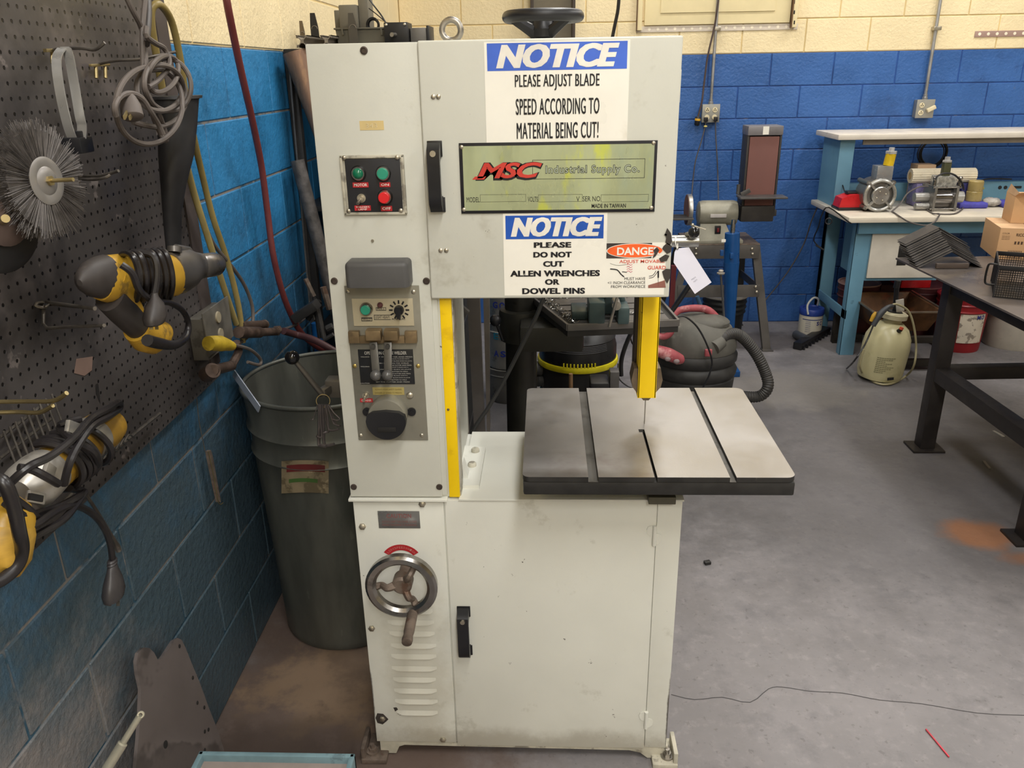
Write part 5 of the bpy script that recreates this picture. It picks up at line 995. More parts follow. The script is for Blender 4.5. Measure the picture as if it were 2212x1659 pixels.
b = B(); p = Y(1375, 730, 3.4); b.tube([Y(1372, 700, 3.42), Y(1352, 745, 3.42), Y(1342, 780, 3.42), Y(1342, 812, 3.42)], .010, 8, 4); b.tube([Y(1355, 700, 3.45), Y(1365, 740, 3.5), Y(1380, 755, 3.5)], .004, 6, 3); b.o('latch_strap', vb, vc)
b = B(); b.tube([Y(1335, 785, 3.4), Y(1336, 815, 3.38), Y(1352, 832, 3.38), Y(1372, 840, 3.38)], .003, 6, 4); b.tube([Y(1352, 690, 3.4), Y(1362, 715, 3.38), Y(1385, 730, 3.38)], .003, 6, 4); b.o('power_cord', blk, vc)
b = B(); b.cyl(Y(1140, 795, 3.6), Y(1172, 796, 3.6), .034); b.cyl(Y(1170, 796, 3.6), Y(1205, 797, 3.6), .028); b.o('hose_cuff', mat('hose_grey', '4a4a4a', .5), vc)
def ribbed(b, pts, r, rib=.006, n=14, step=.5):
    pts = [Vector(p) for p in pts]; out = []
    for i in range(len(pts)-1):
        p0, p1, p2, p3 = pts[max(i-1, 0)], pts[i], pts[i+1], pts[min(i+2, len(pts)-1)]
        cnt = max(2, int((p2-p1).length/(rib*step)))
        for k in range(cnt):
            t = k/cnt; out.append(.5*((2*p1)+(p2-p0)*t+(2*p0-5*p1+4*p2-p3)*t*t+(3*p1-p0-3*p2+p3)*t**3))
    out.append(pts[-1]); return b.tube(out, [r if i % 2 else r*.9 for i in range(len(out))], n, 1, smooth=False)
b = B(); ribbed(b, [Y(1130, 825, 3.65), Y(1165, 822, 3.6), Y(1190, 822, 3.6), (Y(1215, 812, 3.62))], .030, .012); b.o('hose', MATS['hose_grey'], vc)
b = B(); b.box(Y(1166, 760, 3.95).x, Y(1225, 760, 3.95).x, 3.95, 4.3, 0, Y(1180, 700, 3.95).z, .005); tq = b.o('teal_cabinet', mat('dark_teal', '20484c', .45, var=.1), label='low dark teal cabinet standing behind the black vacuum', cat='cabinet')
B().box(Y(1170, 760, 3.94).x, Y(1172, 760, 3.94).x, 3.942, 3.949, .05, .42).o('door_seam', dark, tq)
for i, (l, w_, h, mm) in enumerate(((1195, .09, .3, dkst), (1238, .05, .28, mat('wood_handle', '8a6a4a', .6)), (1320, .07, .34, gyst))):
    x = Y(l, 830, 3.3).x
    if i == 1: B().cyl((x, 3.30, 0), (x-.01, 3.33, .50), .009).o('wooden_handle', mm, label='wooden tool handle standing under the drill press table', cat='handle')
bt = thing('battery_stack', (Y(1293, 810, 3.3).x, 3.3, 0), 'stack of black cordless tool batteries below the yellow-rimmed vacuum', 'battery')
x = Y(1293, 810, 3.3).x
for k in range(6): B().box(x-.04, x+.04, 3.2, 3.32, .004+k*.085, .08+k*.085, .012).o('battery', blk, bt)
B().box(x+.045, x+.085, 3.24, 3.30, 0, .54, .004).o('grey_spine', gyst, bt)
# red and grey vacuum with its hose
RC = G(1498, 862); RC = Vector((.80, 4.12, 0)); rg = mat('dusty_vacuum_grey', '57554f', .65, var=.25, scale=7, spots=(('99958a', 4, .55, .12, .6), ('2f2d2b', 6, .6, .1, .5))); rr_ = mat('dusty_red_plastic', '9c4a50', .6, var=.2, scale=12, spots=(('d8a8a4', 8, .55, .1, .6),))
rb = mat('vacuum_base_black', '302f2e', .55, var=.25, spots=(('6a6863', 9, .6, .1, .5),))
rv = thing('dust_vacuum', (RC.x, RC.y, 0), 'dusty grey canister vacuum with red latches and a thick black hose', 'vacuum')
R_ = .215
B().lathe([(.19, .03), (.2, .05), (R_, .15), (R_+.004, .20), (R_-.006, .205), (R_+.010, .225), (R_+.014, .25), (R_, .275), (R_-.006, .28), (R_+.010, .30), (R_+.012, .33), (R_, .35)], RC, (0, 0, 1), 48, sq=.85).o('base_drum', rb, rv)
B().lathe([(R_, .352), (R_+.004, .37), (R_-.004, .42), (.185, .475), (.14, .51), (.08, .53), (0, .535)], RC, (0, 0, 1), 48, sq=.85).o('motor_head', rg, rv)
b = B(); c = Y(1500, 700, 4.05); loftp = [(RC.x-.12, RC.y-.02, .40), (RC.x, RC.y-.03, .45), (RC.x+.10, RC.y-.02, .40)]
b.tube([(RC.x-.15, RC.y-.02, .50), (RC.x-.09, RC.y, .56), (RC.x+.04, RC.y, .565), (RC.x+.11, RC.y, .51)], [.02, .018, .02, .02], 10, 5); b.o('carry_handle', rr_, rv)
b = B(); b.ball((RC.x+.05, RC.y-.03, .50), .10, 18, (1.2, .9, .45)); b.o('top_hump', rg, rv)
for k in (0, 1, 2, 3): a = pi/4+k*pi/2; B().ball((RC.x+.17*cos(a), RC.y+.14*sin(a), .028), .028, 12).o('caster', blk, rv)
c = Y(1432, 708, 3.93); b = B(); b.torus(c, (-.3, -1, .2), .045, .017, 28, 10); b.cyl(c, c+Vector((.02, .08, -.02)), .04); dk = b.o('red_dial', rr_, rv); B().lathe([(.03, 0), (.028, .006), (.008, .012)], c, (-.3, -1, .2), 18).o('dial_centre', mat('dial_grey', 'b59a98', .5), dk)
c = Y(1432, 772, 3.9); b = B(); b.tube([c+Vector((-.03, .02, .03)), c+Vector((.03, 0, .015)), c+Vector((.085, .01, -.015)), c+Vector((.095, .02, -.03))], [.03, .034, .03, .012], 12, 5); b.o('red_latch', rr_, rv)
for dx in (.02, .065): B().ball(c+Vector((dx, -.03, .008-dx*.3)), .016, 12, (1, .5, .8)).o('latch_hole', mat('latch_grey', '8a7a7a', .5), rv)
b = B(); c = Y(1530, 762, 3.9); b.obox(c, (1, 0, 0), (0, 1, 0), (0, 0, 1), .018, .01, .018, .004); b.o('red_switch', rr_, rv)
H = [Y(1548, 748, 3.98), Y(1566, 726, 4.02), Y(1597, 724, 4.08), Y(1632, 762, 4.1), Y(1655, 810, 4.08), Y(1658, 838, 4.05), Y(1640, 856, 4.05), Y(1605, 856, 4.05), Y(1575, 848, 4.08), Y(1545, 838, 4.1), Y(1500, 835, 4.15)]
b = B(); ribbed(b, H, .031, .011, 16, .55); b.o('hose', mat('hose_black', '363432', .55, var=.2, spots=(('6a655f', 6, .6, .1, .4),)), rv)
b = B(); b.cyl(Y(1540, 752, 3.96), Y(1556, 738, 4.0), .038); b.o('hose_port', rg, rv)
B().tube([Y(1462, 684, 3.8), Y(1480, 684, 3.8), Y(1505, 705, 3.8), Y(1525, 740, 3.8), (Y(1538, 780, 3.8)), Y(1532, 810, 3.8), Y(1516, 842, 3.8)], .0045, 8, 5).o('power_cord', blk, rv)
# sander stand + combined disc/belt sander
sg = mat('stand_grey', '5d5955', .5, .4, var=.15, scale=6); SY = 5.12
sd = thing('sander_stand', (1.13, 5.3, 0), 'grey angle-iron stand with splayed legs under the belt sander', 'stand')
ztop = .70; xl, xr = .93, 1.34
feet = {(-1, 0): (.76, 5.10), (1, 0): (1.465, 5.10), (-1, 1): (.80, 5.68), (1, 1): (1.40, 5.68)}
for (s, k), (fx, fy) in feet.items():
    top = Vector((xl if s < 0 else xr, SY+.03 if k == 0 else 5.5, ztop)); b = B(); bt_ = Vector((fx, fy, 0))
    b.bar(bt_, top, .05, .006, (0, 1, 0)); b.bar(bt_+Vector((-s*.022, .02, 0)), top+Vector((-s*.022, .02, 0)), .006, .04, (0, 1, 0)); b.box(fx-.035, fx+.035, fy-.03, fy+.03, 0, .008, .001); b.o('leg', sg if k == 0 else dkst, sd)
B().box(xl-.02, xr+.02, SY, SY+.008, ztop-.09, ztop, .002).o('front_rail', sg, sd)
B().box(xl-.02, xr+.02, SY, 5.52, ztop-.004, ztop+.003, .001).o('top_plate', rustst, sd)
zbz = Y(1560, 626, SY).z; B().box(.86, 1.385, SY-.0, SY+.012, zbz-.05, zbz+.03, .002).o('lower_rail', sg, sd)
B().bar((1.385, SY+.02, zbz), (1.36, 5.66, zbz), .006, .05).o('side_rail', sg, sd); B().bar((.84, SY+.02, zbz), (.84, 5.66, zbz), .006, .05).o('side_rail', sg, sd)
for (px, py) in ((1504, 538), (1504, 549), (1625, 538), (1626, 549), (1487, 629), (1633, 620), (1635, 631)): c = Y(px, py, SY-.008); B().ball((c.x, SY-.004, c.z), .009, 12, (1, 1, .6), (0, -1, 0)).o('bolt', zinc, sd)
bs = thing('belt_disc_sander', (1.13, 5.25, ztop), 'old grey bench sander with an upright brown belt and a side disc', 'sander')
og = mat('old_sander_grey', '8f8c7e', .45, .2, var=.2, scale=8, spots=(('c9c4b8', 7, .6, .08, .6), ('5d564a', 6, .6, .1, .5)))
SYm = 5.24; a_, c_ = Y(1506, 460, SYm), Y(1592, 460, SYm)
b = B(); b.lathe([(.05, 0), (.072, .008), (.078, .03), (.078, c_.x-a_.x-.03), (.072, c_.x-a_.x-.008), (.05, c_.x-a_.x)], (a_.x, SYm, a_.z), (1, 0, 0), 32); b.o('motor', og, bs)
b = B(); zb2 = ztop+.004; zm = a_.z-.06; b.add([(a_.x+.05+dx*k, SYm+dy*k2, z) for z, k, k2 in ((zb2+.02, 1.0, 1.1), (zm, .72, .8)) for dx, dy in ((-.05, -.08), (.17, -.08), (.17, .08), (-.05, .08))], [(3, 2, 1, 0), (4, 5, 6, 7), (0, 1, 5, 4), (1, 2, 6, 5), (2, 3, 7, 6), (3, 0, 4, 7)]); b.box(a_.x-.03, a_.x+.28, SYm-.11, SYm+.11, zb2, zb2+.022, .004); b.o('pedestal', og, bs)
b = B(); c = Y(1551, 497, SYm-.085); b.box(c.x-.018, c.x+.018, SYm-.084, SYm-.06, c.z-.025, c.z+.025, .003); b.o('switch_box', blk, bs); b = B(); b.box(c.x-.007, c.x+.007, SYm-.090, SYm-.083, c.z-.013, c.z+.013, .002); b.o('switch', mat('switch_red', '6b1f22', .4), bs)
b = B(); c = Y(1552, 466, SYm-.08); b.box(c.x-.05, c.x+.05, SYm-.082, SYm-.07, c.z-.012, c.z+.010, .001); b.o('name_label', mat('pale_label', 'b9b3b0', .5), bs)
b = B(); c = Y(1490, 453, SYm); b.lathe([(.095, 0), (.098, .004), (.098, .026), (.02, .03)], (c.x-.02, SYm, c.z), (1, 0, 0), 36); b.o('disc_rim', mat('disc_aluminium', 'a8a6a2', .3, .8), bs); B().lathe([(.094, -.001), (.094, -.003)], (c.x-.02, SYm, c.z), (1, 0, 0), 36).o('sanding_disc', mat('sanding_brown', '6a4b40', .8), bs)
b = B(); c = Y(1478, 468, SYm-.05); b.box(c.x-.09, c.x+.045, SYm-.14, SYm+.02, c.z-.008, c.z+.004, .002); dtb = b.o('disc_table', gyst, bs)
for k in range(6): B().box(c.x-.085, c.x+.04, SYm-.13+k*.024, SYm-.127+k*.024, c.z+.004, c.z+.0055).o('table_groove', dark, dtb)
BY = 5.2; f = lambda px, py: Y(px, py, BY)
b = B(); l, r_ = f(1612, 350), f(1683, 350); zt2, zb3 = f(1650, 272).z, f(1650, 478).z
b.box(l.x-.004, l.x+.008, BY, BY+.14, zb3+.03, zt2-.02, .002); b.box(r_.x-.008, r_.x+.004, BY, BY+.14, zb3+.03, zt2-.02, .002); b.box(l.x, r_.x, BY+.02, BY+.12, zb3+.05, zt2-.06); b.o('belt_frame', mat('sander_dark_grey', '3d3a38', .5, .3), bs)
b = B(); b.box(l.x-.006, r_.x+.006, BY-.01, BY+.15, zt2-.055, zt2, .006); b.o('top_guard', mat('guard_grey', '7d7a7d', .4, .3, var=.08), bs); b = B(); m_ = (l.x+r_.x)/2; b.box(m_-.018, m_+.018, BY-.0115, BY-.009, zt2-.05, zt2-.003); b.o('paper_label', paper, bs)
b = B(); b.box(l.x+.011, r_.x-.011, BY-.001, BY+.019, zb3+.055, zt2-.062, .004); b.o('sanding_belt', mat('belt_brown', '75504a', .85, var=.1, scale=3, st=(1, 1, .2)), bs)
b = B(); b.box(l.x-.01, r_.x-.005, BY-.02, BY+.15, zb3, zb3+.10, .01); b.box(r_.x-.01, r_.x+.02, BY+.01, BY+.05, zb3+.03, zb3+.07, .006); b.o('lower_housing', MATS['sander_dark_grey'], bs)
b = B(); zt3 = f(1640, 420).z; b.box(f(1590, 420).x, f(1690, 420).x, BY-.13, BY-.004, zt3-.012, zt3, .003); b.obox((l.x+.0, BY-.05, zt3+.02), (1, 0, .5), (0, 1, 0), (-.5, 0, 1), .03, .004, .014, .002); b.cyl((l.x-.03, BY+.02, zt3), (l.x-.03, BY+.02, zt3+.06), .012); b.o('work_table', gyst, bs)
# hydraulic lift post
hb = mat('hydraulic_blue', '12457c', .35, var=.08, spots=(('0b2f58', 4, .6, .15, .4),)); bY = 4.7
t0, b0 = Y(1582, 503, bY), Y(1573, 800, bY); hl = thing('hydraulic_jack_post', (b0.x, bY, 0), 'tall tapered blue hydraulic lift post with a slim rod, before the sander', 'lift')
b = B(); b.lathe([(.042, 0), (.044, .1), (.044, (b0-t0).length*.2), (.046, (b0-t0).length*.2), (.043, (b0-t0).length*.25), (.020, (b0-t0).length*.98)], t0, b0-t0, 24); b.o('tapered_mast', hb, hl)
b = B(); b.cyl(t0, t0+Vector((0, 0, .05)), .014); b.cyl(t0+Vector((0, 0, .045)), t0+Vector((0, 0, .075)), .011, n=6); b.o('piston', chrome, hl)
b = B(); b.box(b0.x-.06, b0.x+.05, bY-.10, bY+.10, 0, .035, .004); b.box(b0.x-.05, b0.x-.0, bY-.12, bY-.08, 0, .06, .004); b.cyl((b0.x, bY, .03), (b0.x, bY, .12), .03); b.o('foot_plate', hb, hl)
p0, p1 = Y(1557, 592, bY-.06), Y(1571, 780, bY-.06); b = B(); b.cyl(p0, p1, .0065); b.cyl(p0.lerp(p1, .5), p0.lerp(p1, .55), .012); b.o('slim_rod', gyst, hl)
b = B(); b.lathe([(.022, 0), (.024, .008), (.012, .012), (.016, .02), (.010, .026)], p0, (0, 0, 1), 8); b.o('star_knob', mat('star_knob', 'a29c92', .4, .5), hl)
b = B(); b.tube([Y(1506, 640, bY-.1), Y(1530, 708, bY-.1)], [.012, .013], 10, smooth=False); b.cyl(Y(1528, 706, bY-.1), Y(1550, 718, bY-.02), .02); b.o('pump_handle', mat('handle_blue_grey', '34506c', .5), hl)
b = B(); c = Y(1563, 520, bY-.045); b.box(c.x-.012, c.x+.012, bY-.0475, bY-.044, c.z-.008, c.z+.008); b.o('white_label', paper, hl)
for px, py in ((1559, 546), (1580, 552)): c = Y(px, py, bY-.045); B().box(c.x-.009, c.x+.009, bY-.058, bY-.036, c.z-.016, c.z+.016, .002).o('lug', hb, hl)
# black bucket below the sander
bc_ = thing('bucket', (1.235, 5.42, 0), 'black ribbed bucket with a dusty silver lid under the sander stand', 'bucket')
B().lathe([(.12, 0), (.125, .02), (.135, .18), (.145, .185), (.138, .20), (.148, .22), (.140, .235), (.150, .255), (.142, .27), (.152, .29)], (1.235, 5.42, 0), (0, 0, 1), 36).o('bucket_body', mat('bucket_black', '1b1b1b', .5), bc_)
B().lathe([(.152, .29), (.156, .296), (.154, .306), (.140, .308), (.138, .298), (0, .296)], (1.235, 5.42, 0), (0, 0, 1), 36, False, False).o('lid', mat('dusty_silver_lid', 'a09a92', .45, .4, var=.2), bc_)
# dark tube near the tag (vacuum wand)
b = B(); b.tube([Y(1500, 600, 3.9), Y(1470, 645, 3.9), Y(1445, 680, 3.9), Y(1425, 700, 3.92)], .013, 10, 3); b.o('vacuum_wand', blk, rv)
b = B(); b.box(Y(1451, 650, 4.9).x-.015, Y(1451, 650, 4.9).x+.015, 4.885, 4.915, 0, .62); b.o('red_post', mat('dark_red_post', '5a1f22', .5), label='dark red steel post behind the grey vacuum, left of the stand', cat='post')
# paper tag on the saw and the clamp knob it hangs from
kY = 1.80; b = B(); a_, c_ = Y(1464, 521, kY), Y(1508, 520, kY); r_ = (Y(1486, 508, kY).z-Y(1486, 534, kY).z)/2
b.cyl((.262, kY, a_.z), (c_.x, kY, a_.z), r_, n=28); ck = b.o('guide_clamp_knob', mat('satin_knob', '9a9a98', .3, .9, var=.05), saw); c = Y(1499, 502, kY-.03); B().ball(c, .0125, 20).o('ball_knob', MATS['gloss_black_knob'], ck)
b = B(); b.cyl(Y(1496, 487, kY-.01), Y(1524, 496, kY-.01), .0016); b.ball(Y(1496, 486, kY-.01), .004, 10); b.cyl(c, (c.x-.01, kY, c.z-.01), .005); b.o('lock_pin', zinc, ck)
tg = thing('paper_tag', Y(1497, 600, 1.79), 'white paper tag tied on by a string at the right edge of the bandsaw', 'tag')
tp_ = [(1457, 545), (1461, 537), (1488, 534), (1537, 610), (1501, 635), (1455, 567)]
A_ = [Y(x, y, 1.785) for x, y in tp_]; b = B(); n = len(A_); b.add(A_+[p+Vector((0, .0004, 0)) for p in A_], [tuple(range(n)), tuple(range(2*n-1, n-1, -1))]+[(i, n+i, n+(i+1) % n, (i+1) % n) for i in range(n)]); b.o('card', mat('tag_card', 'e4e3f2', .5, var=.02), tg)
B().tube([Y(1463, 538, 1.783), Y(1459, 524, 1.783), Y(1459, 512, 1.79), Y(1463, 520, 1.79), Y(1464, 536, 1.783)], .0012, 6, 3).o('string', paper, tg); c = Y(1463, 537, 1.784); B().lathe([(.0026, 0), (.0026, .0006)], c, (0, -1, 0), 12).o('eyelet', dark, tg)
b = B(); u = (Y(1537, 610, 1.785)-Y(1501, 635, 1.785)).normalized(); v = u.cross(Vector((0, 1, 0))).normalized(); v = v if v.z > 0 else -v
b.text('MJ25', Y(1495, 606, 1.7845), u, v, .011, .0035); b.text('AJ25', Y(1499, 611, 1.7845), u, v, .010, .0035); b.o('lettering', mat('tag_print', '8a8896', .6), tg, flat=True)
# ============================================================ BACK WALL
gpip = mat('galvanised_pipe', 'a5a6a8', .35, .7, var=.1); obx = mat('outlet_steel', '9a9992', .45, .6, var=.1); ivory = mat('ivory', 'cfc3a3', .5)
def wall_outlet(px, py, lab, clip, kk):
    c = Y(px, py, YB); t = thing('wall_outlet', (c.x, YB, c.z), lab, 'outlet'); s = .055
    B().box(c.x-s, c.x+s, YB-.055, YB-.002, c.z-s, c.z+s, .004).o('box_body', obx, t)
    B().box(c.x-s-.003, c.x+s+.003, YB-.060, YB-.055, c.z-s-.003, c.z+s+.003, .002).o('cover_plate', obx, t)
    for dx in (-.025, .025):
        for dz in (-.025, .022):
            if kk == 2 and dx > 0: continue
            sk = B().lathe([(.017, 0), (.016, .004)], (c.x+dx, YB-.06, c.z+dz), (0, -1, 0), 20).o('socket', ivory, t)
            if dz > 0 or kk == 2:
                b = B(); [b.box(c.x+dx+ex-.002, c.x+dx+ex+.002, YB-.0655, YB-.0635, c.z+dz+ez-.004, c.z+dz+ez+.004) for ex, ez in ((-.006, -.002), (.006, -.002), (0, .008))]; b.o('slots', dark, sk, kind='stuff')
    if kk == 2: B().obox((c.x+.032, YB-.075, c.z-.0), (1, 0, .5), (0, 1, 0), (-.5, 0, 1), .028, .012, .012, .004).o('switch_plug', ivory, t)
    b = B(); b.cyl((c.x, YB-.03, c.z+s), (c.x, YB-.03, 3.5), .0105, n=14); b.lathe([(.018, 0), (.018, .015), (.014, .018), (.014, .035)], (c.x, YB-.03, c.z+s), (0, 0, 1), 16); b.o('conduit', gpip, t)
    if clip: zc = Y(px+18, 62, YB).z; B().box(c.x-.018, c.x+.03, YB-.046, YB-.002, zc-.012, zc+.012, .003).o('conduit_clip', zinc, t)
    return t, c
t1, c1 = wall_outlet(1532, 244, 'grey four-way wall outlet with two cords plugged in, left of the sander', True, 1)
t2_, c2_ = wall_outlet(1990, 234, 'grey wall outlet with an ivory plug above the blue workbench shelf', True, 2)
crd = mat('grey_cord', '55504e', .5)
for k, pts in enumerate(([(1525, 258), (1523, 274), (1515, 305), (1502, 350), (1496, 400), (1494, 430)], [(1546, 257), (1546, 290), (1549, 340), (1551, 390), (1552, 432)])):
    b = B(); b.tube([Y(*p, YB-.07) for p in pts[:-1]]+[Y(*pts[-1], 5.5)], .004, 6, 4); b.o('cord', crd, t1)
    c = Y(*pts[0], YB-.075); B().obox(c, (1, 0, 0), (0, 1, 0), (0, 0, 1), .012, .014, .014, .004).o('plug', blk, t1)
c = Y(1524, 273, YB-.07); B().ball(c, .009, 12, (1.4, 1, .8)).o('yellow_tag', mat('tag_yellow', 'd8c878', .5), t1)
lc = thing('hanging_cable', (1.1, 5.7, 1.5), 'dark cable hanging beside the left conduit with a yellow-banded connector', 'cable')
B().tube([Y(1556, -30, YB-.06), Y(1549, 20, YB-.06), Y(1543, 60, YB-.05), Y(1529, 120, YB-.05), Y(1521, 180, YB-.05), Y(1516, 220, YB-.06), Y(1507, 255, YB-.06)], .006, 8, 4).o('cord', mat('brown_cord', '4a3d3a', .5), lc)
cn = B().lathe([(.014, 0), (.018, .006), (.018, .05), (.012, .058)], Y(1508, 252, YB-.06), (-.1, 0, -1), 16).o('connector', blk, lc); B().lathe([(.0185, .012), (.019, .014), (.019, .024), (.0185, .026)], Y(1508, 252, YB-.06), (-.1, 0, -1), 16).o('yellow_band', mat('band_yellow', 'd0a030', .4), cn)
B().tube([Y(1338, -20, 4.6), Y(1335, 20, 4.6), Y(1328, 55, 4.6), Y(1319, 100, 4.6)], .009, 8, 4).o('drop_cable', blk, label='black cable dropping from above behind the top edge of the bandsaw', cat='cable')
# steel column with dark edges
xa, xb = Y(1146, 50, 5.68).x, Y(1242, 50, 5.68).x
cl = thing('steel_column', ((xa+xb)/2, 5.7, 0), 'brownish steel building column against the back wall behind the tension wheel', 'column')
B().box(xa+.02, xb-.02, 5.70, 5.73, 0, 3.8).o('web', mat('column_web', '6b6250', .5, var=.1), cl)
for x in (xa, xb-.02): B().box(x, x+.02, 5.62, 5.74, 0, 3.8, .003).o('flange', mat('column_flange', '3a3028', .5), cl)
# blocked window with rails
xw0, xw1 = Y(1392, 30, YB).x, Y(1706, 30, YB).x; zw = Y(1550, 52, YB).z
pb_ = mat('window_panel_paint', 'ecdcae', .45, var=.03)
wn = thing('window_1', (0, 0, 0), 'x', 'window'); 
for k in ('label', 'category'): del wn[k]
wn['kind'] = 'structure'
B().box(xw0, xw1, YB-.018, YB-.001, zw, 3.1, .003).o('window_frame', pb_, wn)
B().box(xw0+.1, xw1-.1, YB-.026, YB-.018, zw+.07, 3.0, .002).o('blank_panel', pb_, wn)
for x, mm in ((Y(1381, 30, YB).x, pb_), (Y(1714, 30, YB).x, pb_)):
    q = B().box(x-.015, x+.015, YB-.045, YB-.001, zw-.03, 3.1, .004).o('side_rail', mm, wn); B().box(x-.019, x-.015, YB-.05, YB-.001, zw-.03, 3.1).o('rail_edge', mat('rail_rust', '6b5138', .6), wn)
for py in (4, 26, 48): c = Y(1716, py, YB-.046); B().box(c.x-.004, c.x+.004, YB-.0465, YB-.044, c.z-.012, c.z+.010, .001).o('rail_slot', dark, wn)
def strap(l, r, py, mm, lab, nm='perforated_strap'):
    a, c = Y(l, py, YB), Y(r, py, YB); t = thing(nm, ((a.x+c.x)/2, YB, a.z), lab, 'strap'); zc = a.z
    B().box(a.x, c.x, YB-.006, YB-.001, zc-.018, zc+.018, .001).o('strip', mm, t)
    n = int((c.x-a.x)/.055); 
    for i in range(n): x = a.x+.03+i*.055; B().lathe([(.010, 0), (.009, .0008)], (x, YB-.006, zc), (0, -1, 0), 8).o('hole', mat('strap_hole_white', 'f0e6d0', .6) if mm is not rustst or i != 3 else dark, t)
strap(1374, 1722, 64, mat('faded_strap', 'd9cdbd', .5, var=.05), 'pale painted perforated strap under the blocked window')
strap(2105, 2300, 74, mat('purple_brown_strap', 'a3877c', .5, var=.08), 'brownish perforated metal strap on the beige wall at the upper right')
# ============================================================ WORKBENCH
teal = mat('bench_teal', '6490a8', .45, var=.06, scale=4, spots=(('2f4f5c', 14, .66, .05, .4), ('3f6a7c', 3, .55, .2, .3))); lam = mat('worktop_laminate', 'cdc4b4', .4, var=.05, spots=(('a89c88', 5, .6, .2, .4),))
bn = thing('workbench', (2.7, 5.25, 0), 'blue steel workbench with a pale worktop and raised rear shelf at the right', 'workbench'); X0, X1 = 1.80, 3.9
B().box(X0, X1, 4.87, 5.60, .872, .905, .008).o('worktop', lam, bn)
B().box(X0, X1, 5.22, 5.66, 1.318, 1.350, .006).o('rear_shelf', mat('shelf_laminate', 'd4ccc0', .4, var=.05, spots=(('8a8278', 8, .66, .08, .4),)), bn)
B().box(X0+.17, X1-.1, 5.262, 5.275, 1.285, 1.318).o('shelf_lip', mat('lip_brown', '7d756a', .5), bn)
b = B(); b.prism([(5.60, .905), (5.60, 1.318), (5.26, 1.318), (5.34, .905)][::-1], (X0+.03, 0, 0), (0, 1, 0), ZA, .02) if 0 else b.add([(x, y, z) for x in (X0+.04, X0+.06) for y, z in ((5.60, .905), (5.60, 1.318), (5.30, 1.318), (5.30, .905))], [(0, 1, 2, 3), (7, 6, 5, 4), (0, 4, 5, 1), (1, 5, 6, 2), (2, 6, 7, 3), (3, 7, 4, 0)]); b.box(X0+.04, X0+.13, 5.285, 5.30, .905, 1.318, .002); b.o('end_panel', teal, bn)
B().box(X0+.06, X1-.1, 5.50, 5.56, .905, 1.02, .003).o('power_rail', teal, bn)
for px in (2160, 2172): c = Y(px, 405, 5.5); B().lathe([(.012, 0), (.011, .003)], (c.x, 5.5, c.z), (0, -1, 0), 16).o('socket', blk, bn)
a, c = Y(2181, 404, 5.5), Y(2206, 403, 5.5); B().box(a.x, c.x, 5.494, 5.50, a.z-.008, a.z+.006).o('switch_strip', blk, bn)
B().box(X0+.1, X1-.1, 4.96, 4.985, .79, .872, .002).o('front_apron', teal, bn)
for x in (1.90, 3.7):
    for y in (5.0, 5.52):
        b = B(); b.box(x, x+.09, y, y+.004 if y < 5.3 else y+.06, .0, .872, .001); b.box(x, x+.005, y, y+.06, .0, .872, .001); b.o('leg', teal, bn)
B().box(1.90, 1.912, 5.0, 5.56, .24, .30, .002).o('side_rail', teal, bn)
B().box(1.845, 3.0, 5.03, 5.5, .0, .0) if 0 else None
dc = B(); dx0, dx1 = 2.00, 2.42; dz0, dz1 = Y(1930, 603, 5.0).z, Y(1930, 500, 5.0).z
dc.box(dx0-.02, dx1+.015, 5.004, 5.40, dz0-.01, .872, .003); dr_ = dc.o('drawer_unit', teal, bn)
B().box(dx0, dx1-.005, 4.99, 5.004, dz0+.01, dz1-.005, .003).o('drawer_front', mat('drawer_white', 'cfc9bd', .45, var=.05, spots=(('a39b8c', 7, .6, .2, .4),)), dr_)
for (l, t, r, bt) in ((1943, 532, 1962, 556), (1938, 562, 1956, 573)):
    a, c = Y(l, t, 4.988), Y(r, bt, 4.988); B().box(a.x, c.x, 4.987, 4.991, c.z, a.z, .001).o('pull_recess', dark, dr_)
# things on the worktop
WZ = .9055
ch = thing('battery_charger', (1.93, 5.2, WZ), 'red cordless tool charger at the left end of the workbench', 'charger'); redp = mat('glossy_red', 'c01c22', .35, var=.08)
b = B(); x0, x1 = Y(1806, 435, 5.18).x, Y(1870, 435, 5.18).x; b.box(x0, x1, 5.12, 5.26, WZ, WZ+.018, .004); b.o('base_tray', blk, ch)
b = B(); b.add([(x0+.01+k*.02*(1 if i in (0, 3) else 0), y, z) for z, k in ((WZ+.018, 0), (WZ+.085, 1)) for i, y in ((0, 5.12+k*.03), (1, 5.12+k*.03), (2, 5.25), (3, 5.25))], [(0, 1, 2, 3)]) if 0 else b.prism([(0, 0), (x1-x0-.01, 0), (x1-x0-.01, .08), (.07, .075), (.012, .055)], (x0+.005, 5.25, WZ+.018), XA, ZA, .12); b.o('red_shell', redp, ch)
b = B(); b.box(x0+.06, x1-.01, 5.17, 5.23, WZ+.09, WZ+.11, .008); b.o('battery_top', blk, ch); B().tube([(x0+.07, 5.25, WZ+.1), (x0+.06, 5.32, WZ+.15), (x0+.04, 5.42, WZ+.12)], .004, 6, 4).o('cord', blk, ch)
mg = mat('motor_cast', '807e7a', .35, .7, var=.15, scale=10); clr = mat('clear_acrylic', 'b9c4c8', .1, 0, var=.05, trans=.6, rvar=0)
m1 = thing('pneumatic_motor', (Y(1900, 455, 5.1).x, 5.14, WZ), 'grey finned motor with a yellow sight cylinder on the workbench', 'motor')
c = Y(1900, 424, 5.06); R_ = c.z-WZ+.002; R_ = min(max(R_, .08), .12); c.z = WZ+R_+.004
b = B(); 
for k in range(4):
    a = pi/4+k*pi/2; o_ = Vector((c.x+R_*1.08*cos(a), 5.06, c.z+R_*1.08*sin(a))); b.cyl(o_, o_+Vector((0, .16, 0)), .014, n=12)
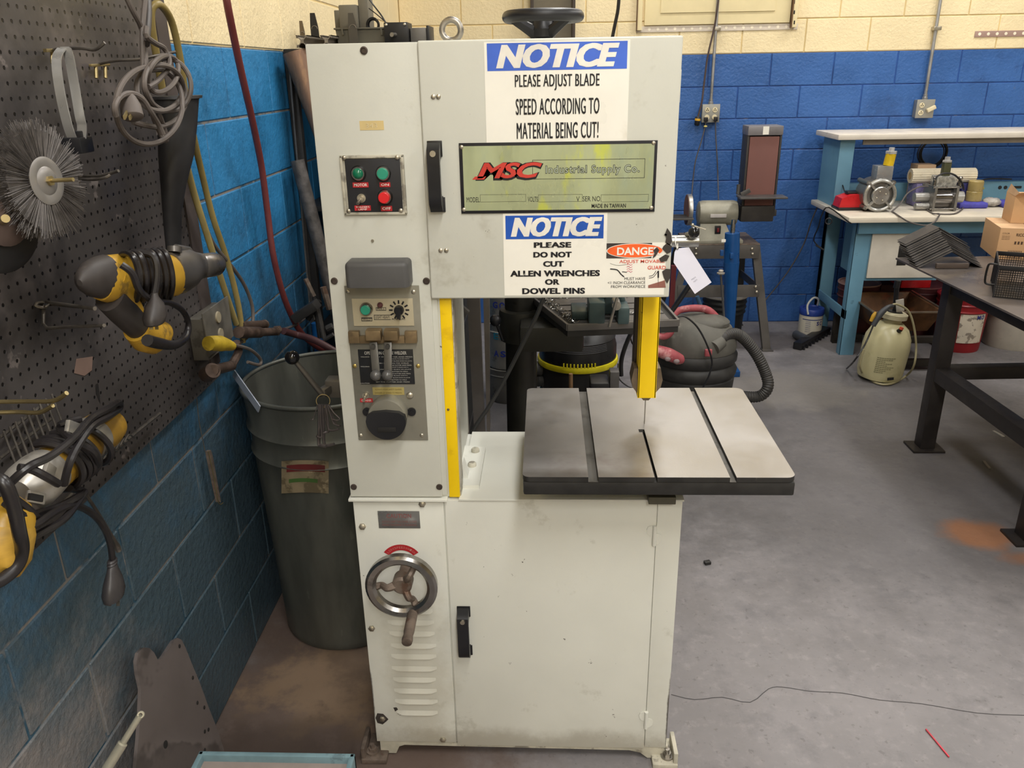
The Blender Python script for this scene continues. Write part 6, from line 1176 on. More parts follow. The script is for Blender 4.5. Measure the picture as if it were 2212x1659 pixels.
b.lathe([(R_, .02), (R_, .155), (R_*.9, .16)], (c.x, 5.05, c.z), (0, 1, 0), 36); b.o('motor_body', mg, m1)
b = B(); b.torus((c.x, 5.06, c.z), (0, 1, 0), R_*.92, .012, 36, 8); 
for k in range(4):
    a = pi/4+k*pi/2; d = Vector((cos(a), 0, sin(a))); b.bar(Vector((c.x, 5.055, c.z))+d*.04, Vector((c.x, 5.055, c.z))+d*R_*1.1, .012, .02, (0, 1, 0))
b.lathe([(R_*.55, 0), (R_*.55, -.012), (R_*.5, -.018)], (c.x, 5.055, c.z), (0, 1, 0), 30); b.o('front_spider', mat('motor_bright', 'a5a4a0', .3, .7), m1)
for k in range(4): a = k*pi/2+.4; B().ball((c.x+.028*cos(a), 5.035, c.z+.028*sin(a)), .005, 8).o('screw', zinc, m1)
zq = c.z+R_; b = B(); b.box(c.x-.035, c.x+.06, 5.06, 5.15, zq-.01, zq+.075, .004); b.o('acrylic_block', mat('block_grey', '97989a', .25, .5, var=.1), m1)
t0_, t1_ = Y(1915, 381, 5.1), Y(1917, 332, 5.1); x_ = t0_.x; yl = mat('sight_yellow', 'c8a81c', .3, var=.2, scale=12, spots=(('e08a1c', 9, .6, .1, .5),))
B().cyl((x_, 5.1, zq+.075), (x_+.008, 5.1, t1_.z), .030, n=24).o('sight_cylinder', yl, m1); B().lathe([(.034, 0), (.034, .015), (.017, .016), (.017, .035)], (x_+.008, 5.1, t1_.z), (0, 0, 1), 6).o('cap', mat('cap_pale', 'b7b6b6', .4, .4), m1)
m2 = thing('pneumatic_motor', (Y(2030, 455, 5.12).x, 5.15, WZ), 'shiny steel cylinder pump with four tie rods, right of the yellow-topped motor', 'motor')
c = Y(2030, 435, 5.1); c.z = WZ+.075; x0, x1 = Y(2022, 430, 5.1).x-.0, Y(2047, 430, 5.1).x
b = B(); b.cyl((x0-.03, 5.13, c.z), (x1+.03, 5.13, c.z), .062, n=32); b.o('cylinder', mat('polished_cylinder', '8f8c8c', .15, .95), m2)
for x in (x0-.03, x1+.03): B().box(x-.008, x+.008, 5.05, 5.21, WZ+.002, c.z+.075, .004).o('end_plate', mg, m2)
for dz in (-.06, .068):
    for yy in (5.058, 5.20): B().cyl((x0-.05, yy, c.z+dz), (x1+.05, yy, c.z+dz), .006, n=10).o('tie_rod', chrome, m2)
b = B(); [B().cyl(p, q_, r_).o('port', mat('port_grey', 'a9a7a3', .35, .6), m2) for p, q_, r_ in (((x0-.12, 5.13, c.z), (x0-.03, 5.13, c.z), .028), ((x1+.03, 5.13, c.z+.0), (x1+.10, 5.13, c.z), .034), ((x0-.12, 5.1, c.z-.05), (x0-.04, 5.1, c.z-.05), .02))]
b = B(); b.box(x0-.02, x1+.03, 5.08, 5.17, c.z+.066, c.z+.13, .006); b.o('crystal_block', mat('crackled_block', 'a7a6a0', .25, .4, var=.4, scale=40), m2)
xm = (x0+x1)/2; zz = Y(2043, 350, 5.12).z; B().box(xm-.018, xm+.024, 5.10, 5.14, c.z+.13, zz, .003).o('dark_column', mat('olive_column', '45462f', .4), m2); B().lathe([(.028, 0), (.028, .01), (.017, .012), (.017, .03)], (xm+.003, 5.12, zz), (0, 0, 1), 6).o('cap', MATS['cap_pale'], m2)
for dx in (-.06, .09): b = B(); b.cyl((xm+dx, 5.1, c.z+.06), (xm+dx, 5.1, c.z+.11), .010); b.ball((xm+dx, 5.1, c.z+.115), .014, 10); b.o('valve', chrome, m2)
b = B(); b.tube([Y(*p, 5.04) for p in ((2020, 388), (2026, 380), (2042, 374), (2062, 378), (2078, 395), (2082, 410))], .0055, 8, 4); b.o('loop_cable', blk, m2)
B().tube([Y(1925, 458, 4.98), Y(1945, 440, 5.0), Y(1960, 418, 5.02), Y(1985, 404, 5.05), Y(2005, 402, 5.06)], .0045, 6, 4).o('cable', crd, m1)
b = B(); b.tube([G(1927, 457, WZ+.004), G(1935, 462, WZ+.004), Y(1944, 468, 4.86), Y(1965, 480, 4.85), Y(1998, 487, 4.85), Y(2018, 480, 4.85), Y(2026, 470, 4.86), Y(2029, 462, 4.87), G(2015, 461, WZ+.005), G(1998, 450, WZ+.005)], .0045, 6, 4); b.tube([G(2024, 462, WZ+.005), G(2060, 462, WZ+.005), G(2078, 452, WZ+.005), G(2080, 441, WZ+.01), G(2065, 434, WZ+.03)], .0045, 6, 4); b.o('signal_cable', crd, label='thin grey cable drooping over the front edge of the workbench', cat='cable')
pr_ = thing('paper_roll', (Y(2035, 380, 5.3).x, 5.3, WZ), 'long off-white corrugated foam roll lying behind the two motors', 'roll'); x0, x1 = Y(1966, 380, 5.3).x, Y(2104, 380, 5.3).x; zr = Y(2035, 379, 5.3).z
rm_ = mat('corrugated_white', 'ddd3bd', .7, var=.06, scale=10, spots=(('b7a888', 14, .6, .1, .4),)); n = 40; rr = [[Vector((x, 5.30+cos(2*pi*j/n)*(.042 if j % 2 else .045), zr+sin(2*pi*j/n)*(.042 if j % 2 else .045))) for j in range(n)] for x in (x0, x0+.004, x1-.004, x1)]
B().rings(rr).o('roll_body', rm_, pr_); B().lathe([(.024, -.001), (.018, -.003), (.018, .0)], (x0, 5.30, zr), (1, 0, 0), 20).o('roll_core', mat('core_tan', 'b89f74', .8), pr_)
ph = B(); ph.box(Y(1965, 420, 5.33).x, Y(2000, 420, 5.33).x, 5.25, 5.38, WZ, zr-.044, .012); ph.o('wrapped_pack', mat('purple_wrap', '716a94', .25, var=.25, scale=30, bump=.4, spots=(('b8b4c8', 22, .6, .06, .7),)), label='purple plastic-wrapped pack under the left end of the foam roll', cat='pack')
ph = B(); ph.box(Y(2062, 420, 5.33).x, Y(2084, 420, 5.33).x, 5.25, 5.38, WZ, zr-.044, .008); ph.o('navy_pack', mat('navy_pack', '2b2c63', .5), label='navy blue pack under the right end of the foam roll', cat='pack')
ph = B(); a = Y(1979, 355, 5.38); ph.box(a.x, Y(2018, 358, 5.38).x, 5.35, 5.46, WZ, a.z, .004); ph.o('carton', mat('tan_carton', 'b29577', .7, var=.08), label='tan carton showing above the foam roll on the workbench', cat='box')
jr = thing('amber_jar', (Y(2100, 440, 5.25).x, 5.25, WZ), 'amber two-part plastic jar on the blue gloves', 'jar'); c = Y(2101, 438, 5.22); jx = c.x; jm = mat('amber_plastic', 'a8945e', .35, var=.15, trans=.15, scale=12)
B().lathe([(.045, 0), (.046, .055), (.043, .058)], (jx, 5.22, WZ+.038), (0, 0, 1), 28).o('jar_lower', jm, jr); B().lathe([(.041, .0), (.043, .004), (.043, .06), (.038, .066), (0, .067)], (jx, 5.22, WZ+.096), (0, 0, 1), 28).o('jar_upper', jm, jr)
gv = mat('blue_glove', '4846a0', .7, var=.2, scale=30, bump=.3)
for l, r, w_, lab in ((2062, 2124, .05, 'folded violet-blue cloth under the amber jar'), (2158, 2184, .03, 'rolled violet-blue cloth to the right of the clear bag')):
    a, c = Y(l, 448, 5.2), Y(r, 448, 5.2); b = B(); b.box(a.x, c.x, 5.14, 5.28, WZ, WZ+.036, .017, 4); b.o('folded_cloth', gv, label=lab, cat='cloth')
b = B(); c = Y(2140, 440, 5.22); rng = random.Random(2)
bm = bmesh.new(); bmesh.ops.create_icosphere(bm, subdivisions=3, radius=.05)
for v in bm.verts: v.co *= 1+rng.uniform(-.09, .09); v.co.z *= .55; v.co.x *= 1.1; v.co += Vector((c.x, 5.22, WZ+.029))
b.frombm(bm); b.o('plastic_bag', mat('clear_bag', 'c3bcb4', .2, var=.25, scale=40, trans=.3), label='crumpled clear plastic bag between the two violet cloths', cat='bag')
lcz = Y(2012, 330, 5.72); b = B()
for k in range(5): b.torus((lcz.x+.01*cos(k*2), 5.715-k*.006, lcz.z+.008*sin(k*3)), (.05*sin(k), 1, 0), .085+.006*sin(k*2.1), .004, 32, 6)
b.tube([(lcz.x+.07, 5.71, lcz.z-.05), (lcz.x+.12, 5.6, WZ+.17), (lcz.x+.25, 5.52, WZ+.13)], .004, 6, 4) if 0 else None
b.o('cord_coil', mat('coil_dark', '26211c', .5), label='dark cord coil hung on the blue wall under the workbench shelf', cat='cord')
B().tube([Y(2108, 398, 5.45), Y(2125, 388, 5.46), Y(2150, 386, 5.47), Y(2185, 387, 5.48)], .005, 6, 4).o('lead', blk, label='black lead running along the back of the workbench to the sockets', cat='cord')
c = Y(2122, 407, 5.46); B().lathe([(.006, -.01), (.012, 0), (.012, .015), (.006, .022)], c, (-1, 0, -.2), 14).o('yellow_connector', mat('conn_yellow', 'a8a43c', .4), label='small yellow-green connector standing against the power rail behind the jar', cat='connector')
B().tube([Y(1770, 437, 5.5), Y(1752, 480, 5.6), Y(1735, 530, 5.68), Y(1700, 590, 5.7), Y(1652, 650, 5.7)], .005, 6, 5).o('floor_lead', crd, label='grey lead sloping from the workbench end down the blue wall', cat='cord')
b = B(); b.tube([(1.83, 4.90, .873), (1.80, 4.865, .88), Y(1790, 448, 4.86), Y(1775, 465, 4.9), (Y(1768, 490, 5.0)), Y(1758, 520, 5.1), Y(1780, 540, 5.1), Y(1762, 530, 5.1)], .004, 6, 4); b.torus(Y(1790, 478, 5.0), (.3, 1, 0), .018, .004); b.o('tangled_cord', blk, label='tangled black cord hanging off the left end of the workbench', cat='cord')
# ============================================================ UNDER THE BENCH
rdk = mat('dark_red_bucket', '8c1d22', .4, var=.1, spots=(('5c1518', 6, .6, .15, .4),)); mar = mat('maroon_bucket', '4f2526', .5, var=.15)
def bucket(x, y, r, h, mm, lab, lidm=None, lab2=None, grp=None):
    t = thing('bucket', (x, y, 0), lab, 'bucket', grp)
    B().lathe([(r*.86, 0), (r*.88, .01), (r*.96, h*.72), (r*.99, h*.73), (r*1.03, h*.75), (r*.98, h*.77), (r, h*.86), (r*1.04, h*.87), (r*1.0, h*.89), (r*1.03, h-.012)], (x, y, 0), (0, 0, 1), 40).o('bucket_body', mm, t)
    B().lathe([(r*1.03, h-.012), (r*1.06, h-.008), (r*1.05, h), (r*.96, h), (r*.94, h-.008), (0, h-.008)], (x, y, 0), (0, 0, 1), 40, False, False).o('lid', lidm or mm, t); return t
c = G(2082, 752); rb_ = bucket(2.71, 5.16, .155, .36, rdk, 'red lidded bucket with a torn white label right of the table leg')
# wrap label facing the camera
def wraplab(x, y, r, z0, z1, a0, a1, nm, mm, par, n=12):
    vs = []
    for i in range(n+1):
        a = radians(a0+(a1-a0)*i/n)
        for z, rr in ((z0, r), (z1, r*1.03)): vs.append((x+rr*cos(a), y+rr*sin(a), z))
    return B().add(vs, [(2*i, 2*i+2, 2*i+3, 2*i+1) for i in range(n)]).o(nm, mm, par)
wl = wraplab(2.71, 5.16, .1465, .07, .265, -118, -55, 'torn_label', mat('torn_white_label', 'c9bfae', .5, var=.05, spots=(('5d5148', 14, .52, .05, .7),)), rb_)
b = B(); a = radians(-72)
for k, ch_ in enumerate('MO'):
    a = radians(-76+k*11); tx = Vector((-sin(a), cos(a), 0)); b.text(ch_, Vector((2.71+.154*cos(a), 5.16+.154*sin(a), .228))-tx*.012, tx, ZA, .024, .028, .03)
b.o('lettering', mat('ink_navy', '24307c', .5), wl, flat=True)
b = B(); b.torus((2.71, 5.16, .27), (0, .4, 1), .16, .002, 32, 6, pi*1.0, pi*2); b.o('bail_wire', steel, rb_)
bucket(3.09, 5.22, .19, .30, mat('grimy_white_bucket', 'b5aea2', .5, var=.08, spots=(('5d564c', 10, .6, .05, .6),)), 'grimy white lidded bucket at the right edge beside the red bucket', mat('grimy_lid', '8a847c', .4, .3))
c = G(1802, 745); bucket(2.13, 5.42, .13, .38, mar, 'maroon bucket with a dusty lid behind the workbench front leg', mat('dusty_lid', '9a7a74', .5))
bucket(2.56, 5.46, .155, .36, mar, 'dark red bucket under the red crate beneath the workbench', mat('dull_red_lid', '6d3a3c', .5))
cr = thing('red_crate', (2.58, 5.42, .362), 'bright red plastic crate sitting on a bucket under the workbench', 'crate'); a, c = Y(1948, 605, 5.3), Y(2013, 605, 5.3)
b = B(); zc0, zc1 = .362, Y(1980, 590, 5.3).z+.02; b.box(a.x, c.x, 5.30, 5.55, zc0, zc1, .01); b.o('crate_body', redp, cr); B().box(a.x-.006, c.x+.006, 5.294, 5.556, zc1, zc1+.018, .005).o('crate_rim', redp, cr)
B().box(2.27, 2.39, 5.40, 5.56, 0, .36, .006).o('maroon_box', mat('maroon_box', '44191b', .6), label='long maroon box in the shade under the workbench', cat='box')
# oil pan on a low steel frame
pn = thing('oil_pan', (2.30, 5.0, .23), 'rusty brown rectangular drip pan on a low dark steel frame', 'pan'); pa, pc = 2.0, 2.40; pmm = mat('rust_pan', '6a4a30', .45, .3, var=.3, scale=10, spots=(('8d3a1c', 8, .58, .1, .6), ('2d251f', 6, .55, .1, .5)))
b = B(); vs = [(x, y, z) for z, k in ((.215, .05), (.345, 0), (.345, -.018), (.35, -.018), (.35, .006), (.225, .055)) for x, y in ((pa+k, 4.78+k), (pc-k, 4.78+k), (pc-k, 5.25-k), (pa+k, 5.25-k))]
fs = [(3, 2, 1, 0)]+[(4*j+i, 4*j+(i+1) % 4, 4*j+4+(i+1) % 4, 4*j+4+i) for j in range(5) for i in range(4)]+[(20, 21, 22, 23)]; b.add(vs, fs); b.o('pan_body', pmm, pn, ang=20)
b = B(); [b.bar(p, q_, .014, .008) for p, q_ in (((pa-.016, 4.764, .353), (pc+.016, 4.764, .353)), ((pc+.016, 4.764, .353), (pc+.016, 5.266, .353)), ((pa-.016, 4.764, .353), (pa-.016, 5.266, .353)))]; b.o('rolled_edge', mat('pan_edge', '8a7c6c', .35, .7), pn)
fr3 = thing('low_frame', (2.3, 5.0, 0), 'low dark steel frame stand carrying the rusty drip pan', 'stand'); fm_ = mat('frame_dark', '34302d', .5, .4)
for x in (1.96, 2.43):
    for y in (4.74, 5.26): B().box(x-.025, x+.025, y-.02, y+.02, 0, .212, .003).o('post', fm_, fr3)
for y in (4.74, 5.26): B().box(1.96, 2.43, y-.02, y+.02, .17, .21, .003).o('top_rail', fm_, fr3); B().box(1.94, 2.45, y-.024, y+.02, .022, .062, .003).o('bottom_rail', fm_, fr3)
# sprayer
sp = thing('pump_sprayer', (1.97, 4.55, 0), 'translucent cream pump sprayer with black wand standing on the floor', 'sprayer'); sx, sy = Y(1905, 760, 4.58).x, 4.58
sm = mat('cream_tank', 'b7b08a', .4, var=.08, scale=4, spots=(('8d8558', 5, .5, .2, .5), ('6d6645', 9, .62, .1, .5)))
tl = Vector((.10, .02, 1)).normalized(); h1_ = Y(1920, 690, sy).z
B().lathe([(.085, 0), (.118, .012), (.128, .05), (.131, .2), (.125, .26), (.10, .315), (.065, .345), (.05, .35), (.05, .37)], (sx, sy, 0), tl, 40).o('tank', sm, sp)
top = Vector((sx, sy, 0))+tl*.37; B().lathe([(.055, 0), (.074, .004), (.076, .03), (.06, .04), (.045, .04), (.042, .03)], top, tl, 36).o('collar_cap', mat('collar_cream', 'b5ae92', .45, var=.1), sp)
b = B(); b.lathe([(.045, .028), (.04, .045), (.015, .047), (.012, .05)], top, tl, 24); b.cyl(top+tl*.045, Y(1938, 614, sy-.01), .014, .013); b.cyl(Y(1936, 622, sy-.01), Y(1940, 606, sy-.01), .017); b.o('pump_rod', blk, sp)
b = B(); b.tube([Y(1930, 660, sy-.05), Y(1918, 664, sy-.06), Y(1900, 680, sy-.07), Y(1886, 704, sy-.08)], [.008, .014, .019, .014], 10, 4); b.o('wand_grip', mat('grip_grey', '37393d', .5), sp)
B().tube([Y(1886, 704, sy-.08), Y(1868, 745, sy-.10), Y(1845, 780, sy-.14), G(1829, 796, .01)], .005, 8, 3).o('wand', blk, sp)
B().tube([Y(1881, 694, sy-.07), Y(1887, 682, sy-.07), Y(1892, 674, sy-.07)], [.009, .012, .006], 8, 3).o('yellow_trigger', mat('trigger_yellow', 'b98f2c', .4), sp)
b = B(); b.tube([Y(1928, 630+28, sy-.05), Y(1940, 658, sy-.05), Y(1962, 672, sy-.05), Y(1974, 705, sy-.06), Y(1979, 750, sy-.08), Y(1974, 790, sy-.12), G(1957, 812, .01), G(1925, 829, .01), G(1895, 828, .01), G(1868, 812, .01), Y(1858, 795, sy-.12), Y(1860, 775, sy-.13), (Y(1866, 755, sy-.13))], .006, 8, 5); b.o('clear_hose', mat('cream_hose', '9c9474', .4), sp)
b = B(); c = Y(1944, 660, sy-.02); b.obox(c, (1, 0, .2), (0, 1, 0), (-.2, 0, 1), .022, .004, .036, .001); b.o('paper_label', mat('label_paper', 'b8b3aa', .6), sp)
c = Y(1946, 712, sy-.10); b = B(); b.cyl(c+Vector((-.008, .02, -.02)), c, .012); b.o('valve_stem', blk, sp); B().cyl(c, c+Vector((.004, 0, .014)), .011, n=14).o('orange_valve', mat('valve_orange', 'c05038', .4), sp)
b = B()
for k in range(9):
    z = .165-k*.011; L_ = [.10, .09, .05, .085, .07, .1, .09, .06, .05][k]
    for j in range(int(L_/.012)):
        a = radians(-128+j*5.5); r_ = .1325; p = Vector((sx, sy, 0))+tl*(z)+Vector((cos(a)*r_, sin(a)*r_, 0)); tx = Vector((-sin(a), cos(a), 0)); b.add([p, p+tx*.011, p+tx*.011+ZA*.004, p+ZA*.004], [(0, 1, 2, 3)])
b.o('printed_text', mat('tank_print', '6f6c50', .6), sp, kind='stuff', flat=True)
a = radians(-85); p = Vector((sx, sy, 0))+tl*.045+Vector((cos(a)*.134, sin(a)*.134, 0)); b = B(); b.obox(p, (1, 0, .1), (0, 1, 0), (-.1, 0, 1), .018, .001, .008); b.o('dark_label', ink, sp)
# paint can and black nozzle by the wall
pc_ = thing('paint_can', (1.835, 5.42, 0), 'small white can with a blue lid and wire handle near the wall', 'can'); cxn, cyn = 1.835, 5.42
B().lathe([(.074, 0), (.078, .003), (.078, .158)], (cxn, cyn, 0), (0, 0, 1), 32).o('can_body', mat('can_white', 'c9c3b4', .45, var=.05, spots=(('8a8270', 9, .62, .08, .5),)), pc_)
B().lathe([(.080, .156), (.082, .16), (.082, .196), (.079, .2), (.06, .2), (.055, .194), (0, .194)], (cxn, cyn, 0), (0, 0, 1), 32, False, False).o('blue_lid', mat('lid_blue', '27408f', .4), pc_)
wraplab(cxn, cyn, .0785, .004, .022, -150, -30, 'red_stripe', mat('stripe_red', 'a03038', .5), pc_); wraplab(cxn, cyn, .0785, .128, .134, -150, -30, 'blue_stripe', MATS['lid_blue'], pc_)
b = B(); 
for k, ch_ in enumerate('SC'): a = radians(-72+k*17); tx = Vector((-sin(a), cos(a), 0)); b.text(ch_, Vector((cxn+.0795*cos(a), cyn+.0795*sin(a), .092))-tx*.008, tx, ZA, .018, .028, .03)
for k in range(6): 
    a = radians(-118); tx = Vector((-sin(a), cos(a), 0)); b.text('PRIMER' if k == 1 else 'CLEANER SEALER', Vector((cxn+.080*cos(a), cyn+.080*sin(a), .115-k*.014))-tx*.018, tx, ZA, .034, .006)
b.o('lettering', MATS['ink_navy'], pc_, flat=True)
b = B(); b.tube([(cxn-.045, cyn-.07, .17), (cxn-.05, cyn-.05, .23), (cxn-.01, cyn-.03, .275), (cxn+.03, cyn-.01, .26), (cxn+.04, cyn+.02, .21)], .007, 8, 5); b.o('handle', mat('handle_white', 'b8b8b4', .4), pc_)
nz_ = thing('vacuum_floor_nozzle', (1.80, 5.12, 0), 'black toothed vacuum floor nozzle lying before the paint can', 'nozzle'); a, c = G(1722, 748, .025), G(1785, 712, .025)
B().bar(a, c, .06, .05, bev=.008).o('nozzle_head', blk, nz_)
for k in range(9): t = (k+.5)/9; p = a.lerp(c, t); d = (c-a).normalized(); s_ = d.cross(ZA); B().obox(p+s_*.034+Vector((0, 0, -.012)), d, s_, ZA, .006, .008, .010).o('tooth', blk, nz_)
B().cyl(G(1719, 722, .03), G(1742, 733, .035), .028, n=20).o('nozzle_neck', mat('neck_grey', '44464a', .35), nz_)
# ============================================================ STEEL TABLE AT THE RIGHT
st = thing('steel_table', (2.35, 3.3, 0), 'dark steel welding table with square tube legs at the right edge', 'table'); tsm = mat('table_plate', '6f6763', .35, .6, var=.15, scale=3, spots=(('9a928a', 5, .6, .1, .3), ('4d4643', 4, .55, .15, .5))); tub = mat('tube_dark', '2f2b2a', .45, .4, var=.15)
TZ3 = .85; n0, n1 = G(1935, 557, TZ3), G(2212, 690, TZ3); dv = (n0-n1).normalized(); rt = Vector((dv.y, -dv.x, 0)); near = n0-dv*1.62; far = n0
b = B(); q = [near, near+rt*1.2, far+rt*1.2, far]; b.add([(p.x, p.y, z) for z in (TZ3-.008, TZ3) for p in q], [(3, 2, 1, 0), (4, 5, 6, 7)]+[(i, (i+1) % 4, 4+(i+1) % 4, 4+i) for i in range(4)]); b.o('table_top', tsm, st)
l1, l2 = G(1985, 958, .012), G(2212, 1165, .012)
l1 = Vector((1.845, 3.62, 0)); l2 = Vector((1.89, 2.80, 0))
for lg_, far_ in ((l1, 0), (l2, 0), (l1+rt*1.0, 1), (l2+rt*1.0, 1)):
    b = B(); b.box(lg_.x-.035, lg_.x+.035, lg_.y-.035, lg_.y+.035, .012, TZ3-.008, .004); b.o('leg', tub, st); b = B(); b.box(lg_.x-.075, lg_.x+.075, lg_.y-.06, lg_.y+.06, 0, .012, .002); b.o('foot_plate', tub, st)
zb4 = Y(2000, 800, l1.y-.03).z-.02
B().bar((l1.x, l1.y-.035, zb4), (l2.x, l2.y-.6, zb4), .065, .065, bev=.004).o('stretcher', tub, st); B().bar((l1.x, l1.y-.0, TZ3-.04), (l2.x, l2.y-.3, TZ3-.04), .06, .06, bev=.004).o('top_rail', tub, st)
B().bar(l1+Vector((.035, .0, zb4)), l1+rt*1.0+Vector((-.035, 0, zb4)), .06, .06, bev=.004).o('cross_rail', tub, st)
# angles nested in a stack
am = mat('angle_steel', '4b4847', .5, .4, var=.2, scale=14, spots=(('6f6a66', 9, .6, .1, .4),)); AY0 = 3.80; aL, aR = G(1978, 577, TZ3), G(2114, 574, TZ3); half = (aR.x-aL.x)/2; cxa = (aR.x+aL.x)/2
rng = random.Random(9); hz = Y(2052, 503, 4.0).z-TZ3
for k in range(13):
    z = TZ3+.0005+k*.0064; y0 = AY0+k*.015+rng.uniform(-.003, .003); hh = .080; w_ = half; T_ = .0036; x = cxa+rng.uniform(-.004, .004)
    b = B(); pts = [(-w_, 0), (0, hh), (w_, 0), (w_-.008, 0), (0, hh-T_*1.15), (-w_+.008, 0)]
    wob = [rng.uniform(-.004, .004) for _ in range(8)]; rs = []
    b.add([(x+p, yy, z+q_) for yy in (y0, y0+.10) for p, q_ in pts], [(0, 1, 4, 5), (1, 2, 3, 4), (11, 10, 7, 6), (10, 9, 8, 7), (0, 6, 7, 1), (1, 7, 8, 2), (5, 4, 10, 11), (4, 3, 9, 10), (2, 8, 9, 3), (0, 5, 11, 6)])
    ps_ = ('lowest', 'second from the bottom', 'third from the bottom', 'fourth from the bottom', 'fifth from the bottom', 'sixth from the bottom', 'middle', 'sixth from the top', 'fifth from the top', 'fourth from the top', 'third from the top', 'second from the top', 'topmost')[k]
    b.o('steel_angle', am, label='dark bent steel angle in the nested stack on the table, '+ps_, cat='angle', group='nested steel angles on the steel table', flat=True)
b = B(); b.box(cxa-.075, cxa+.075, AY0-.022, AY0-.003, TZ3+.001, TZ3+.026, .006); b.o('spacer_block', mat('brown_block', '4a3f38', .6), label='brown bar end under the front of the nested steel angles', cat='block')
# cartons
kr = mat('kraft_carton', 'b8926a', .7, var=.06, scale=3); by = 3.98
bx1 = thing('cardboard_box', (2.33, 4.1, TZ3), 'large tan cardboard box with black print on the steel table', 'box'); a, c = G(2133, 553, TZ3), Y(2196, 500, by)
xq0, zq1 = a.x, Y(2150, 489, by).z; ca = radians(14); u = Vector((cos(ca), -sin(ca), 0)); vv = Vector((sin(ca), cos(ca), 0)); o_ = Vector((a.x, by, TZ3+.0005))
M_ = Matrix((u, vv, ZA)).transposed().to_4x4(); M_.translation = o_; Hh = zq1-TZ3-.01
b = B(M_); b.box(0, .13, 0, .3, 0, Hh, .001); b.box(.13, .34, -.0, .3, 0, Hh, .001) if 0 else None; b.o('carton_body', kr, bx1)
b = B(M_); b.box(.0, .13, .0, .14, Hh, Hh+.002); b.box(.0, .13, .15, .3, Hh, Hh+.002); b.o('flap', mat('kraft_pale', 'c7a37e', .7), bx1)
b = B(); b.text('RICCEL', o_+u*.072-vv*.001+ZA*(Hh*.76), u, ZA, .05, .014, .02); b.text('COLOR', o_+u*.012-vv*.001+ZA*(Hh*.82), u, ZA, .03, .007)
for k in range(3): b.text('RESIN SEALANT', o_+u*.012-vv*.001+ZA*(Hh*(.74-.05*k)), u, ZA, .035, .004)
for k in range(4): oo = o_+u*(.07+k*.014)-vv*.001+ZA*(Hh*.50); b.add([oo, oo+u*.008, oo+u*.008+ZA*.014, oo+ZA*.014], [(0, 1, 2, 3)])
for k in range(9): oo = o_+u*(.05+k*.007)-vv*.001+ZA*(Hh*.06); b.add([oo, oo+u*.003, oo+u*.003+ZA*.035, oo+ZA*.035], [(0, 1, 2, 3)])
b.o('print', mat('carton_print', '4a3426', .6), bx1, kind='stuff', flat=True)
bx2 = thing('cardboard_box', (2.5, 4.25, TZ3+Hh), 'tall open cardboard box with raised flaps on top of the larger box', 'box'); o2 = Vector((Y(2186, 487, by+.1).x, by+.12, TZ3+Hh+.003)); M2 = M_.copy(); M2.translation = o2; h2 = Y(2200, 425, by+.1).z-o2.z
B(M2).box(0, .09, 0, .16, 0, h2, .001).o('carton_body', mat('kraft_light', 'c79f74', .7, var=.05), bx2)
b = B(M2); b.add([(-.002, 0, h2), (.09, 0, h2), (.09, -.05, h2+.03), (.0, -.05, h2+.022), (0, .16, h2), (.005, .13, h2+.045)], [(0, 1, 2, 3), (0, 3, 5, 4)]); b.o('flap', MATS['kraft_pale'], bx2)
bx3 = B(); o3 = o_+u*.133; M3 = M_.copy(); M3.translation = o3; bx3 = thing('cardboard_box', tuple(o3), 'brown printed cardboard box at the right edge beside the larger box', 'box'); B(M3).box(.0, .2, .01, .3, 0, Hh*.93, .001).o('carton_body', mat('kraft_brown', '9a7250', .7), bx3)
b = B(); [b.text('NET WT 12', o3+u*.01+vv*.009+ZA*(Hh*(.82-.06*k)), u, ZA, .05, .005) for k in range(3)]; b.o('print', MATS['carton_print'], bx3, kind='stuff', flat=True)
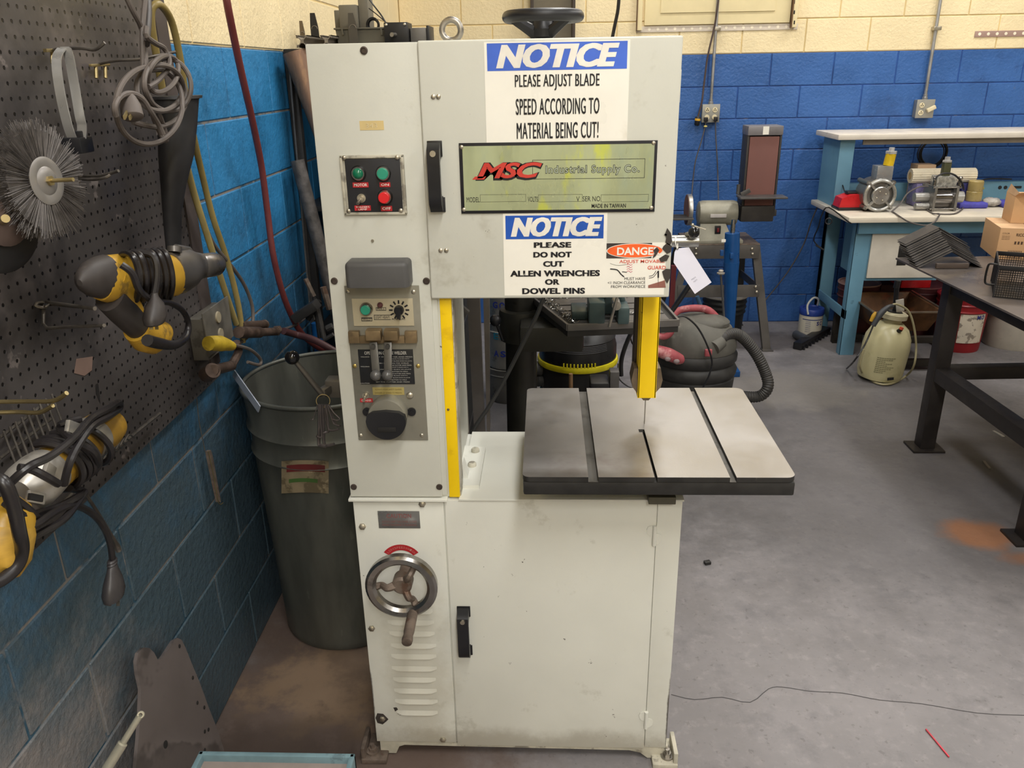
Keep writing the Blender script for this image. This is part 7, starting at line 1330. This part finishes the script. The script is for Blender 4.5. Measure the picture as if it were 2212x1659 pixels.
# mesh basket
mk = mat('black_mesh_wire', '1f1e1e', .4, .4); bk = thing('mesh_basket', (2.1, 3.35, TZ3), 'black perforated metal basket with a wire handle on the steel table', 'basket')
c0_ = G(2134, 642, TZ3); f0 = G(2212, 690, TZ3); bh = Y(2143, 558, c0_.y).z-TZ3; bh = .125
dn = dv*-1; e1 = Vector((c0_.x+.02, c0_.y, 0)); e2 = e1+Vector((.34, .06, 0)) if 0 else None
ux = Vector((.90, -.43, 0)).normalized(); uy = Vector((.43, .90, 0)).normalized(); L1_, L2_ = .42, .30
o_b = e1
b = B(); nA = 34; nB = 9; th_ = .0012
def panel(b, o_, d, L_, nx, nz):
    for i in range(nx+1):
        p = o_+d*(L_*i/nx); b.bar(p+ZA*(TZ3+.004), p+ZA*(TZ3+bh), .0016, .0016, (1, 0, 0))
    for j in range(nz+1):
        z = TZ3+.004+(bh-.004)*j/nz; b.bar(o_+ZA*z, o_+d*L_+ZA*z, .0016, .0022)
for o_q, d, L_ in ((o_b, ux, L1_), (o_b, uy, L2_), (o_b+uy*L2_, ux, L1_), (o_b+ux*L1_, uy, L2_)):
    b = B(); panel(b, o_q, d, L_, int(L_/.0085), 13); b.o('mesh_panel', mk, bk)
b = B(); Mb = Matrix((ux, uy, ZA)).transposed().to_4x4(); Mb.translation = o_b+ZA*TZ3
for a_, c_ in (((0, 0, bh), (L1_, 0, bh)), ((0, 0, bh), (0, L2_, bh)), ((0, L2_, bh), (L1_, L2_, bh)), ((L1_, 0, bh), (L1_, L2_, bh))):
    b.bar(Mb @ Vector(a_), Mb @ Vector(c_), .005, .016, bev=.001)
b.o('rim_band', blk, bk); B(Mb).box(0, L1_, 0, L2_, .001, .004).o('mesh_floor', mk, bk)
for x, y in ((0, 0), (L1_, 0), (0, L2_), (L1_, L2_)): B(Mb).box(x-.003, x+.003, y-.003, y+.003, 0, bh).o('corner_post', blk, bk)
b = B(Mb); b.tube([(0, .05, bh-.002), (-.03, .055, bh+.0), (-.037, .055, bh-.02), (-.037, .055, bh-.07), (-.028, .055, bh-.085), (0, .05, bh-.085)], .0042, 8, 3); b.o('wire_handle', mk, bk)
# small debris
B().obox(G(1528, 1215, .006), (1, .3, 0), (-.3, 1, 0), (0, 0, 1), .012, .009, .006, .002).o('metal_offcut', dkst, label='small square dark metal offcut on the floor right of the bandsaw', cat='offcut')
B().bar(G(2146, 931, .003), G(2168, 943, .003), .012, .005).o('floor_scrap', mat('pale_scrap', 'a9a6a0', .5), label='pale strip of scrap on the floor under the steel table', cat='scrap')
B().bar(G(2125, 996, .003), G(2138, 1012, .003), .012, .005).o('floor_scrap', mat('dull_scrap', '7d7874', .5), label='dull grey strip of scrap nearer the table leg shadow', cat='scrap')
